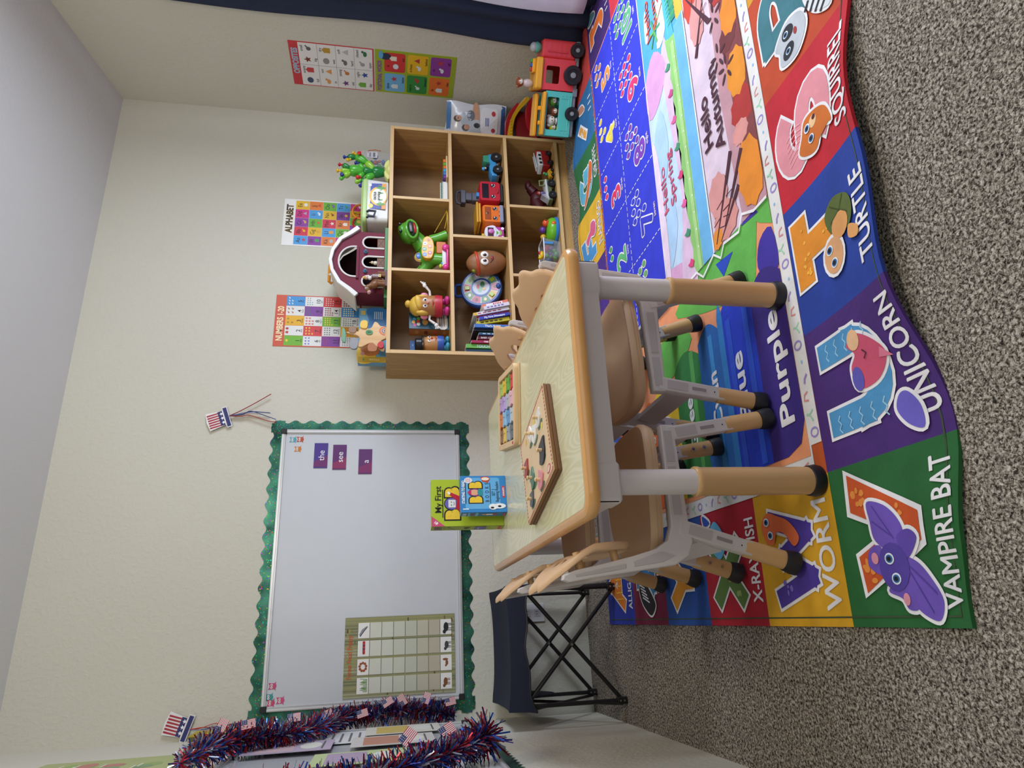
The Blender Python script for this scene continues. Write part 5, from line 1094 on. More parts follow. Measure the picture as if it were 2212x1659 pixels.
# cactus lunch-box shaped game tub
t = thing('lidded_game_tub', 'white plastic tub with a green lid and cactus label on the bookcase', 'toy tub', (-.757, -.195, RT+.0005))
WT = PLASTIC('#d6d6d2', .35)
lps = [[(x, y, z) for x, y in rrect(w_, d_, .022, 5)] for w_, d_, z in ((.225, .145, 0), (.250, .165, .006), (.262, .176, .110))]
mb = MB(); mb.loft(lps, WT); mb.build('tub', t)
mb = MB(); mb.loft([[(x, y, z) for x, y in rrect(w_, d_, .026, 5)] for w_, d_, z in ((.268, .182, .110), (.272, .186, .116), (.268, .182, .130), (.240, .160, .140))], PLASTIC('#a9c67c', .4)); mb.build('lid', t)
mb = MB(); mb.tube([(-.120, -.10, .108), (-.120, -.112, .100), (-.120, -.112, .074), (-.088, -.112, .066), (-.086, -.112, .098), (-.086, -.10, .108)], .0065, PLASTIC('#3a3c48')); mb.build('carry_clip', t)
P = Print(); P.rect(-.068, -.036, .068, .036, '#2f3f98', 1); P.rect(-.068, -.036, .068, -.020, '#e0902c', 2); P.ell(.0, -.006, .050, .036, '#e8b83a', 3, n=24); P.ell(0, -.008, .042, .030, '#ece8da', 4, n=24); P.text('cactus', 0, .010, .014, '#1c2030', 6, .03, .9); P.text('pruning', 0, -.006, .012, '#1c2030', 6, .03, .9)
for x, s in ((-.042, 1), (.044, 1.1), (.016, .6), (-.02, .5)): P.ell(x, -.016, .006*s, .018*s, '#4f9a44', 5, n=10); P.line([(x-.010*s, -.010), (x-.010*s, -.018*s), (x, -.020)], .004*s, '#4f9a44', 5); P.line([(x+.010*s, -.006), (x+.010*s, -.016*s), (x, -.018)], .004*s, '#4f9a44', 5)
P.ell(-.052, .024, .012, .010, '#e8d060', 4); P.rect(.052, .022, .066, .034, '#e0e0dc', 4)
mb = MB(); mb.pr(P, Matrix(((1.15, 0, 0, .020), (0, .06, -1, -.0885), (0, 1.25, .075, .062), (0, 0, 0, 1))), .0003, lambda c: M(c, .4, 0, .01)); mb.build('picture_label', t, False)
# rings behind the tub
for nm, c, x, z, r_, lab in (('toy_ring', '#b8202c', -.775, RT+.150, .040, 'red plastic ring hoop showing above the green tub lid'), ('toy_ring', '#dd8a2c', -.700, RT+.150, .045, 'orange plastic ring hoop right of the red one above the green tub lid')):
    mb = MB(); mb.tube([(r_*math.cos(2*PI*i/24), 0, r_*math.sin(2*PI*i/24)) for i in range(25)], .0055, PLASTIC(c), 8, cap=False); o = mb.build(nm, None); o.location = (x, -.085, z); tag(o, lab, 'ring')
# maroon carton behind the cactus
game_box('toy_carton', 'dark maroon carton with a barcode label behind the cactus toy', 'toy box', -.700, -.075, RT+.0005, .130, .060, .150, '#5a1a2c', '#5a1a2c', 0, (lambda P: (P.rect(.030, -.070, .058, .010, '#c8c4c4', 1), P.rect(.034, -.060, .054, -.040, '#20202a', 2), P)[-1])(Print()))
# cactus toy
t = thing('cactus_toy', 'green building-toy cactus with round coloured flower pegs on the right of the bookcase top', 'toy cactus', (-.572, -.262, RT+.0005)); t.scale = (1.18, 1.18, 1.18)
CG = [PLASTIC('#1f7a38', .2), PLASTIC('#4fae34', .2), PLASTIC('#8cc23a', .2)]
mb = MB(); mb.lathe([(.040, 0), (.040, .006), (.030, .016), (.012, .024)], PLASTIC('#d0cf7c', .4), 24); mb.plate(smooth_closed([(-.048, 0), (-.040, .018), (-.014, .024), (0, .012), (.014, .024), (.040, .018), (.048, 0)], 3), .03, PLASTIC('#d0cf7c', .4), XZ0 @ T(0, 0, .012), bevel=.003); mb.build('base', t)
def seg(p0, p1, r, c, nm='cactus_segment'):
    p0, p1 = Vector(p0), Vector(p1); d = p1-p0; q = d.to_track_quat('Z', 'Y').to_matrix().to_4x4(); L = d.length
    mb = MB(); mb.lathe([(r*.45, 0), (r*.62, L*.06), (r*.78, L*.25), (r*.98, L*.55), (r*1.0, L*.72), (r*.86, L*.88), (r*.5, L*.98), (.001, L)], CG[c], 16, Matrix.Translation(p0) @ q); mb.build(nm, t)
def flower(p, d, c):
    d = Vector(d).normalized(); q = d.to_track_quat('Z', 'Y').to_matrix().to_4x4()
    mb = MB(); mb.lathe([(.004, 0), (.008, .003), (.0045, .008), (.0045, .012), (.0085, .016), (.009, .020), (.004, .024)], PLASTIC(c, .25), 12, Matrix.Translation(Vector(p)) @ q); mb.build('flower_peg', t)
seg((0, 0, .020), (0, 0, .078), .026, 0); seg((0, 0, .074), (.002, 0, .118), .019, 0); seg((.002, 0, .116), (-.002, 0, .176), .026, 1)
seg((-.002, 0, .174), (-.006, 0, .212), .012, 2); seg((.012, 0, .172), (.024, 0, .206), .014, 0); seg((-.012, 0, .170), (-.034, 0, .198), .015, 2); seg((-.034, 0, .196), (-.052, 0, .214), .009, 1)
seg((.010, 0, .066), (.048, 0, .104), .018, 2); seg((.046, 0, .100), (.080, 0, .150), .020, 1); seg((.074, 0, .148), (.070, 0, .186), .014, 0); seg((.008, 0, .112), (.034, 0, .136), .014, 1)
seg((-.012, 0, .066), (-.040, 0, .104), .017, 1); seg((-.008, 0, .112), (-.034, 0, .132), .013, 1); seg((-.040, 0, .102), (-.060, 0, .122), .012, 0); seg((-.046, 0, .120), (-.062, 0, .150), .010, 2)
for p, d, c in (((-.006, 0, .208), (0, 0, 1), '#e0b41e'), ((.024, 0, .202), (.2, 0, 1), '#b8202c'), ((-.030, 0, .194), (-.2, -.6, .6), '#1f2f8c'), ((.070, 0, .182), (0, 0, 1), '#1f2f8c'), ((.062, 0, .172), (-.6, -.3, .7), '#e0b41e'), ((.086, 0, .146), (.5, 0, .8), '#e0b41e'), ((.074, -.012, .130), (0, -1, .2), '#c8202c'), ((.038, 0, .132), (.3, 0, 1), '#1f2f8c'), ((-.036, -.004, .128), (-.4, -.5, .5), '#c8202c'), ((-.062, 0, .118), (-.8, 0, .4), '#1f2f8c'), ((-.042, 0, .100), (-.7, -.2, .5), '#8cc23a')): flower(p, d, c)
# clear handled tub with loose toys
t = thing('clear_bucket', 'clear plastic bucket of small coloured toys at the right end of the bookcase top', 'toy bucket', (-.440, -.150, RT+.0005)); CL = clear_mat('clear_plastic', '#d5dce4', .20, .06)
mb = MB(); lo = [[(x, y, z) for x, y in rrect(w_, w_*.9, .02, 5)] for w_, z in ((.115, 0), (.125, .150))]; mb.loft(lo, CL, cap=False); mb.build('bucket_wall', t)
mb = MB(); mb.loft([[(x, y, z) for x, y in rrect(.112, .10, .02, 5)] for z in (0, .003)], CL); mb.build('bucket_floor', t)
mb = MB(); mb.tube([(.02, -.055, .12), (.045, -.062, .115), (.055, -.06, .08), (.05, -.06, .05)], .0022, PLASTIC('#b8602c')); mb.build('handle', t)
mb = MB(); P = Print(); P.rect(-.020, -.028, .020, .028, '#c9c6cc', 1); P.rect(-.014, -.016, .014, -.004, '#70707a', 2); P.rect(-.014, .006, .014, .016, '#8a8a94', 2); mb.pr(P, BACK(.022, .095, -.0595), .0004); mb.build('paper_label', t, False)
rr = random.Random(5)
for k in range(26):
    s = rr.uniform(.010, .017); c = rr.choice(['#e0702c', '#6a2f98', '#d8b030', '#3f9a4a', '#2f5fb8', '#c8303c', '#7a3aa8'])
    o = MB().ball((0, 0, 0), (s, s*.8, s*.7), PLASTIC(c), 10, 6).build('counting_toy', None); px, pz = rr.uniform(-.036, .036), .016+(k//6)*.021
    o.location = (-.440+px, -.150+rr.uniform(-.034, .034), RT+pz); o.rotation_euler = (rr.random()*3, rr.random()*3, 0); tag(o, 'small bright counting toy loose inside the clear bucket', 'counting toy', 'counting toys in the clear bucket')
# ------------------------------------------------------------------ toys in the cubbies
YFR = -.29
def Rt(ax, deg): return Matrix.Rotation(math.radians(deg), 4, ax)
# top left cubby: teal game box
P = Print(); w, h = .105, .195; P.rect(-w/2, -h/2, w/2, h/2, '#1f4a5c', 1)
for k, (x, y, c) in enumerate(((-.030, .070, '#b84a8a'), (-.012, .076, '#d8a040'), (.006, .072, '#4f9ac0'), (-.024, .052, '#d8d8d0'), (-.006, .054, '#c04a3a'), (.012, .052, '#6aa850'))): P.ell(x, y, .011, .009, c, 3, n=8)
P.ell(-.010, .020, .020, .014, '#b88a4a', 3); P.ell(.010, -.020, .030, .026, '#8a5a4a', 3); P.poly(smooth_closed([(-.045, -.045), (.045, -.040), (.046, -.085), (-.045, -.088)], 3), '#d8d4cc', 4)
for k in range(3): P.rect(-.036, -.055-k*.010, .034, -.051-k*.010, '#3a3a40', 5)
L = Print(); L.rect(-.025, -h/2, .025, h/2, '#a8682c', 1)
for k in range(4): L.ell(0, .06-k*.045, .014, .010, ['#c08a40', '#7a3a24', '#c85a3a', '#b87a50'][k], 2)
game_box('game_carton', 'dark teal game carton with an orange side behind the blonde toy doll', 'game box', -1.418, -.205, R1+.0005, w, .055, h, '#1f4a5c', '#a8682c', math.radians(14), P, L)
def doll(label, x, y, z, rz, sc, body, hair, feet, band, nose, eyes_c='#f0f0ee', hat=None, ears=None, arms=True):
    t = thing('egg_doll', label, 'toy doll', (x, y, z), rz); B = PLASTIC(body, .4)
    S = Matrix.Scale(sc, 4)
    mb = MB(); mb.X = S; mb.lathe([(.020, .034), (.040, .040), (.047, .060), (.047, .085), (.044, .115), (.036, .140), (.022, .157), (.001, .163)], B, 22); mb.build('body', t)
    mb = MB(); mb.X = S; mb.lathe([(.030, .030), (.048, .034), (.050, .056), (.0485, .066), (.030, .066)], PLASTIC(band, .4), 22); mb.build('skirt', t)
    for sg in (-1, 1):
        mb = MB(); mb.X = S; mb.ball((sg*.024, -.012, .012), (.020, .028, .013), PLASTIC(feet, .35)); mb.cyl((sg*.024, 0, .015), (sg*.022, 0, .036), .013, PLASTIC(feet, .35)); mb.build('shoe', t)
        if arms:
            mb = MB(); mb.X = S; W_ = PLASTIC('#e2ded8', .4); mb.tube([(sg*.044, -.006, .085), (sg*.066, -.010, .088), (sg*.084, -.014, .104 if sg > 0 else .064)], [.006, .005, .006], W_, 8); mb.ball((sg*.090, -.014, .110 if sg > 0 else .058), (.010, .006, .009), W_, 8, 6)
            for k in range(3): mb.cyl((sg*.090, -.014, .110 if sg > 0 else .058), (sg*(.104+.002*k), -.014, (.118 if sg > 0 else .050)+(k-1)*.010), .0032, W_, n=6)
            mb.build('arm', t)
        mb = MB(); mb.X = S; mb.ball((sg*.014, -.041, .108), (.0085, .005, .0095), PLASTIC(eyes_c)); mb.ball((sg*.013, -.0450, .108), (.0045, .003, .005), BLK, 10, 6); mb.build('eye', t)
        if ears: mb = MB(); mb.X = S; mb.ball((sg*.049, 0, .110), (.013, .006, .017), PLASTIC(ears)); mb.build('ear', t)
    mb = MB(); mb.X = S; mb.ball((0, -.047, .096), (.006, .006, .005), PLASTIC(nose)); mb.build('nose', t)
    mb = MB(); mb.X = S; mb.tube([(-.015, -.043, .078), (0, -.049, .073), (.015, -.043, .078)], .0026, PLASTIC('#b02030'), 8); mb.build('mouth', t)
    mb = MB(); mb.X = S
    if hat: mb.lathe([(.052, .140), (.050, .146), (.034, .150), (.034, .176), (.028, .182), (.001, .184)], PLASTIC(hat), 20)
    else:
        H = PLASTIC(hair, .45); mb.ball((0, .006, .142), (.046, .042, .034), H); mb.ball((.006, -.030, .136), (.034, .014, .016), H, R=Rt('Y', -14)); mb.ball((-.036, -.014, .118), (.014, .018, .030), H); mb.ball((.038, -.010, .118), (.010, .014, .028), H); mb.ball((.010, .010, .180), (.017, .016, .014), H); mb.tube([(.004+.012*math.cos(a), .010+.012*math.sin(a), .170) for a in [k*.7 for k in range(10)]], .004, PLASTIC('#d88a9a'), 6)
    mb.build('hair' if not hat else 'hat', t)
doll('blonde egg-shaped toy doll with pink ears in the top left cubby', -1.352, -.272, R1+.0006, math.radians(-8), 1.12, '#a97340', '#d8b048', '#c8388a', '#b8283a', '#d88a98', ears='#d8809a')
doll('small toy doll with a black hat in the top left cubby', -1.552, -.255, R1+.0006, math.radians(24), .92, '#b07c48', '#202020', '#3f9ac0', '#2c4fa0', '#c82a2c', hat='#1a1c24', arms=False)
P = Print(); P.rect(-.05, -.095, .05, .095, '#1f4f88', 1)
for k in range(8): P.ell(-.035+.010*k, .08-.02*(k % 3), .004, .004, '#6aa0d0', 2, n=6)
game_box('game_carton', 'navy blue game carton behind the small hatted doll at the far left', 'game box', -1.552, -.165, R1+.0005, .10, .05, .19, '#1f4f88', '#1f4f88', 0, P, None)
# green dinosaur
t = thing('dinosaur_toy', 'big green learning dinosaur toy with a yellow button panel in the top middle cubby', 'toy dinosaur', (-1.000, -.185, R1+.0006), math.radians(0)); G = PLASTIC('#5aa534', .28)
mb = MB(); mb.ball((-.018, 0, .092), (.070, .048, .056), G); mb.ball((.030, -.004, .118), (.044, .040, .042), G); mb.tube([(.03, 0, .12), (.070, -.006, .150), (.095, -.016, .180)], [.046, .040, .036], G, 16)
mb.ball((.100, -.024, .206), (.062, .050, .046), G, R=Rt('Y', -8)); mb.ball((.096, -.040, .182), (.058, .044, .036), G, R=Rt('Y', -8)); mb.ball((.104, -.034, .234), (.044, .034, .022), G, R=Rt('Y', -8)); mb.build('body', t)
mb = MB(); mb.ball((.094, -.074, .186), (.046, .016, .022), M('#123012', .8), R=Rt('Y', -8)); mb.build('mouth', t); mb = MB(); mb.rbox((-.030, -.004, -.006), (.030, .004, .008), M('#1c1c1c', .3), .003, T(.094, -.090, .192) @ Rt('Y', -8)); mb.build('screen', t); MB().ball((.096, -.084, .172), (.034, .010, .008), PLASTIC('#b01f2a'), R=Rt('Y', -8)).build('tongue', t)
mb = MB(); lipp = [Vector((.095+.052*math.cos(a), -.082+.010*abs(math.cos(a)), .186+.027*math.sin(a)+.007*math.cos(a))) for a in [2*PI*k/28 for k in range(29)]]; mb.tube(lipp, .0075, G, 8, cap=False); mb.build('lip', t)
for q in ((.086, .242), (.128, .246)): MB().ball((q[0], -.062, q[1]), (.008, .005, .009), BLK).ball((q[0]+.002, -.067, q[1]+.003), .002, PLASTIC('#f0f0f0')).build('eye', t)
for x, x1, r in ((-.052, -.062, .034), (.074, .092, .028)): mb = MB(); mb.tube([(x*.9, -.02, .085), (x, -.034, .050), (x1, -.040, .004)], [r, r*.86, r*.95], G, 16); mb.build('leg', t)
mb = MB(); mb.tube([(-.062, 0, .096), (-.096, 0, .120), (-.128, -.004, .158)], [.034, .024, .009], G, 14)
for k in range(5): mb.ball((-.084-.008*k, -.008, .142+.006*k), .005, G, 8, 5)
mb.build('tail', t); mb = MB(); mb.lathe([(.028, 0), (.030, .004), (.022, .012), (.001, .014)], PLASTIC('#d8b060'), 20, T(-.028, -.004, .140) @ Rt('X', 80)); mb.ball((-.028, -.018, .146), (.017, .004, .017), PLASTIC('#3f7ac0')); mb.build('shell_knob', t)
panel = smooth_closed([(-.066, .112), (-.062, .082), (-.010, .070), (.040, .076), (.066, .100), (.054, .124), (.020, .132), (-.020, .136), (-.052, .130)], 3)
PX = Matrix(((1, 0, 0, -.004), (0, .12, -1, -.066), (0, 1, .12, 0), (0, 0, 0, 1)))
mb = MB(); mb.plate(panel, .030, PLASTIC('#d8a82c', .35), PX, bevel=.004); mb.build('button_panel', t)
P = Print()
for x, z, c, n_ in ((-.044, .118, '#2a5fa8', '1'), (-.034, .092, '#b0283a', '4'), (-.012, .120, '#2f8a5a', '2'), (.004, .092, '#d87040', '5'), (.020, .116, '#d8d4d0', '3')): P.ell(x, z, .0115, .0115, c, 1, n=12); P.text(n_, x, z, .010, '#eeeeee' if c != '#d8d4d0' else '#303040', 2, .03)
P.ell(.042, .098, .007, .007, '#c04a50', 1); P.ell(-.056, .098, .006, .006, '#d87030', 1)
mb = MB(); mb.pr(P, PX @ T(0, 0, .0153), .0006, lambda c: PLASTIC(c, .3)); mb.build('number_button', t)
mb = MB(); mb.rbox((-.034, -.064, .010), (.036, -.030, .060), PLASTIC('#c86a20', .4), .008, axis='y'); mb.build('orange_door', t)
mb = MB(); mb.tube(smooth_open([(.10, -.06, .004), (.125, -.095, .004), (.165, -.10, .004), (.205, -.095, .006), (.165, -.085, .006), (.118, -.060, .016)], 5), .0018, PLASTIC('#d8b030')); mb.tube(smooth_open([(.205, -.095, .006), (.165, -.07, .03), (.110, -.03, .066)], 5), .0018, PLASTIC('#d8b030')); mb.build('pull_string', t)
# pink phone toy
t = thing('toy_phone', 'pink and white toy phone lying at the front left of the top middle cubby', 'toy phone', (-1.088, -.298, R1+.0006), math.radians(-2)); PK = PLASTIC('#d83a8c', .28)
mb = MB(); mb.rbox((-.050, -.010, .004), (.050, .010, .014), PK, .004); mb.ball((-.055, 0, .017), (.018, .016, .017), PK); mb.ball((.055, 0, .017), (.020, .016, .019), PK); mb.build('handset', t)
mb = MB(); mb.rbox((-.050, .002, .014), (.048, .026, .034), PLASTIC('#d8d6dc', .3), .008); mb.build('base', t); MB().ball((-.044, .012, .042), (.012, .010, .009), PLASTIC('#b8c82c')).build('knob', t); MB().ball((-.030, .010, .036), (.008, .008, .006), PLASTIC('#3f9ac8')).build('button', t)
# notepad and wooden puzzle
t = thing('spiral_notepad', 'white notepad with green spiral leaning in the top right cubby', 'notepad', (-.668, -.255, R1+.0006), math.radians(-3))
mb = MB(); mb.rbox((-.066, -.006, 0), (.066, .006, .030), PLASTIC('#dcdcda', .5), .002, axis='y'); mb.build('pages', t)
mb = MB(); mb.rbox((-.067, .0065, -.0+.0005), (.067, .0085, .038), PLASTIC('#c2d2c6', .4), .002, axis='y'); mb.build('cover', t)
for k in range(15): MB().tube([(-.060+k*.0086, -.008, .024), (-.060+k*.0086, -.008, .031), (-.0575+k*.0086, .010, .034)], .0014, PLASTIC('#1f6a3c'), 6).build('spiral_ring', t)
t = thing('wooden_puzzle_board', 'thin wooden puzzle board with bright pieces lying in the top right cubby', 'puzzle', (-.530, -.225, R1+.0006), math.radians(4))
mb = MB(); mb.rbox((-.075, -.07, 0), (.075, .07, .008), M('#d8bc90', .5), .015); mb.build('board', t)
for k, c in enumerate(('#6a3a98', '#3f7ac0', '#3f9ac8', '#d8702c', '#5aa83a', '#e07a30')): MB().rbox((-.066+k*.022, -.055, .0082), (-.046+k*.022, .045, .022), PLASTIC(c), .004).build('puzzle_piece', t)
# round blue animal-sound wheel
t = thing('animal_sound_wheel', 'round blue animal sound wheel toy with a handle in the middle left cubby', 'toy wheel', (-1.190, -.125, R2+.004), 0)
BLP = PLASTIC('#234f98', .35); Xw = Matrix(((1, 0, 0, 0), (0, .26, -.966, -.05), (0, .966, .26, .118), (0, 0, 0, 1)))
mb = MB(); mb.lathe([(.098, -.020), (.108, -.014), (.108, .010), (.102, .016), (.094, .016), (.001, .014)], BLP, 36, Xw); mb.build('wheel_case', t)
mb = MB(); mb.tube([Xw @ Vector(p) for p in ((-.032, .098, .0), (-.034, .130, .0), (-.020, .140, 0), (.020, .140, 0), (.034, .130, 0), (.032, .098, 0))], .008, BLP, 8); mb.build('handle', t)
P = Print(); P.ell(0, 0, .092, .092, '#c8ccd4', 1, n=32)
cs = ['#b8c8d8', '#8ab860', '#c03a3c', '#7a9a5a', '#c05a70', '#5f8a6a', '#d0a850', '#b8687a', '#6a9a8a', '#d8d8dc']
for k in range(10):
    a0, a1 = 2*PI*k/10, 2*PI*(k+.9)/10; P.poly([(.090*math.cos(a0), .090*math.sin(a0)), (.090*math.cos((a0+a1)/2), .090*math.sin((a0+a1)/2)), (.090*math.cos(a1), .090*math.sin(a1)), (.056*math.cos(a1), .056*math.sin(a1)), (.056*math.cos(a0), .056*math.sin(a0))], cs[k], 2)
    am = (a0+a1)/2; P.ell(.073*math.cos(am), .073*math.sin(am), .010, .008, ['#f0f0ee', '#7a4a2c', '#e8d0a0'][k % 3], 3, n=8)
P.ell(0, 0, .054, .054, '#234f98', 3, n=28); P.ell(0, 0, .044, .044, '#b8c0cc', 4, n=24); P.ell(-.012, .006, .016, .012, '#8ab08a', 5); P.ell(.016, -.008, .018, .012, '#3f7a50', 5); P.ell(.004, .016, .012, .008, '#c03a48', 6); P.ell(-.010, -.016, .009, .009, '#d8b060', 6)
mb = MB(); mb.pr(P, Xw @ T(0, 0, .0162), .0006, lambda c: PLASTIC(c, .35)); mb.build('picture_disc', t, False)
for a in (1.57, 4.0, 5.3): mb = MB(); mb.rbox((-.010, -.012, 0), (.010, .012, .006), PLASTIC('#9ab82c'), .002, Xw @ rotz(a-1.57) @ T(0, .072, .018)); mb.build('clip', t)
mb = MB(); mb.ball((0, 0, 0), (.016, .012, .010), BLP, X=Xw @ T(0, -.090, .018)); mb.build('pointer_knob', t)
# brown bean-bag spud
t = thing('plush_spud', 'brown oval toy with big round eyes and an orange headband', 'toy', (-1.078, -.250, R2+.0006), math.radians(-6))
SB = M('#8f5f38', .5, 0, .12); mb = MB(); mb.ball((0, 0, .102), (.068, .050, .106), SB, 24, 16, R=Rt('Y', -8)); mb.build('body', t)
mb = MB(); o_ = [Rt('Y', -8) @ Vector((.0615*math.cos(a), .0455*math.sin(a), .052))+Vector((0, 0, .102)) for a in [2*PI*k/28 for k in range(29)]]; mb.tube(o_, .0050, PLASTIC('#c0482a'), 8, cap=False, sq=1.6); mb.build('headband', t)
for sx in (-1, 1):
    MB().ball((sx*.019+.004, -.0475, .118), (.019, .006, .021), PLASTIC('#ece8e0')).build('eye', t); MB().ball((sx*.016+.004, -.0530, .118), (.008, .003, .010), PLASTIC('#3a2010')).ball((sx*.016+.007, -.0555, .122), .0025, PLASTIC('#f0f0f0'), 8, 5).build('pupil', t)
mb = MB(); mb.tube([(-.020, -.046, .088), (.000, -.0515, .076), (.026, -.047, .084)], .0022, PLASTIC('#3a1c10')); mb.ball((.006, -.050, .079), (.012, .004, .007), PLASTIC('#8a2020')); mb.build('mouth', t)
MB().ball((-.050, -.010, .168), (.012, .010, .012), PLASTIC('#8a9a2c')).build('sprout', t)
# vehicles in the middle right cubby
def wheel(mb, x, y, z, r, w, m=None, hub='#8a8a8e'):
    mb.lathe([(r*.7, -w/2), (r*.96, -w/2), (r, -w*.35), (r, w*.35), (r*.96, w/2), (r*.6, w/2), (r*.55, w*.38), (.001, w*.38)], m or M('#17181b', .6), 20, T(x, y, z) @ Rt('X', 90)); mb.ball((x, y-w*.42, z), (r*.25, w*.16, r*.25), PLASTIC(hub), 10, 6)
t = thing('toy_truck', 'light blue toy pickup with big black wheels on the right of the middle cubby', 'toy truck', (-.480, -.245, R2+.0006), math.radians(8)); TB = PLASTIC('#3f96cc', .3)
prof = [(-.080, .030), (-.080, .056), (-.050, .066), (-.010, .070), (.010, .062), (.030, .070), (.078, .070), (.082, .050), (.078, .032)]
mb = MB(); mb.plate(prof, .062, TB, XZ0 @ T(0, 0, 0), bevel=.004); mb.build('body', t)
mb = MB(); mb.plate([(-.075, .018), (-.08, .036), (.078, .036), (.078, .018)], .050, PLASTIC('#7a7c80'), XZ0, bevel=.002); mb.build('chassis', t)
mb = MB(); mb.plate([(.020, .066), (.026, .100), (.070, .100), (.078, .066)], .054, PLASTIC('#3f9a78', .35), XZ0, bevel=.003); mb.build('canopy', t)
for x, r in ((-.045, .027), (.048, .030)):
    mb = MB(); wheel(mb, x, -.036, r, r, .022); mb.build('wheel', t); mb = MB(); wheel(mb, x, .036, r, r, .022); mb.build('wheel', t)
mb = MB(); mb.rbox((-.010, -.024, .066), (.012, .010, .084), PLASTIC('#1f2a38'), .004); mb.build('windscreen', t)
t2 = thing('toy_driver', 'tiny dark toy figure with a blue cap in the light blue toy pickup', 'toy figure', (-.492, -.255, R2+.086)); MB().ball((0, 0, .004), (.011, .010, .012), PLASTIC('#202228')).ball((0, -.008, .004), (.006, .004, .006), PLASTIC('#d8c8a0')).build('head', t2); MB().lathe([(.013, 0), (.010, .004), (.008, .012), (.001, .014)], PLASTIC('#3f96cc'), 12, T(0, 0, .010)).build('cap', t2)
def face_truck(name, label, x, y, col, w, h, d, win, chin, rz=0):
    t = thing(name, label, 'toy truck', (x, y, R2+.0006), rz); C_ = PLASTIC(col, .28)
    mb = MB(); mb.loft([[(px, -d/2+.0, pz) for px, pz in rrect(w*.92, h*.94, .014, 4, 0, .020+h/2)], [(px, -d/2+.008, pz) for px, pz in rrect(w, h, .016, 4, 0, .020+h/2)], [(px, d/2, pz) for px, pz in rrect(w, h, .016, 4, 0, .020+h/2)]][::-1], C_); mb.build('cab', t)
    mb = MB(); mb.rbox((-w*.36, -d/2-.0012, .020+h*.56), (w*.36, -d/2+.004, .020+h*.88), M(win, .25), .006, axis='y'); mb.build('windscreen', t)
    for sg in (-1, 1):
        mb = MB(); mb.ball((sg*w*.27, -d/2-.001, .020+h*.36), (.0105, .004, .013), BLK); mb.build('eye', t); mb = MB(); mb.ball((sg*w*.27+.002, -d/2-.0045, .020+h*.40), .0036, PLASTIC('#f4f4f4'), 8, 5); mb.tube([(sg*w*.27-.011, -d/2-.002, .020+h*.36), (sg*w*.27-.003, -d/2-.003, .020+h*.27), (sg*w*.27+.008, -d/2-.002, .020+h*.29)], .0016, PLASTIC('#e8e8e8'), 6); mb.build('eye_shine', t)
    mb = MB(); 
    for k in range(4): mb.tube([(-.018, -d/2-.0005, .020+h*.44-k*.006), (.018, -d/2-.0005, .020+h*.44-k*.006)], .0014, PLASTIC(col, .5), 6)
    mb.build('grille', t)
    mb = MB(); mb.tube(smooth_open([(-.015, -d/2-.0005, .020+h*.16), (0, -d/2-.001, .020+h*.09), (.015, -d/2-.0005, .020+h*.16)], 4), .0024, M('#5a1018', .5), 6); mb.build('smile', t)
    if chin: mb = MB(); mb.rbox((-w*.48, -d/2-.006, .014), (w*.48, -d/2+.010, .034), PLASTIC(chin, .4), .006, axis='y'); mb.build('bumper', t)
    mb = MB(); mb.box((-w*.42, -d/2+.010, .006), (w*.42, d/2, .024), M('#1c1c20', .6)); mb.build('chassis', t)
    for sx in (-1, 1):
        for sy in (-.28, .28): mb = MB(); mb.lathe([(.014, -.008), (.017, -.006), (.017, .006), (.014, .008)], M('#17181b', .6), 16, T(sx*w*.40, sy*d, .017) @ Rt('Y', 90)); mb.build('wheel', t)
    return t
rt = face_truck('toy_dump_truck', 'red smiling toy truck with a grey claw arm in the middle right cubby', -.668, -.240, '#b81f30', .128, .112, .120, '#16101c', None)
for a, b in (((-.030, -.010, .128), (.020, .030, .165)), ((-.022, 0, .165), (.026, .035, .200)), ((-.044, -.005, .200), (.040, .040, .226))): mb = MB(); mb.rbox(a, b, PLASTIC('#55565e', .5), .006); mb.build('claw_segment', rt)
MB().rbox((-.016, -.030, .130), (.010, -.006, .146), PLASTIC('#3f86c8'), .003).build('blue_block', rt)
mb = MB(); mb.tube([(-.044, .01, .226), (-.04, .01, .244), (-.01, .01, .250), (.03, .01, .244), (.038, .01, .226)], .007, PLASTIC('#55565e', .5)); mb.build('claw_hook', rt)
MB().ball((0, -.046, .115), (.018, .012, .016), PLASTIC('#6a4030')).ball((-.024, -.050, .112), .008, PLASTIC('#c09030')).ball((.024, -.050, .112), .008, PLASTIC('#2f4fa0')).build('driver_figure', rt)
ot = face_truck('toy_dump_truck', 'orange smiling toy truck with a yellow tipper left of the red one', -.822, -.262, '#e0701c', .108, .104, .115, '#9a4a20', '#8a8ea0')
MB().rbox((-.058, -.060, .132), (.060, .055, .144), PLASTIC('#d0982a', .4), .006).rbox((-.062, -.064, .146), (.064, .058, .156), PLASTIC('#d0982a', .4), .006).build('tipper', ot); MB().ball((0, -.052, .098), (.018, .008, .014), PLASTIC('#6a3a20')).build('driver_figure', ot)
t = thing('toy_van', 'pink and white toy van half hidden beside the orange truck', 'toy van', (-.934, -.285, R2+.0006), math.radians(-4))
mb = MB(); mb.rbox((-.036, -.030, .014), (.036, .045, .062), PLASTIC('#b83a98', .35), .008, axis='y'); mb.build('body', t); mb = MB(); mb.loft([[(px, -.034, pz) for px, pz in smooth_closed([(-.036, .060), (.036, .060), (.030, .105), (.0, .116), (-.030, .105)], 3)], [(px, .044, pz) for px, pz in smooth_closed([(-.036, .060), (.036, .060), (.030, .105), (.0, .116), (-.030, .105)], 3)]][::-1], PLASTIC('#dcd8e2', .3)); mb.build('roof', t)
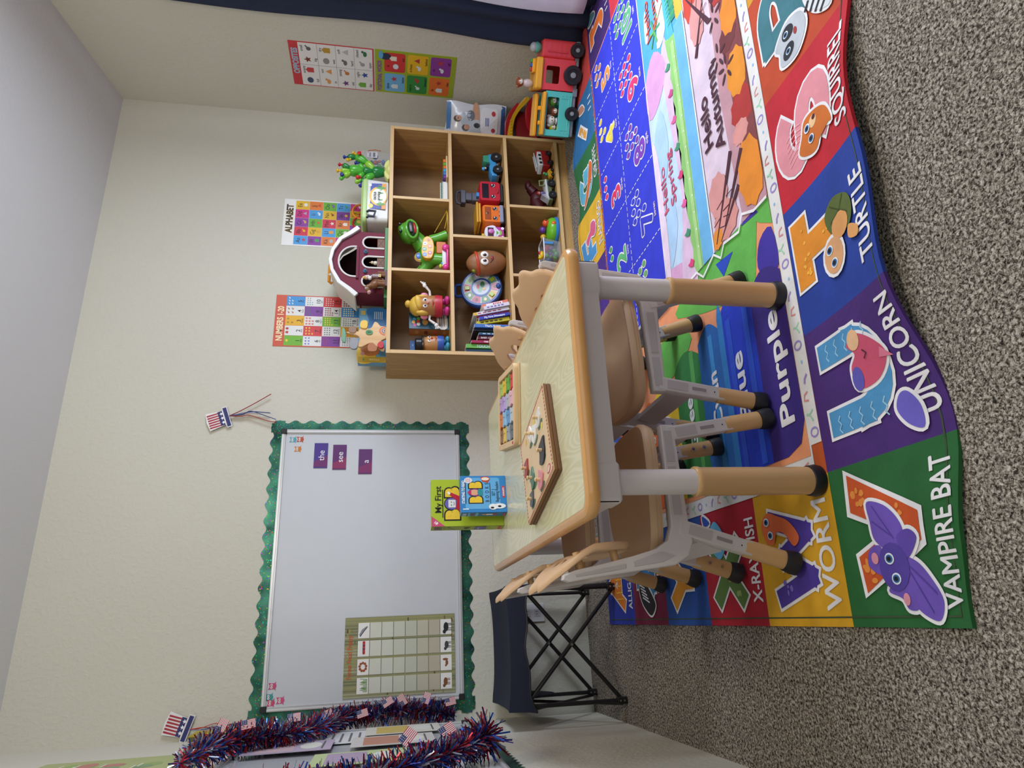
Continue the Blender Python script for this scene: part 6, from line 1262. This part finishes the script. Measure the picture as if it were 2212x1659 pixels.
mb = MB(); mb.rbox((-.026, -.0365, .070), (.026, -.033, .100), M('#4a2030', .3), .006, axis='y'); mb.build('windscreen', t); P = Print(); P.poly([(-.034, .060), (.034, .060), (0, .030)], '#dcd8e2', 1); P.ell(0, .052, .009, .009, '#5fb040', 2, n=14); P.ell(-.026, .022, .008, .008, '#e8e4ee', 2); P.ell(.026, .022, .008, .008, '#e8e4ee', 2); P.poly([(.016*math.cos(a), .038-.012*math.sin(a)) for a in [PI*i/8 for i in range(9)]], '#8ac040', 2)
mb = MB(); mb.pr(P, BACK(0, 0, -.0305), .0008, lambda c: PLASTIC(c, .35)); mb.build('front_print', t); MB().ball((.004, -.037, .082), (.014, .006, .016), PLASTIC('#c870b0')).build('driver_figure', t)
for x in (-.028, .028): mb = MB(); mb.lathe([(.010, -.006), (.014, -.004), (.014, .004), (.010, .006)], M('#17181b', .6), 14, T(x, 0, .014) @ Rt('Y', 90)); mb.build('wheel', t)
MB().lathe([(.006, 0), (.012, .006), (.012, .014), (.009, .016)], PLASTIC('#d8b030'), 14, T(-.005, 0, .112)).build('roof_horn', t)
# bottom right cubby: fire engine, small yellow car, green buggy, dark red dinosaur
t = thing('toy_fire_engine', 'red and white toy fire engine at the right of the bottom cubby', 'toy fire engine', (-.422, -.262, R3+.0006), math.radians(16)); RD = PLASTIC('#a01c24', .35)
mb = MB(); mb.rbox((-.068, -.030, .018), (.050, .030, .058), RD, .006, axis='y'); mb.build('lower_body', t); mb = MB(); mb.rbox((-.070, -.032, .058), (.052, .032, .082), PLASTIC('#d8d8da', .35), .005, axis='y')
for k in range(3): mb.box((-.058+k*.034, -.0335, .063), (-.042+k*.034, -.032, .077), BLK)
mb.build('white_side', t); mb = MB(); mb.rbox((.046, -.031, .020), (.066, .031, .088), RD, .005, axis='y'); mb.box((.0662, -.024, .056), (.067, .024, .078), BLK); mb.build('cab', t)
for x in (-.046, .036): [(lambda q: (wheel(q, x, y, .017, .017, .014, None, '#8a2a20'), q.build('wheel', t)))(MB()) for y in (-.034, .034)]
mb = MB(); 
for sy in (-.012, .012): mb.cyl((-.070, sy, .090), (.060, sy, .094), .003, PLASTIC('#c8c8cc'), n=8)
for k in range(9): mb.cyl((-.064+k*.014, -.012, .0905+k*.0004), (-.064+k*.014, .012, .0905+k*.0004), .002, PLASTIC('#c8c8cc'), n=6)
mb.build('ladder', t)
t = thing('toy_car', 'tiny yellow toy car with a green figure beside the fire engine', 'toy car', (-.522, -.292, R3+.0006), math.radians(4)); mb = MB(); mb.plate([(-.026, .008), (-.028, .024), (-.012, .032), (.012, .034), (.028, .022), (.028, .008)], .026, PLASTIC('#d09a24', .35), XZ0, bevel=.003); mb.build('body', t)
for x in (-.016, .017): [(lambda q: (wheel(q, x, y, .009, .009, .008), q.build('wheel', t)))(MB()) for y in (-.015, .015)]
MB().ball((-.004, 0, .040), (.010, .009, .011), PLASTIC('#3f9a5a')).ball((-.004, -.006, .054), .007, PLASTIC('#5fb06a')).build('driver_figure', t)
t = thing('toy_buggy', 'olive and white toy buggy with a red-capped figure in the bottom cubby', 'toy buggy', (-.640, -.285, R3+.0006), math.radians(4)); mb = MB(); mb.plate([(-.070, .020), (-.072, .040), (-.020, .046), (.030, .052), (.070, .046), (.066, .020)], .052, PLASTIC('#5f6a4a', .45), XZ0, bevel=.004); mb.build('body', t)
mb = MB(); mb.plate([(-.066, .040), (-.040, .052), (.066, .056), (.070, .046)], .056, PLASTIC('#cfd0d2', .4), XZ0, bevel=.002); mb.build('white_trim', t); mb = MB(); mb.tube([(.030, -.02, .056), (.024, -.02, .086), (.058, -.02, .086), (.064, -.02, .056)], .005, PLASTIC('#7a8a5a')); mb.build('roll_bar', t)
for x in (-.040, .038): [(lambda q: (wheel(q, x, y, .022, .022, .018, None, '#4a4a48'), q.build('wheel', t)))(MB()) for y in (-.030, .030)]
MB().ball((-.012, -.004, .068), (.011, .010, .015), PLASTIC('#6a5a8a')).ball((-.014, -.006, .090), (.009, .008, .009), PLASTIC('#c89a80')).build('rider', t); MB().ball((-.014, -.004, .096), (.011, .010, .007), PLASTIC('#9a1c28')).build('rider_cap', t)
mb = MB(); mb.plate([(-.060, .046), (-.034, .080), (-.022, .046)], .04, clear_mat('toy_windscreen', '#c8ccd8', .5), XZ0); mb.build('windscreen', t)
t = thing('toy_dinosaur_figure', 'dark red toy dinosaur lying behind the vehicles in the bottom right cubby', 'toy dinosaur', (-.620, -.150, R3+.0006), 0); DR = M('#4a1018', .5)
mb = MB(); mb.ball((.03, 0, .060), (.060, .036, .046), DR); mb.tube([(0, 0, .070), (-.050, -.02, .060), (-.095, -.03, .070), (-.120, -.03, .120), (-.118, -.03, .160)], [.040, .032, .022, .012, .003], DR, 12); mb.tube([(.07, 0, .08), (.10, 0, .105)], [.03, .024], DR, 12); mb.ball((.118, 0, .112), (.032, .020, .020), DR)
for x in (.0, .06): mb.cyl((x, -.02, .05), (x, -.026, .002), .014, DR, .016)
mb.build('body', t)
# bottom middle cubby: green music toy and bin of pieces
t = thing('music_toy', 'lime green and blue musical bug toy standing in the bottom middle cubby', 'musical toy', (-.868, -.255, R3+.0006), math.radians(-4)); LG = PLASTIC('#6ab82c', .28)
mb = MB(); mb.lathe([(.074, 0), (.078, .004), (.078, .014), (.072, .018)], PLASTIC('#2f7fd0', .3), 28); mb.build('blue_base', t); mb = MB(); mb.lathe([(.073, .018), (.074, .030), (.066, .046), (.048, .056), (.001, .058)], LG, 28); mb.build('green_shell', t)
for x, y, z, r_, c in ((.030, -.030, .062, .020, '#e0562a'), (.0, -.010, .076, .018, '#6a3aa0'), (-.034, .004, .072, .016, '#d8a82c'), (.012, -.062, .028, .015, '#e0702a')): MB().ball((x, y, z), r_, PLASTIC(c, .25)).build('button', t)
MB().ball((.036, -.048, .066), .004, BLK, 8, 5).build('eye', t)
t = thing('clear_toy_bin', 'clear plastic bin with a blue handle holding toy pieces in the bottom middle cubby', 'toy bin', (-1.005, -.262, R3+.0006), math.radians(-3)); CB = clear_mat('cloudy_plastic', '#d6dbe8', .22, .2)
mb = MB(); mb.loft([[(x, y, z) for x, y in rrect(w_, d_, .014, 4)] for w_, d_, z in ((.100, .090, 0), (.125, .110, .090))], CB, cap=False); mb.loft([[(x, y, z) for x, y in rrect(.098, .088, .012, 4)] for z in (.0, .002)], CB); mb.build('bin_wall', t)
mb = MB(); mb.tube([(x, y, .090) for x, y in rrect(.128, .113, .016, 4)+[rrect(.128, .113, .016, 4)[0]]], .0035, PLASTIC('#d8dcE8'.lower(), .3), 6, cap=False); mb.build('rim', t); MB().rbox((.020, -.0585, .040), (.034, -.054, .088), PLASTIC('#4f8fd8'), .003).build('clip_handle', t)
rr = random.Random(9)
for k in range(14):
    c = rr.choice(['#8a4ac0', '#c8303a', '#d8c030', '#4f9a40', '#7a4ac8', '#3f7ac0']); s = rr.uniform(.011, .017); o = MB().ball((0, 0, 0), (s, s*.85, s*.8), PLASTIC(c), 10, 6).build('toy_piece', None)
    o.location = (-1.005+rr.uniform(-.030, .030), -.262+rr.uniform(-.025, .022), R3+.018+(k//5)*.024); o.rotation_euler = (rr.random(), rr.random(), 0); tag(o, 'bright plastic toy piece loose inside the clear bin', 'toy piece', 'toy pieces in the clear bin')
t = thing('toy_duck', 'yellow toy duck lying on top of the clear bin of toy pieces', 'toy duck', (-1.028, -.275, R3+.094), 0); MB().ball((0, 0, 0), (.022, .015, .013), PLASTIC('#e0b81c')).ball((-.018, 0, .010), .011, PLASTIC('#e0b81c')).build('body', t); MB().ball((.010, -.002, .012), (.010, .008, .007), PLASTIC('#c8283a')).build('beak', t)
o = MB().ball((0, 0, 0), .022, PLASTIC('#2f6aa8')).build('toy_ball', None); o.location = (-.985, -.150, R3+.0226); tag(o, 'blue ball behind the clear bin in the bottom middle cubby', 'ball')
o = MB().rbox((-.035, -.03, 0), (.035, .03, .055), PLASTIC('#d86a2c'), .01).rbox((-.025, -.031, .020), (.025, -.0295, .040), PLASTIC('#c09aa8'), .004, axis='y').build('toy_block', None); o.location = (-1.245, -.20, R3+.0006); tag(o, 'orange and pink toy block in the bottom left cubby', 'toy block')
o = MB().ball((0, 0, 0), .012, PLASTIC('#e0b020')).build('toy_ball', None); o.location = (-1.245, -.215, R3+.068); tag(o, 'tiny yellow ball on top of the orange toy block', 'ball')
# ------------------------------------------------------------------ right corner: animal bus, slide, nappy pack
BD = Vector((.77, -.635)); ang = math.atan2(BD.y, BD.x)
t = thing('toy_bus', 'large toy train with a teal wagon and red cab by the curtain', 'toy bus', (-.490, -.550, .0145), ang)
TEAL = PLASTIC('#58c2b6', .32); REDP = PLASTIC('#dc4546', .30); YEL = PLASTIC('#e6a52f', .32); GP = PLASTIC('#7c828e', .45)
WD = .165
def wall_win(x0, x1, z0, z1, wx0, wx1, wz0, wz1, m, y, th=.006):
    mb = MB(); mb.plate(rrect(x1-x0, z1-z0, .010, 3, (x0+x1)/2, (z0+z1)/2), th, m, XZ0 @ T(0, 0, -y), holes=[rrect(wx1-wx0, wz1-wz0, .008, 3, (wx0+wx1)/2, (wz0+wz1)/2)], bevel=.0015); return mb
wall_win(0, .212, .034, .172, .030, .184, .100, .162, TEAL, .003).build('wagon_wall', t)
wall_win(0, .212, .034, .172, .030, .184, .100, .162, TEAL, WD-.003).build('wagon_wall', t)
mb = MB(); mb.rbox((0, 0, .034), (.006, WD, .172), TEAL, .003); mb.rbox((.206, 0, .034), (.212, WD, .172), TEAL, .003); mb.box((.004, .004, .036), (.208, WD-.004, .046), TEAL); mb.build('wagon_end', t)
mb = MB()
for sx in (.018, .194):
    for z in (.048, .066, .084): mb.ball((sx, -.0005, z), (.003, .0015, .003), TEAL, 8, 5)
mb.tube([(.03, 0, .088), (.03, 0, .050), (.18, 0, .050), (.18, 0, .088)], .0016, TEAL, 6); mb.build('rivet_trim', t)
MB().rbox((.000, -.012, .170), (.206, .050, .186), YEL, .008).build('roof_slab', t); MB().rbox((-.006, .075, .190), (.200, .140, .206), YEL, .008, Rt('X', 6)).build('roof_slab', t)
mb = MB(); mb.rbox((.050, .03, .186), (.070, .05, .196), YEL, .004); mb.rbox((.120, .03, .186), (.140, .05, .200), YEL, .004); mb.build('roof_catch', t)
wall_win(.216, .360, .034, .200, .246, .326, .112, .180, REDP, .003).build('cab_wall', t); wall_win(.216, .360, .034, .200, .246, .326, .112, .180, REDP, WD-.003).build('cab_wall', t)
mb = MB(); mb.rbox((.216, 0, .034), (.222, WD, .200), REDP, .003); mb.rbox((.354, 0, .034), (.360, WD, .200), REDP, .003); mb.box((.22, .01, .04), (.356, WD-.01, .05), M('#1c2a28', .6)); mb.build('cab_end', t)
mb = MB(); mb.rbox((.360, .006, .034), (.448, WD-.006, .205), REDP, .018)
for k in range(5): mb.box((.376, .0045, .060+k*.026), (.436, .006, .064+k*.026), REDP)
mb.tube([(.392, .004, .18), (.392, .004, .08)], .004, REDP, 8); mb.build('bonnet', t)
mb = MB(); mb.rbox((.214, -.012, .198), (.362, WD+.010, .232), YEL, .014); mb.rbox((.290, .02, .232), (.356, .10, .248), YEL, .010); mb.build('cab_roof', t)
for x, c in ((.325, '#2f5fc0'), (.305, '#c8303c'), (.345, '#4fa040')): MB().rbox((x-.008, .030, .248), (x+.008, .060, .256), PLASTIC(c), .003).build('roof_button', t)
mb = MB(); mb.rbox((.002, .004, .016), (.448, WD-.004, .036), GP, .006)
mb.box((.195, -.004, .014), (.232, .01, .036), GP); mb.build('chassis', t)
for x, r, in ((.112, .034), (.290, .046), (.404, .034)):
    for y in (-.012, WD+.012):
        mb = MB(); mb.lathe([(r*.5, -.010), (r*.93, -.012), (r, -.008), (r, .008), (r*.93, .012), (r*.62, .012), (r*.58, .009), (.001, .009)], M('#1a1b20', .55), 26, T(x, y, r+.0005) @ Rt('X', 90)); wh_ = mb.build('wheel', t)
        mb = MB(); mb.lathe([(r*.30, 0), (r*.28, .004), (.001, .005)], PLASTIC('#8c8e94', .4), 18, T(x, y-.009, r+.0005) @ Rt('X', 90)); mb.build('hub_cap', wh_)
def on_bus(x, y, z): 
    c, s = math.cos(ang), math.sin(ang); return (-.490+x*c-y*s, -.550+x*s+y*c, .0145+z)
def critter(name, label, cat, pos, body, head, sc=1.0, ears=True, extra=None):
    t = thing(name, label, cat, pos, ang*.6)
    S = Matrix.Scale(sc, 4)
    mb = MB(); mb.X = S; mb.ball((0, 0, .018), (.014, .013, .019), PLASTIC(body)); mb.build('body', t)
    mb = MB(); mb.X = S; mb.ball((0, -.001, .046), (.014, .013, .013), PLASTIC(head))
    if ears:
        for s_ in (-1, 1): mb.ball((s_*.013, 0, .052), (.005, .003, .006), PLASTIC(head), 8, 6)
    mb.build('head', t); mb = MB(); mb.X = S; mb.ball((0, -.011, .043), (.009, .005, .007), PLASTIC('#e8d8c8'), 10, 6)
    for s_ in (-1, 1): mb.ball((s_*.004, -.0155, .046), .0017, BLK, 6, 4)
    mb.build('face', t)
    if extra == 'stripes':
        mb = MB(); mb.X = S
        for k in range(4): mb.tube([(.0145*math.cos(a)*(1-.16*abs(k-1.5)), .0135*math.sin(a)*(1-.16*abs(k-1.5)), .008+k*.007) for a in [-PI*i/8 for i in range(9)]], .0013, BLK, 6)
        mb.build('stripe', t)
    return t
critter('toy_zebra', 'striped toy zebra figure in the window of the teal wagon', 'toy animal', on_bus(.075, .040, .0465), '#e4e2de', '#e4e2de', 1.75, True, 'stripes')
critter('toy_monkey', 'brown toy monkey figure beside the zebra in the teal wagon', 'toy animal', on_bus(.118, .040, .0465), '#8a4a26', '#7a3c1e', 1.5)
critter('toy_bird', 'yellow toy animal lying left of the zebra in the teal wagon', 'toy animal', on_bus(.040, .045, .0465), '#c8c028', '#b8b828', 1.5, False)
critter('toy_frog', 'green and orange toy animal at the right end of the teal wagon window', 'toy animal', on_bus(.168, .045, .0465), '#3f8a94', '#5f9a30', 1.7, False)
critter('toy_monkey', 'brown toy monkey with a pale face sitting on the yellow cab roof', 'toy animal', on_bus(.242, .060, .2325), '#c8b8b4', '#8a4424', 1.5)
t = thing('toy_shaker', 'grey and mint round shaker toy on the far end of the red cab', 'toy', on_bus(.410, .060, .2055), 0); MB().lathe([(.016, 0), (.024, .010), (.027, .022), (.024, .030)], PLASTIC('#5fae98', .4), 20).build('cup', t); MB().ball((0, 0, .036), (.024, .024, .020), PLASTIC('#b0b4b8', .4)).build('dome', t)
# slide toy
t = thing('car_ramp_toy', 'red and yellow curved car ramp toy standing in the corner beside the bookcase', 'toy ramp', (-.165, -.205, .0005), 0); RP = PLASTIC('#a81a20', .28); YP = PLASTIC('#cf9e16', .3)
def chute(pts, w, m, par, nm, rim=.010):
    P_ = smooth_open(pts, 6); loops = []
    for i, p in enumerate(P_):
        d = (P_[min(i+1, len(P_)-1)]-P_[max(i-1, 0)]).normalized(); a = d.cross(Vector((0, 0, 1))).normalized(); u = a.cross(d).normalized()
        loops.append([p+a*x+u*z for x, z in ((-w/2, rim), (-w/2+.005, rim), (-w/2+.008, .003), (w/2-.008, .003), (w/2-.005, rim), (w/2, rim), (w/2, -.004), (-w/2, -.004))])
    mb = MB(); mb.loft(loops, m); return mb.build(nm, par)
chute([(-.120, -.055, .292), (-.060, -.062, .288), (.010, -.075, .272), (.065, -.100, .240), (.110, -.135, .195)], .070, YP, t, 'yellow_ramp', .016)
chute([(-.110, .02, .285), (-.040, .012, .292), (.030, -.005, .292), (.085, -.030, .275), (.130, -.060, .235)], .055, RP, t, 'red_ramp', .016)
chute([(-.125, -.100, .150), (-.060, -.105, .175), (.0, -.115, .190), (.060, -.140, .185), (.100, -.165, .150)], .060, RP, t, 'red_ramp', .020)
mb = MB(); mb.rbox((-.120, -.080, 0), (.080, .080, .262), M('#7a1218', .4), .02); mb.build('tower', t)
mb = MB()
for k in range(5): mb.rbox((-.112+.020*k, -.098-.002*k, .290), (-.100+.020*k, -.088-.002*k, .3035-.001*k), YP, .003)
mb.build('ramp_tread', t)
# nappy pack
t = thing('nappy_pack', 'plump white and blue plastic nappy pack on top of the toys in the corner', 'package', (-.150, -.165, .306), math.radians(-38))
v = []; f = []; nx, nz = 14, 14
mb = MB(); PKM = M('#d2d4da', .22, 0, .04, .3, .6, 26)
def pk(u, v_, s_): 
    e = (1-abs(2*u-1)**3)*(1-abs(2*v_-1)**4); return (-.140+.280*u*(1)+.006*math.sin(v_*9), s_*(.048*e+.002*math.sin(u*17+v_*11)), .345*v_+.010*math.sin(u*6)*(v_ > .8))
for s_ in (-1, 1):
    k = [pk(i/nx, j/nz, s_) for j in range(nz+1) for i in range(nx+1)]; mb.raw(k, [(j*(nx+1)+i, j*(nx+1)+i+1, (j+1)*(nx+1)+i+1, (j+1)*(nx+1)+i)[::s_] for j in range(nz) for i in range(nx)], PKM)
mb.build('wrapper', t, True, 70)
P = Print(); P.rect(-.138, .318, .138, .340, '#3f74a8', 1); P.rect(-.138, .004, .138, .030, '#34609a', 1); P.rr(-.020, .050, .120, .150, .02, '#e4e4e8', 3); P.poly(smooth_closed([(-.04, .16), (.13, .16), (.13, .19), (.0, .20)], 3), '#c89878', 2)
for x, z, c in ((.004, .235, '#3a2418'), (.050, .282, '#3a2418')): P.ell(x, z, .017, .020, c, 4); P.ell(x+.004, z-.008, .014, .016, '#c08a6c', 5); P.poly(smooth_closed([(x-.03, z-.028), (x+.03, z-.024), (x+.045, z-.075), (x-.02, z-.085)], 3), '#b8c0c8', 3)
P.ell(.02, .170, .014, .018, '#26262c', 4); P.ell(.07, .205, .030, .022, '#6a7078', 3); P.ell(.09, .075, .014, .012, '#c83a44', 5); P.ell(.0, .075, .012, .012, '#b83a40', 5); P.ell(-.10, .08, .020, .022, '#c84a4a', 3); P.ell(-.11, .055, .018, .012, '#d8903a', 4); P.ell(-.085, .100, .014, .010, '#4f9a5a', 4)
for k in range(3): P.rect(.02, .118-k*.008, .065, .122-k*.008, '#3a5a9a', 5)
P.poly([(-.130, .270), (-.112, .272), (-.114, .296), (-.130, .292)], '#2f4fa8', 4)
mb = MB(); 
for l, vs, fs, c in P.items:
    vs2, fs2 = sub_mesh(vs, fs, .03)
    mb.raw([(x, (lambda q: q[1])(pk((x+.140)/.280, z/.345, -1))-.0010-.0007*l, z) for x, z in vs2], fs2, M(c, .3, 0, .03, .3))
mb.build('wrapper_print', t, False)

# ------------------------------------------------------------------ left wall: second whiteboard, papers, tinsel
wb2 = frame_board('whiteboard', 'whiteboard on the left wall seen at a steep angle behind tinsel', -1.60, -.195, .600, 1.425, Xl @ T(0, 0, .004), 'whiteboard')
scallop('scalloped_border', 'dark green saw-toothed border strip under the left-wall whiteboard', -1.66, -.115, .545, .612, 'b', Xl, .0025, n=40, saw=True)
scallop('scalloped_border', 'shiny green border strip up the near-corner side of the left-wall whiteboard', -.205, -.135, .548, 1.48, 'r', Xl, .0015)
P = Print(); rr = random.Random(8); P.rect(-.55, -.28, .55, .28, '#a8b078', 1)
for k in range(60): x, y = rr.uniform(-.5, .5), rr.uniform(-.24, .24); P.ell(x, y, rr.uniform(.02, .06), rr.uniform(.015, .04), rr.choice(['#c0a060', '#8fa860', '#b87a70', '#c8c060', '#7f9a70']), 2, n=10); P.rect(x-.03, y+.03, x+.03, y+.036, '#e0e0d0', 3)
flat('picture_map', 'faded green picture map poster high on the left wall', 'poster', P, LEFTW(-.92, 1.79, XL+.0005), 1.10, .56, '#a8b078')
P = Print(); P.rect(-.15, -.20, .15, .20, '#d8d8da', 1); P.rect(-.15, .14, .15, .20, '#b83a3a', 2)
for k in range(9): P.rect(-.12, .11-k*.032, .10, .118-k*.032, '#6a6a6e', 2)
flat('lesson_sheet', 'white printed sheet with a red heading clipped on the left-wall whiteboard', 'paper', P, LEFTW(-.40, 1.13, XL+.019), .30, .40, '#d8d8da')
for i, (y, z, c, c2, lab) in enumerate(((-.33, .86, '#d2cfc4', '#c8b060', 'yellow patched chart strip on the left-wall whiteboard'), (-.60, .90, '#c9c6c4', '#b8806c', 'white and terracotta chart strip on the left-wall whiteboard'), (-.92, 1.00, '#b4c48e', '#a894b0', 'green and mauve chart strip on the left-wall whiteboard'), (-.62, 1.24, '#b4a6bc', '#c8b0b8', 'lilac chart strip high on the left-wall whiteboard'))):
    P = Print(); P.rect(-.11, -.14, .11, .14, c, 1); P.rect(-.09, -.02, .09, .10, c2, 2); P.ell(0, -.07, .07, .035, '#d8d8d0', 2); P.line([(-.08, -.11), (.08, -.11)], .006, '#5a5a5a', 3); flat('chart_strip', lab, 'chart', P, LEFTW(y, z, XL+.0245+.0015*i), .22, .28, c)
# paper fan bundle
t = thing('paper_bundle', 'bundle of yellow and green paper strips hanging in the corner under the corner hat', 'paper bundle', (-3.185, -.080, 1.585), 0)
for k in range(12): mb = MB(); z0 = .12-.004*k; mb.plate([(-.10, -.030), (.11+.003*k, -.010), (.12, .012), (-.08, .018)], .0012, M(['#a8942c', '#c0b23c', '#9a8a28', '#8aa0a0'][k % 4], .6), Matrix(((0, .3, 1, -.002*k), (0, 1, -.3, .004*k-.02), (-1, 0, 0, 0), (0, 0, 0, 1)))); mb.build('paper_strip', t, False)
# patriotic hats with ribbons
def hat(label, cx, cz, rot, y=-.010, tails=()):
    t = thing('paper_hat', label, 'paper hat', (cx, y, cz), 0, 'paper top hats on the back wall'); t.rotation_euler = (0, -rot, 0)
    mb = MB(); o = [(-.052, -.040), (-.052, -.018), (-.036, -.016), (-.044, .058), (0, .064), (.044, .058), (.036, -.016), (.052, -.018), (.052, -.040)]; mb.plate(o, .002, M('#e4e2e2', .5), XZ0); mb.build('hat_card', t, False)
    P = Print()
    for k in range(6): x = -.035+k*.0122; P.poly([(x, .0), (x+.0060, .0), (x+.0068, .056), (x-.0008, .056)], '#a8283c', 1)
    P.rect(-.036, -.014, .036, .006, '#262c68', 1); P.rect(-.048, -.037, .048, -.020, '#262c68', 1)
    for x in (-.022, 0, .022): P.poly([(x+.0095*math.cos(a*PI/5+PI/2)*(1 if a % 2 == 0 else .42), -.009+.0095*math.sin(a*PI/5+PI/2)*(1 if a % 2 == 0 else .42)) for a in range(10)], '#eceaf0', 3)
    mb = MB(); mb.pr(P, XZ0 @ T(0, 0, .0011), .0004, lambda c: M(c, .5)); mb.build('hat_print', t, False)
    for c, pts in tails: mb = MB(); mb.tube(smooth_open([(x, -.004-.002*i, z) for i, (x, z) in enumerate(pts)], 6), .0046, M(c, .4), 6, sq=.35); mb.build('ribbon', t)
    return t
hat('stars-and-stripes paper top hat with ribbons above the right end of the whiteboard', -1.858, 1.722, .35, -.012, [('#c8402c', [(0, -.04), (.006, -.09), (.020, -.16), (.042, -.25)]), ('#c8402c', [(0, -.04), (-.020, -.09), (-.030, -.13), (-.085, -.20), (-.105, -.235)]), ('#23489a', [(0, -.04), (-.014, -.10), (-.012, -.14), (-.060, -.20), (-.090, -.235)]), ('#23489a', [(0, -.04), (-.008, -.10), (-.018, -.15), (-.05, -.22)]), ('#d8d4d8', [(0, -.04), (-.016, -.12), (-.040, -.18)])])
hat('stars-and-stripes paper top hat in the corner above the left whiteboard end', -3.166, 1.745, -.30, -.012, [('#c8402c', [(0, -.04), (.015, -.08), (.045, -.13), (.040, -.17), (.062, -.22), (.065, -.245)]), ('#c8402c', [(0, -.04), (.020, -.09), (.030, -.15), (.030, -.24)]), ('#23489a', [(0, -.04), (.012, -.09), (.036, -.14), (.075, -.24)]), ('#d8d4d8', [(0, -.04), (.018, -.11), (.050, -.18), (.085, -.24)])])
# tinsel garlands with small flags
TIN = [M('#7a1426', .28, .55), M('#26246a', .28, .55), M('#9aa0b0', .3, .6), M('#1f4fa8', .3, .55), M('#b02434', .28, .5)]
def garland(label, path, r, n, seed, flags, burst=()):
    t = thing('tinsel_garland', label, 'garland', path[0], 0, 'tinsel garlands'); rr = random.Random(seed); O = Vector(path[0])
    P_ = smooth_open(path, 8); 
    mb = MB(); mb.tube([p-O for p in P_], .0025, TIN[1], 6); mb.build('garland_cord', t)
    mb = MB(); L = len(P_)-1
    def strip(p, d, ln, m, w=.0019):
        s_ = d.cross(Vector((rr.uniform(-1, 1), rr.uniform(-1, 1), rr.uniform(-1, 1)))).normalized()*w; c = Vector((rr.uniform(-1, 1), rr.uniform(-1, 1), rr.uniform(-1, 1)))*.22
        a, b, e = p, p+d*ln*.5, p+(d+c).normalized()*ln; mb.raw([a-s_, a+s_, b+s_, b-s_, e+s_, e-s_], [(0, 1, 2, 3), (3, 2, 4, 5)], m)
    for _ in range(n):
        u = rr.random()*L; i = int(u); p = P_[i].lerp(P_[min(i+1, L)], u-i)-O; ax = (P_[min(i+1, L)]-P_[max(i-1, 0)]).normalized()
        d = Vector((rr.gauss(0, 1), rr.gauss(0, 1), rr.gauss(0, 1))); d = (d-ax*d.dot(ax)*.8).normalized(); k = .55+.45*min(1, min(u, L-u)/(.08*L))
        strip(p, d, r*rr.uniform(.55, 1.12)*k, rr.choice(TIN))
    for q, m_ in burst:
        for _ in range(m_): strip(Vector(q)-O, Vector((rr.gauss(0, 1), rr.gauss(0, 1), rr.gauss(0, 1))).normalized(), r*rr.uniform(.8, 1.7), rr.choice(TIN), .0024)
    o = mb.build('tinsel', t, False); o['kind'] = 'stuff'
    P = Print(); w, h = .044, .030; P.rect(-w/2, -h/2, w/2, h/2, '#e0dcdc', 1)
    for k in range(7): P.rect(-w/2, -h/2+k*h/6.5, w/2, -h/2+k*h/6.5+h/13, '#a8283a', 2)
    P.rect(-w/2, 0, -w*.05, h/2, '#23285c', 3)
    for a in range(4):
        for b in range(3): P.ell(-w*.45+a*.0058, .003+b*.0045, .0009, .0009, '#f0f0f4', 4, n=6)
    for (fx, fy, fz, rz_, rx_) in flags:
        mb = MB(); X = Matrix.Translation(Vector((fx, fy, fz))-O) @ rotz(rz_) @ Rt('Y', rx_) @ Rt('X', 90); mb.pr(P, X, .0002, lambda c: M(c, .5)); mb.raw([(-w/2, -h/2, 0), (w/2, -h/2, 0), (w/2, h/2, 0), (-w/2, h/2, 0)], [(3, 2, 1, 0)], M('#b8b0b4', .6), X); mb.build('paper_flag', t, False)
    return t
garland('thick tinsel garland hanging down beside the left end of the back-wall whiteboard', [(-3.190, -.085, .640), (-3.170, -.08, .72), (-3.158, -.08, .83), (-3.158, -.085, .95), (-3.165, -.10, 1.06), (-3.165, -.22, 1.13), (-3.160, -.45, 1.18), (-3.158, -.58, 1.25), (-3.155, -.62, 1.34), (-3.155, -.68, 1.42), (-3.155, -.82, 1.455), (-3.155, -1.05, 1.47)], .056, 4200, 1,
        [(-3.110, -.135, .76, .3, 20), (-3.112, -.125, .86, .1, -30), (-3.115, -.14, .92, .3, 60), (-3.130, -.13, .66, .2, 80), (-3.150, -.15, 1.02, .3, 75), (-3.130, -.30, 1.15, .3, 70), (-3.110, -.55, 1.24, .5, 85), (-3.110, -.66, 1.37, .4, 80), (-3.105, -.72, 1.44, .4, 20)])
garland('tinsel garland draped at the lower edge of the left-wall whiteboard', [(-3.150, -1.10, .660), (-3.150, -1.16, .70), (-3.155, -1.24, .76), (-3.160, -1.30, .83), (-3.160, -1.38, .90), (-3.160, -1.45, .98), (-3.160, -1.48, 1.10), (-3.160, -1.46, 1.30)], .050, 2200, 2,
        [(-3.110, -1.16, .76, .5, 60), (-3.105, -1.27, .87, .5, 40)], burst=[((-3.140, -1.11, .650), 240)])
# dark corner of a bag at the lower left edge of the floor
t = thing('black_bag', 'black bag corner on the carpet at the very bottom left of the room', 'bag', (-3.150, -2.140, .0008), .3); mb = MB(); mb.rbox((-.06, -.07, 0), (.030, .055, .030), M('#16161a', .7), .02); mb.build('body', t)
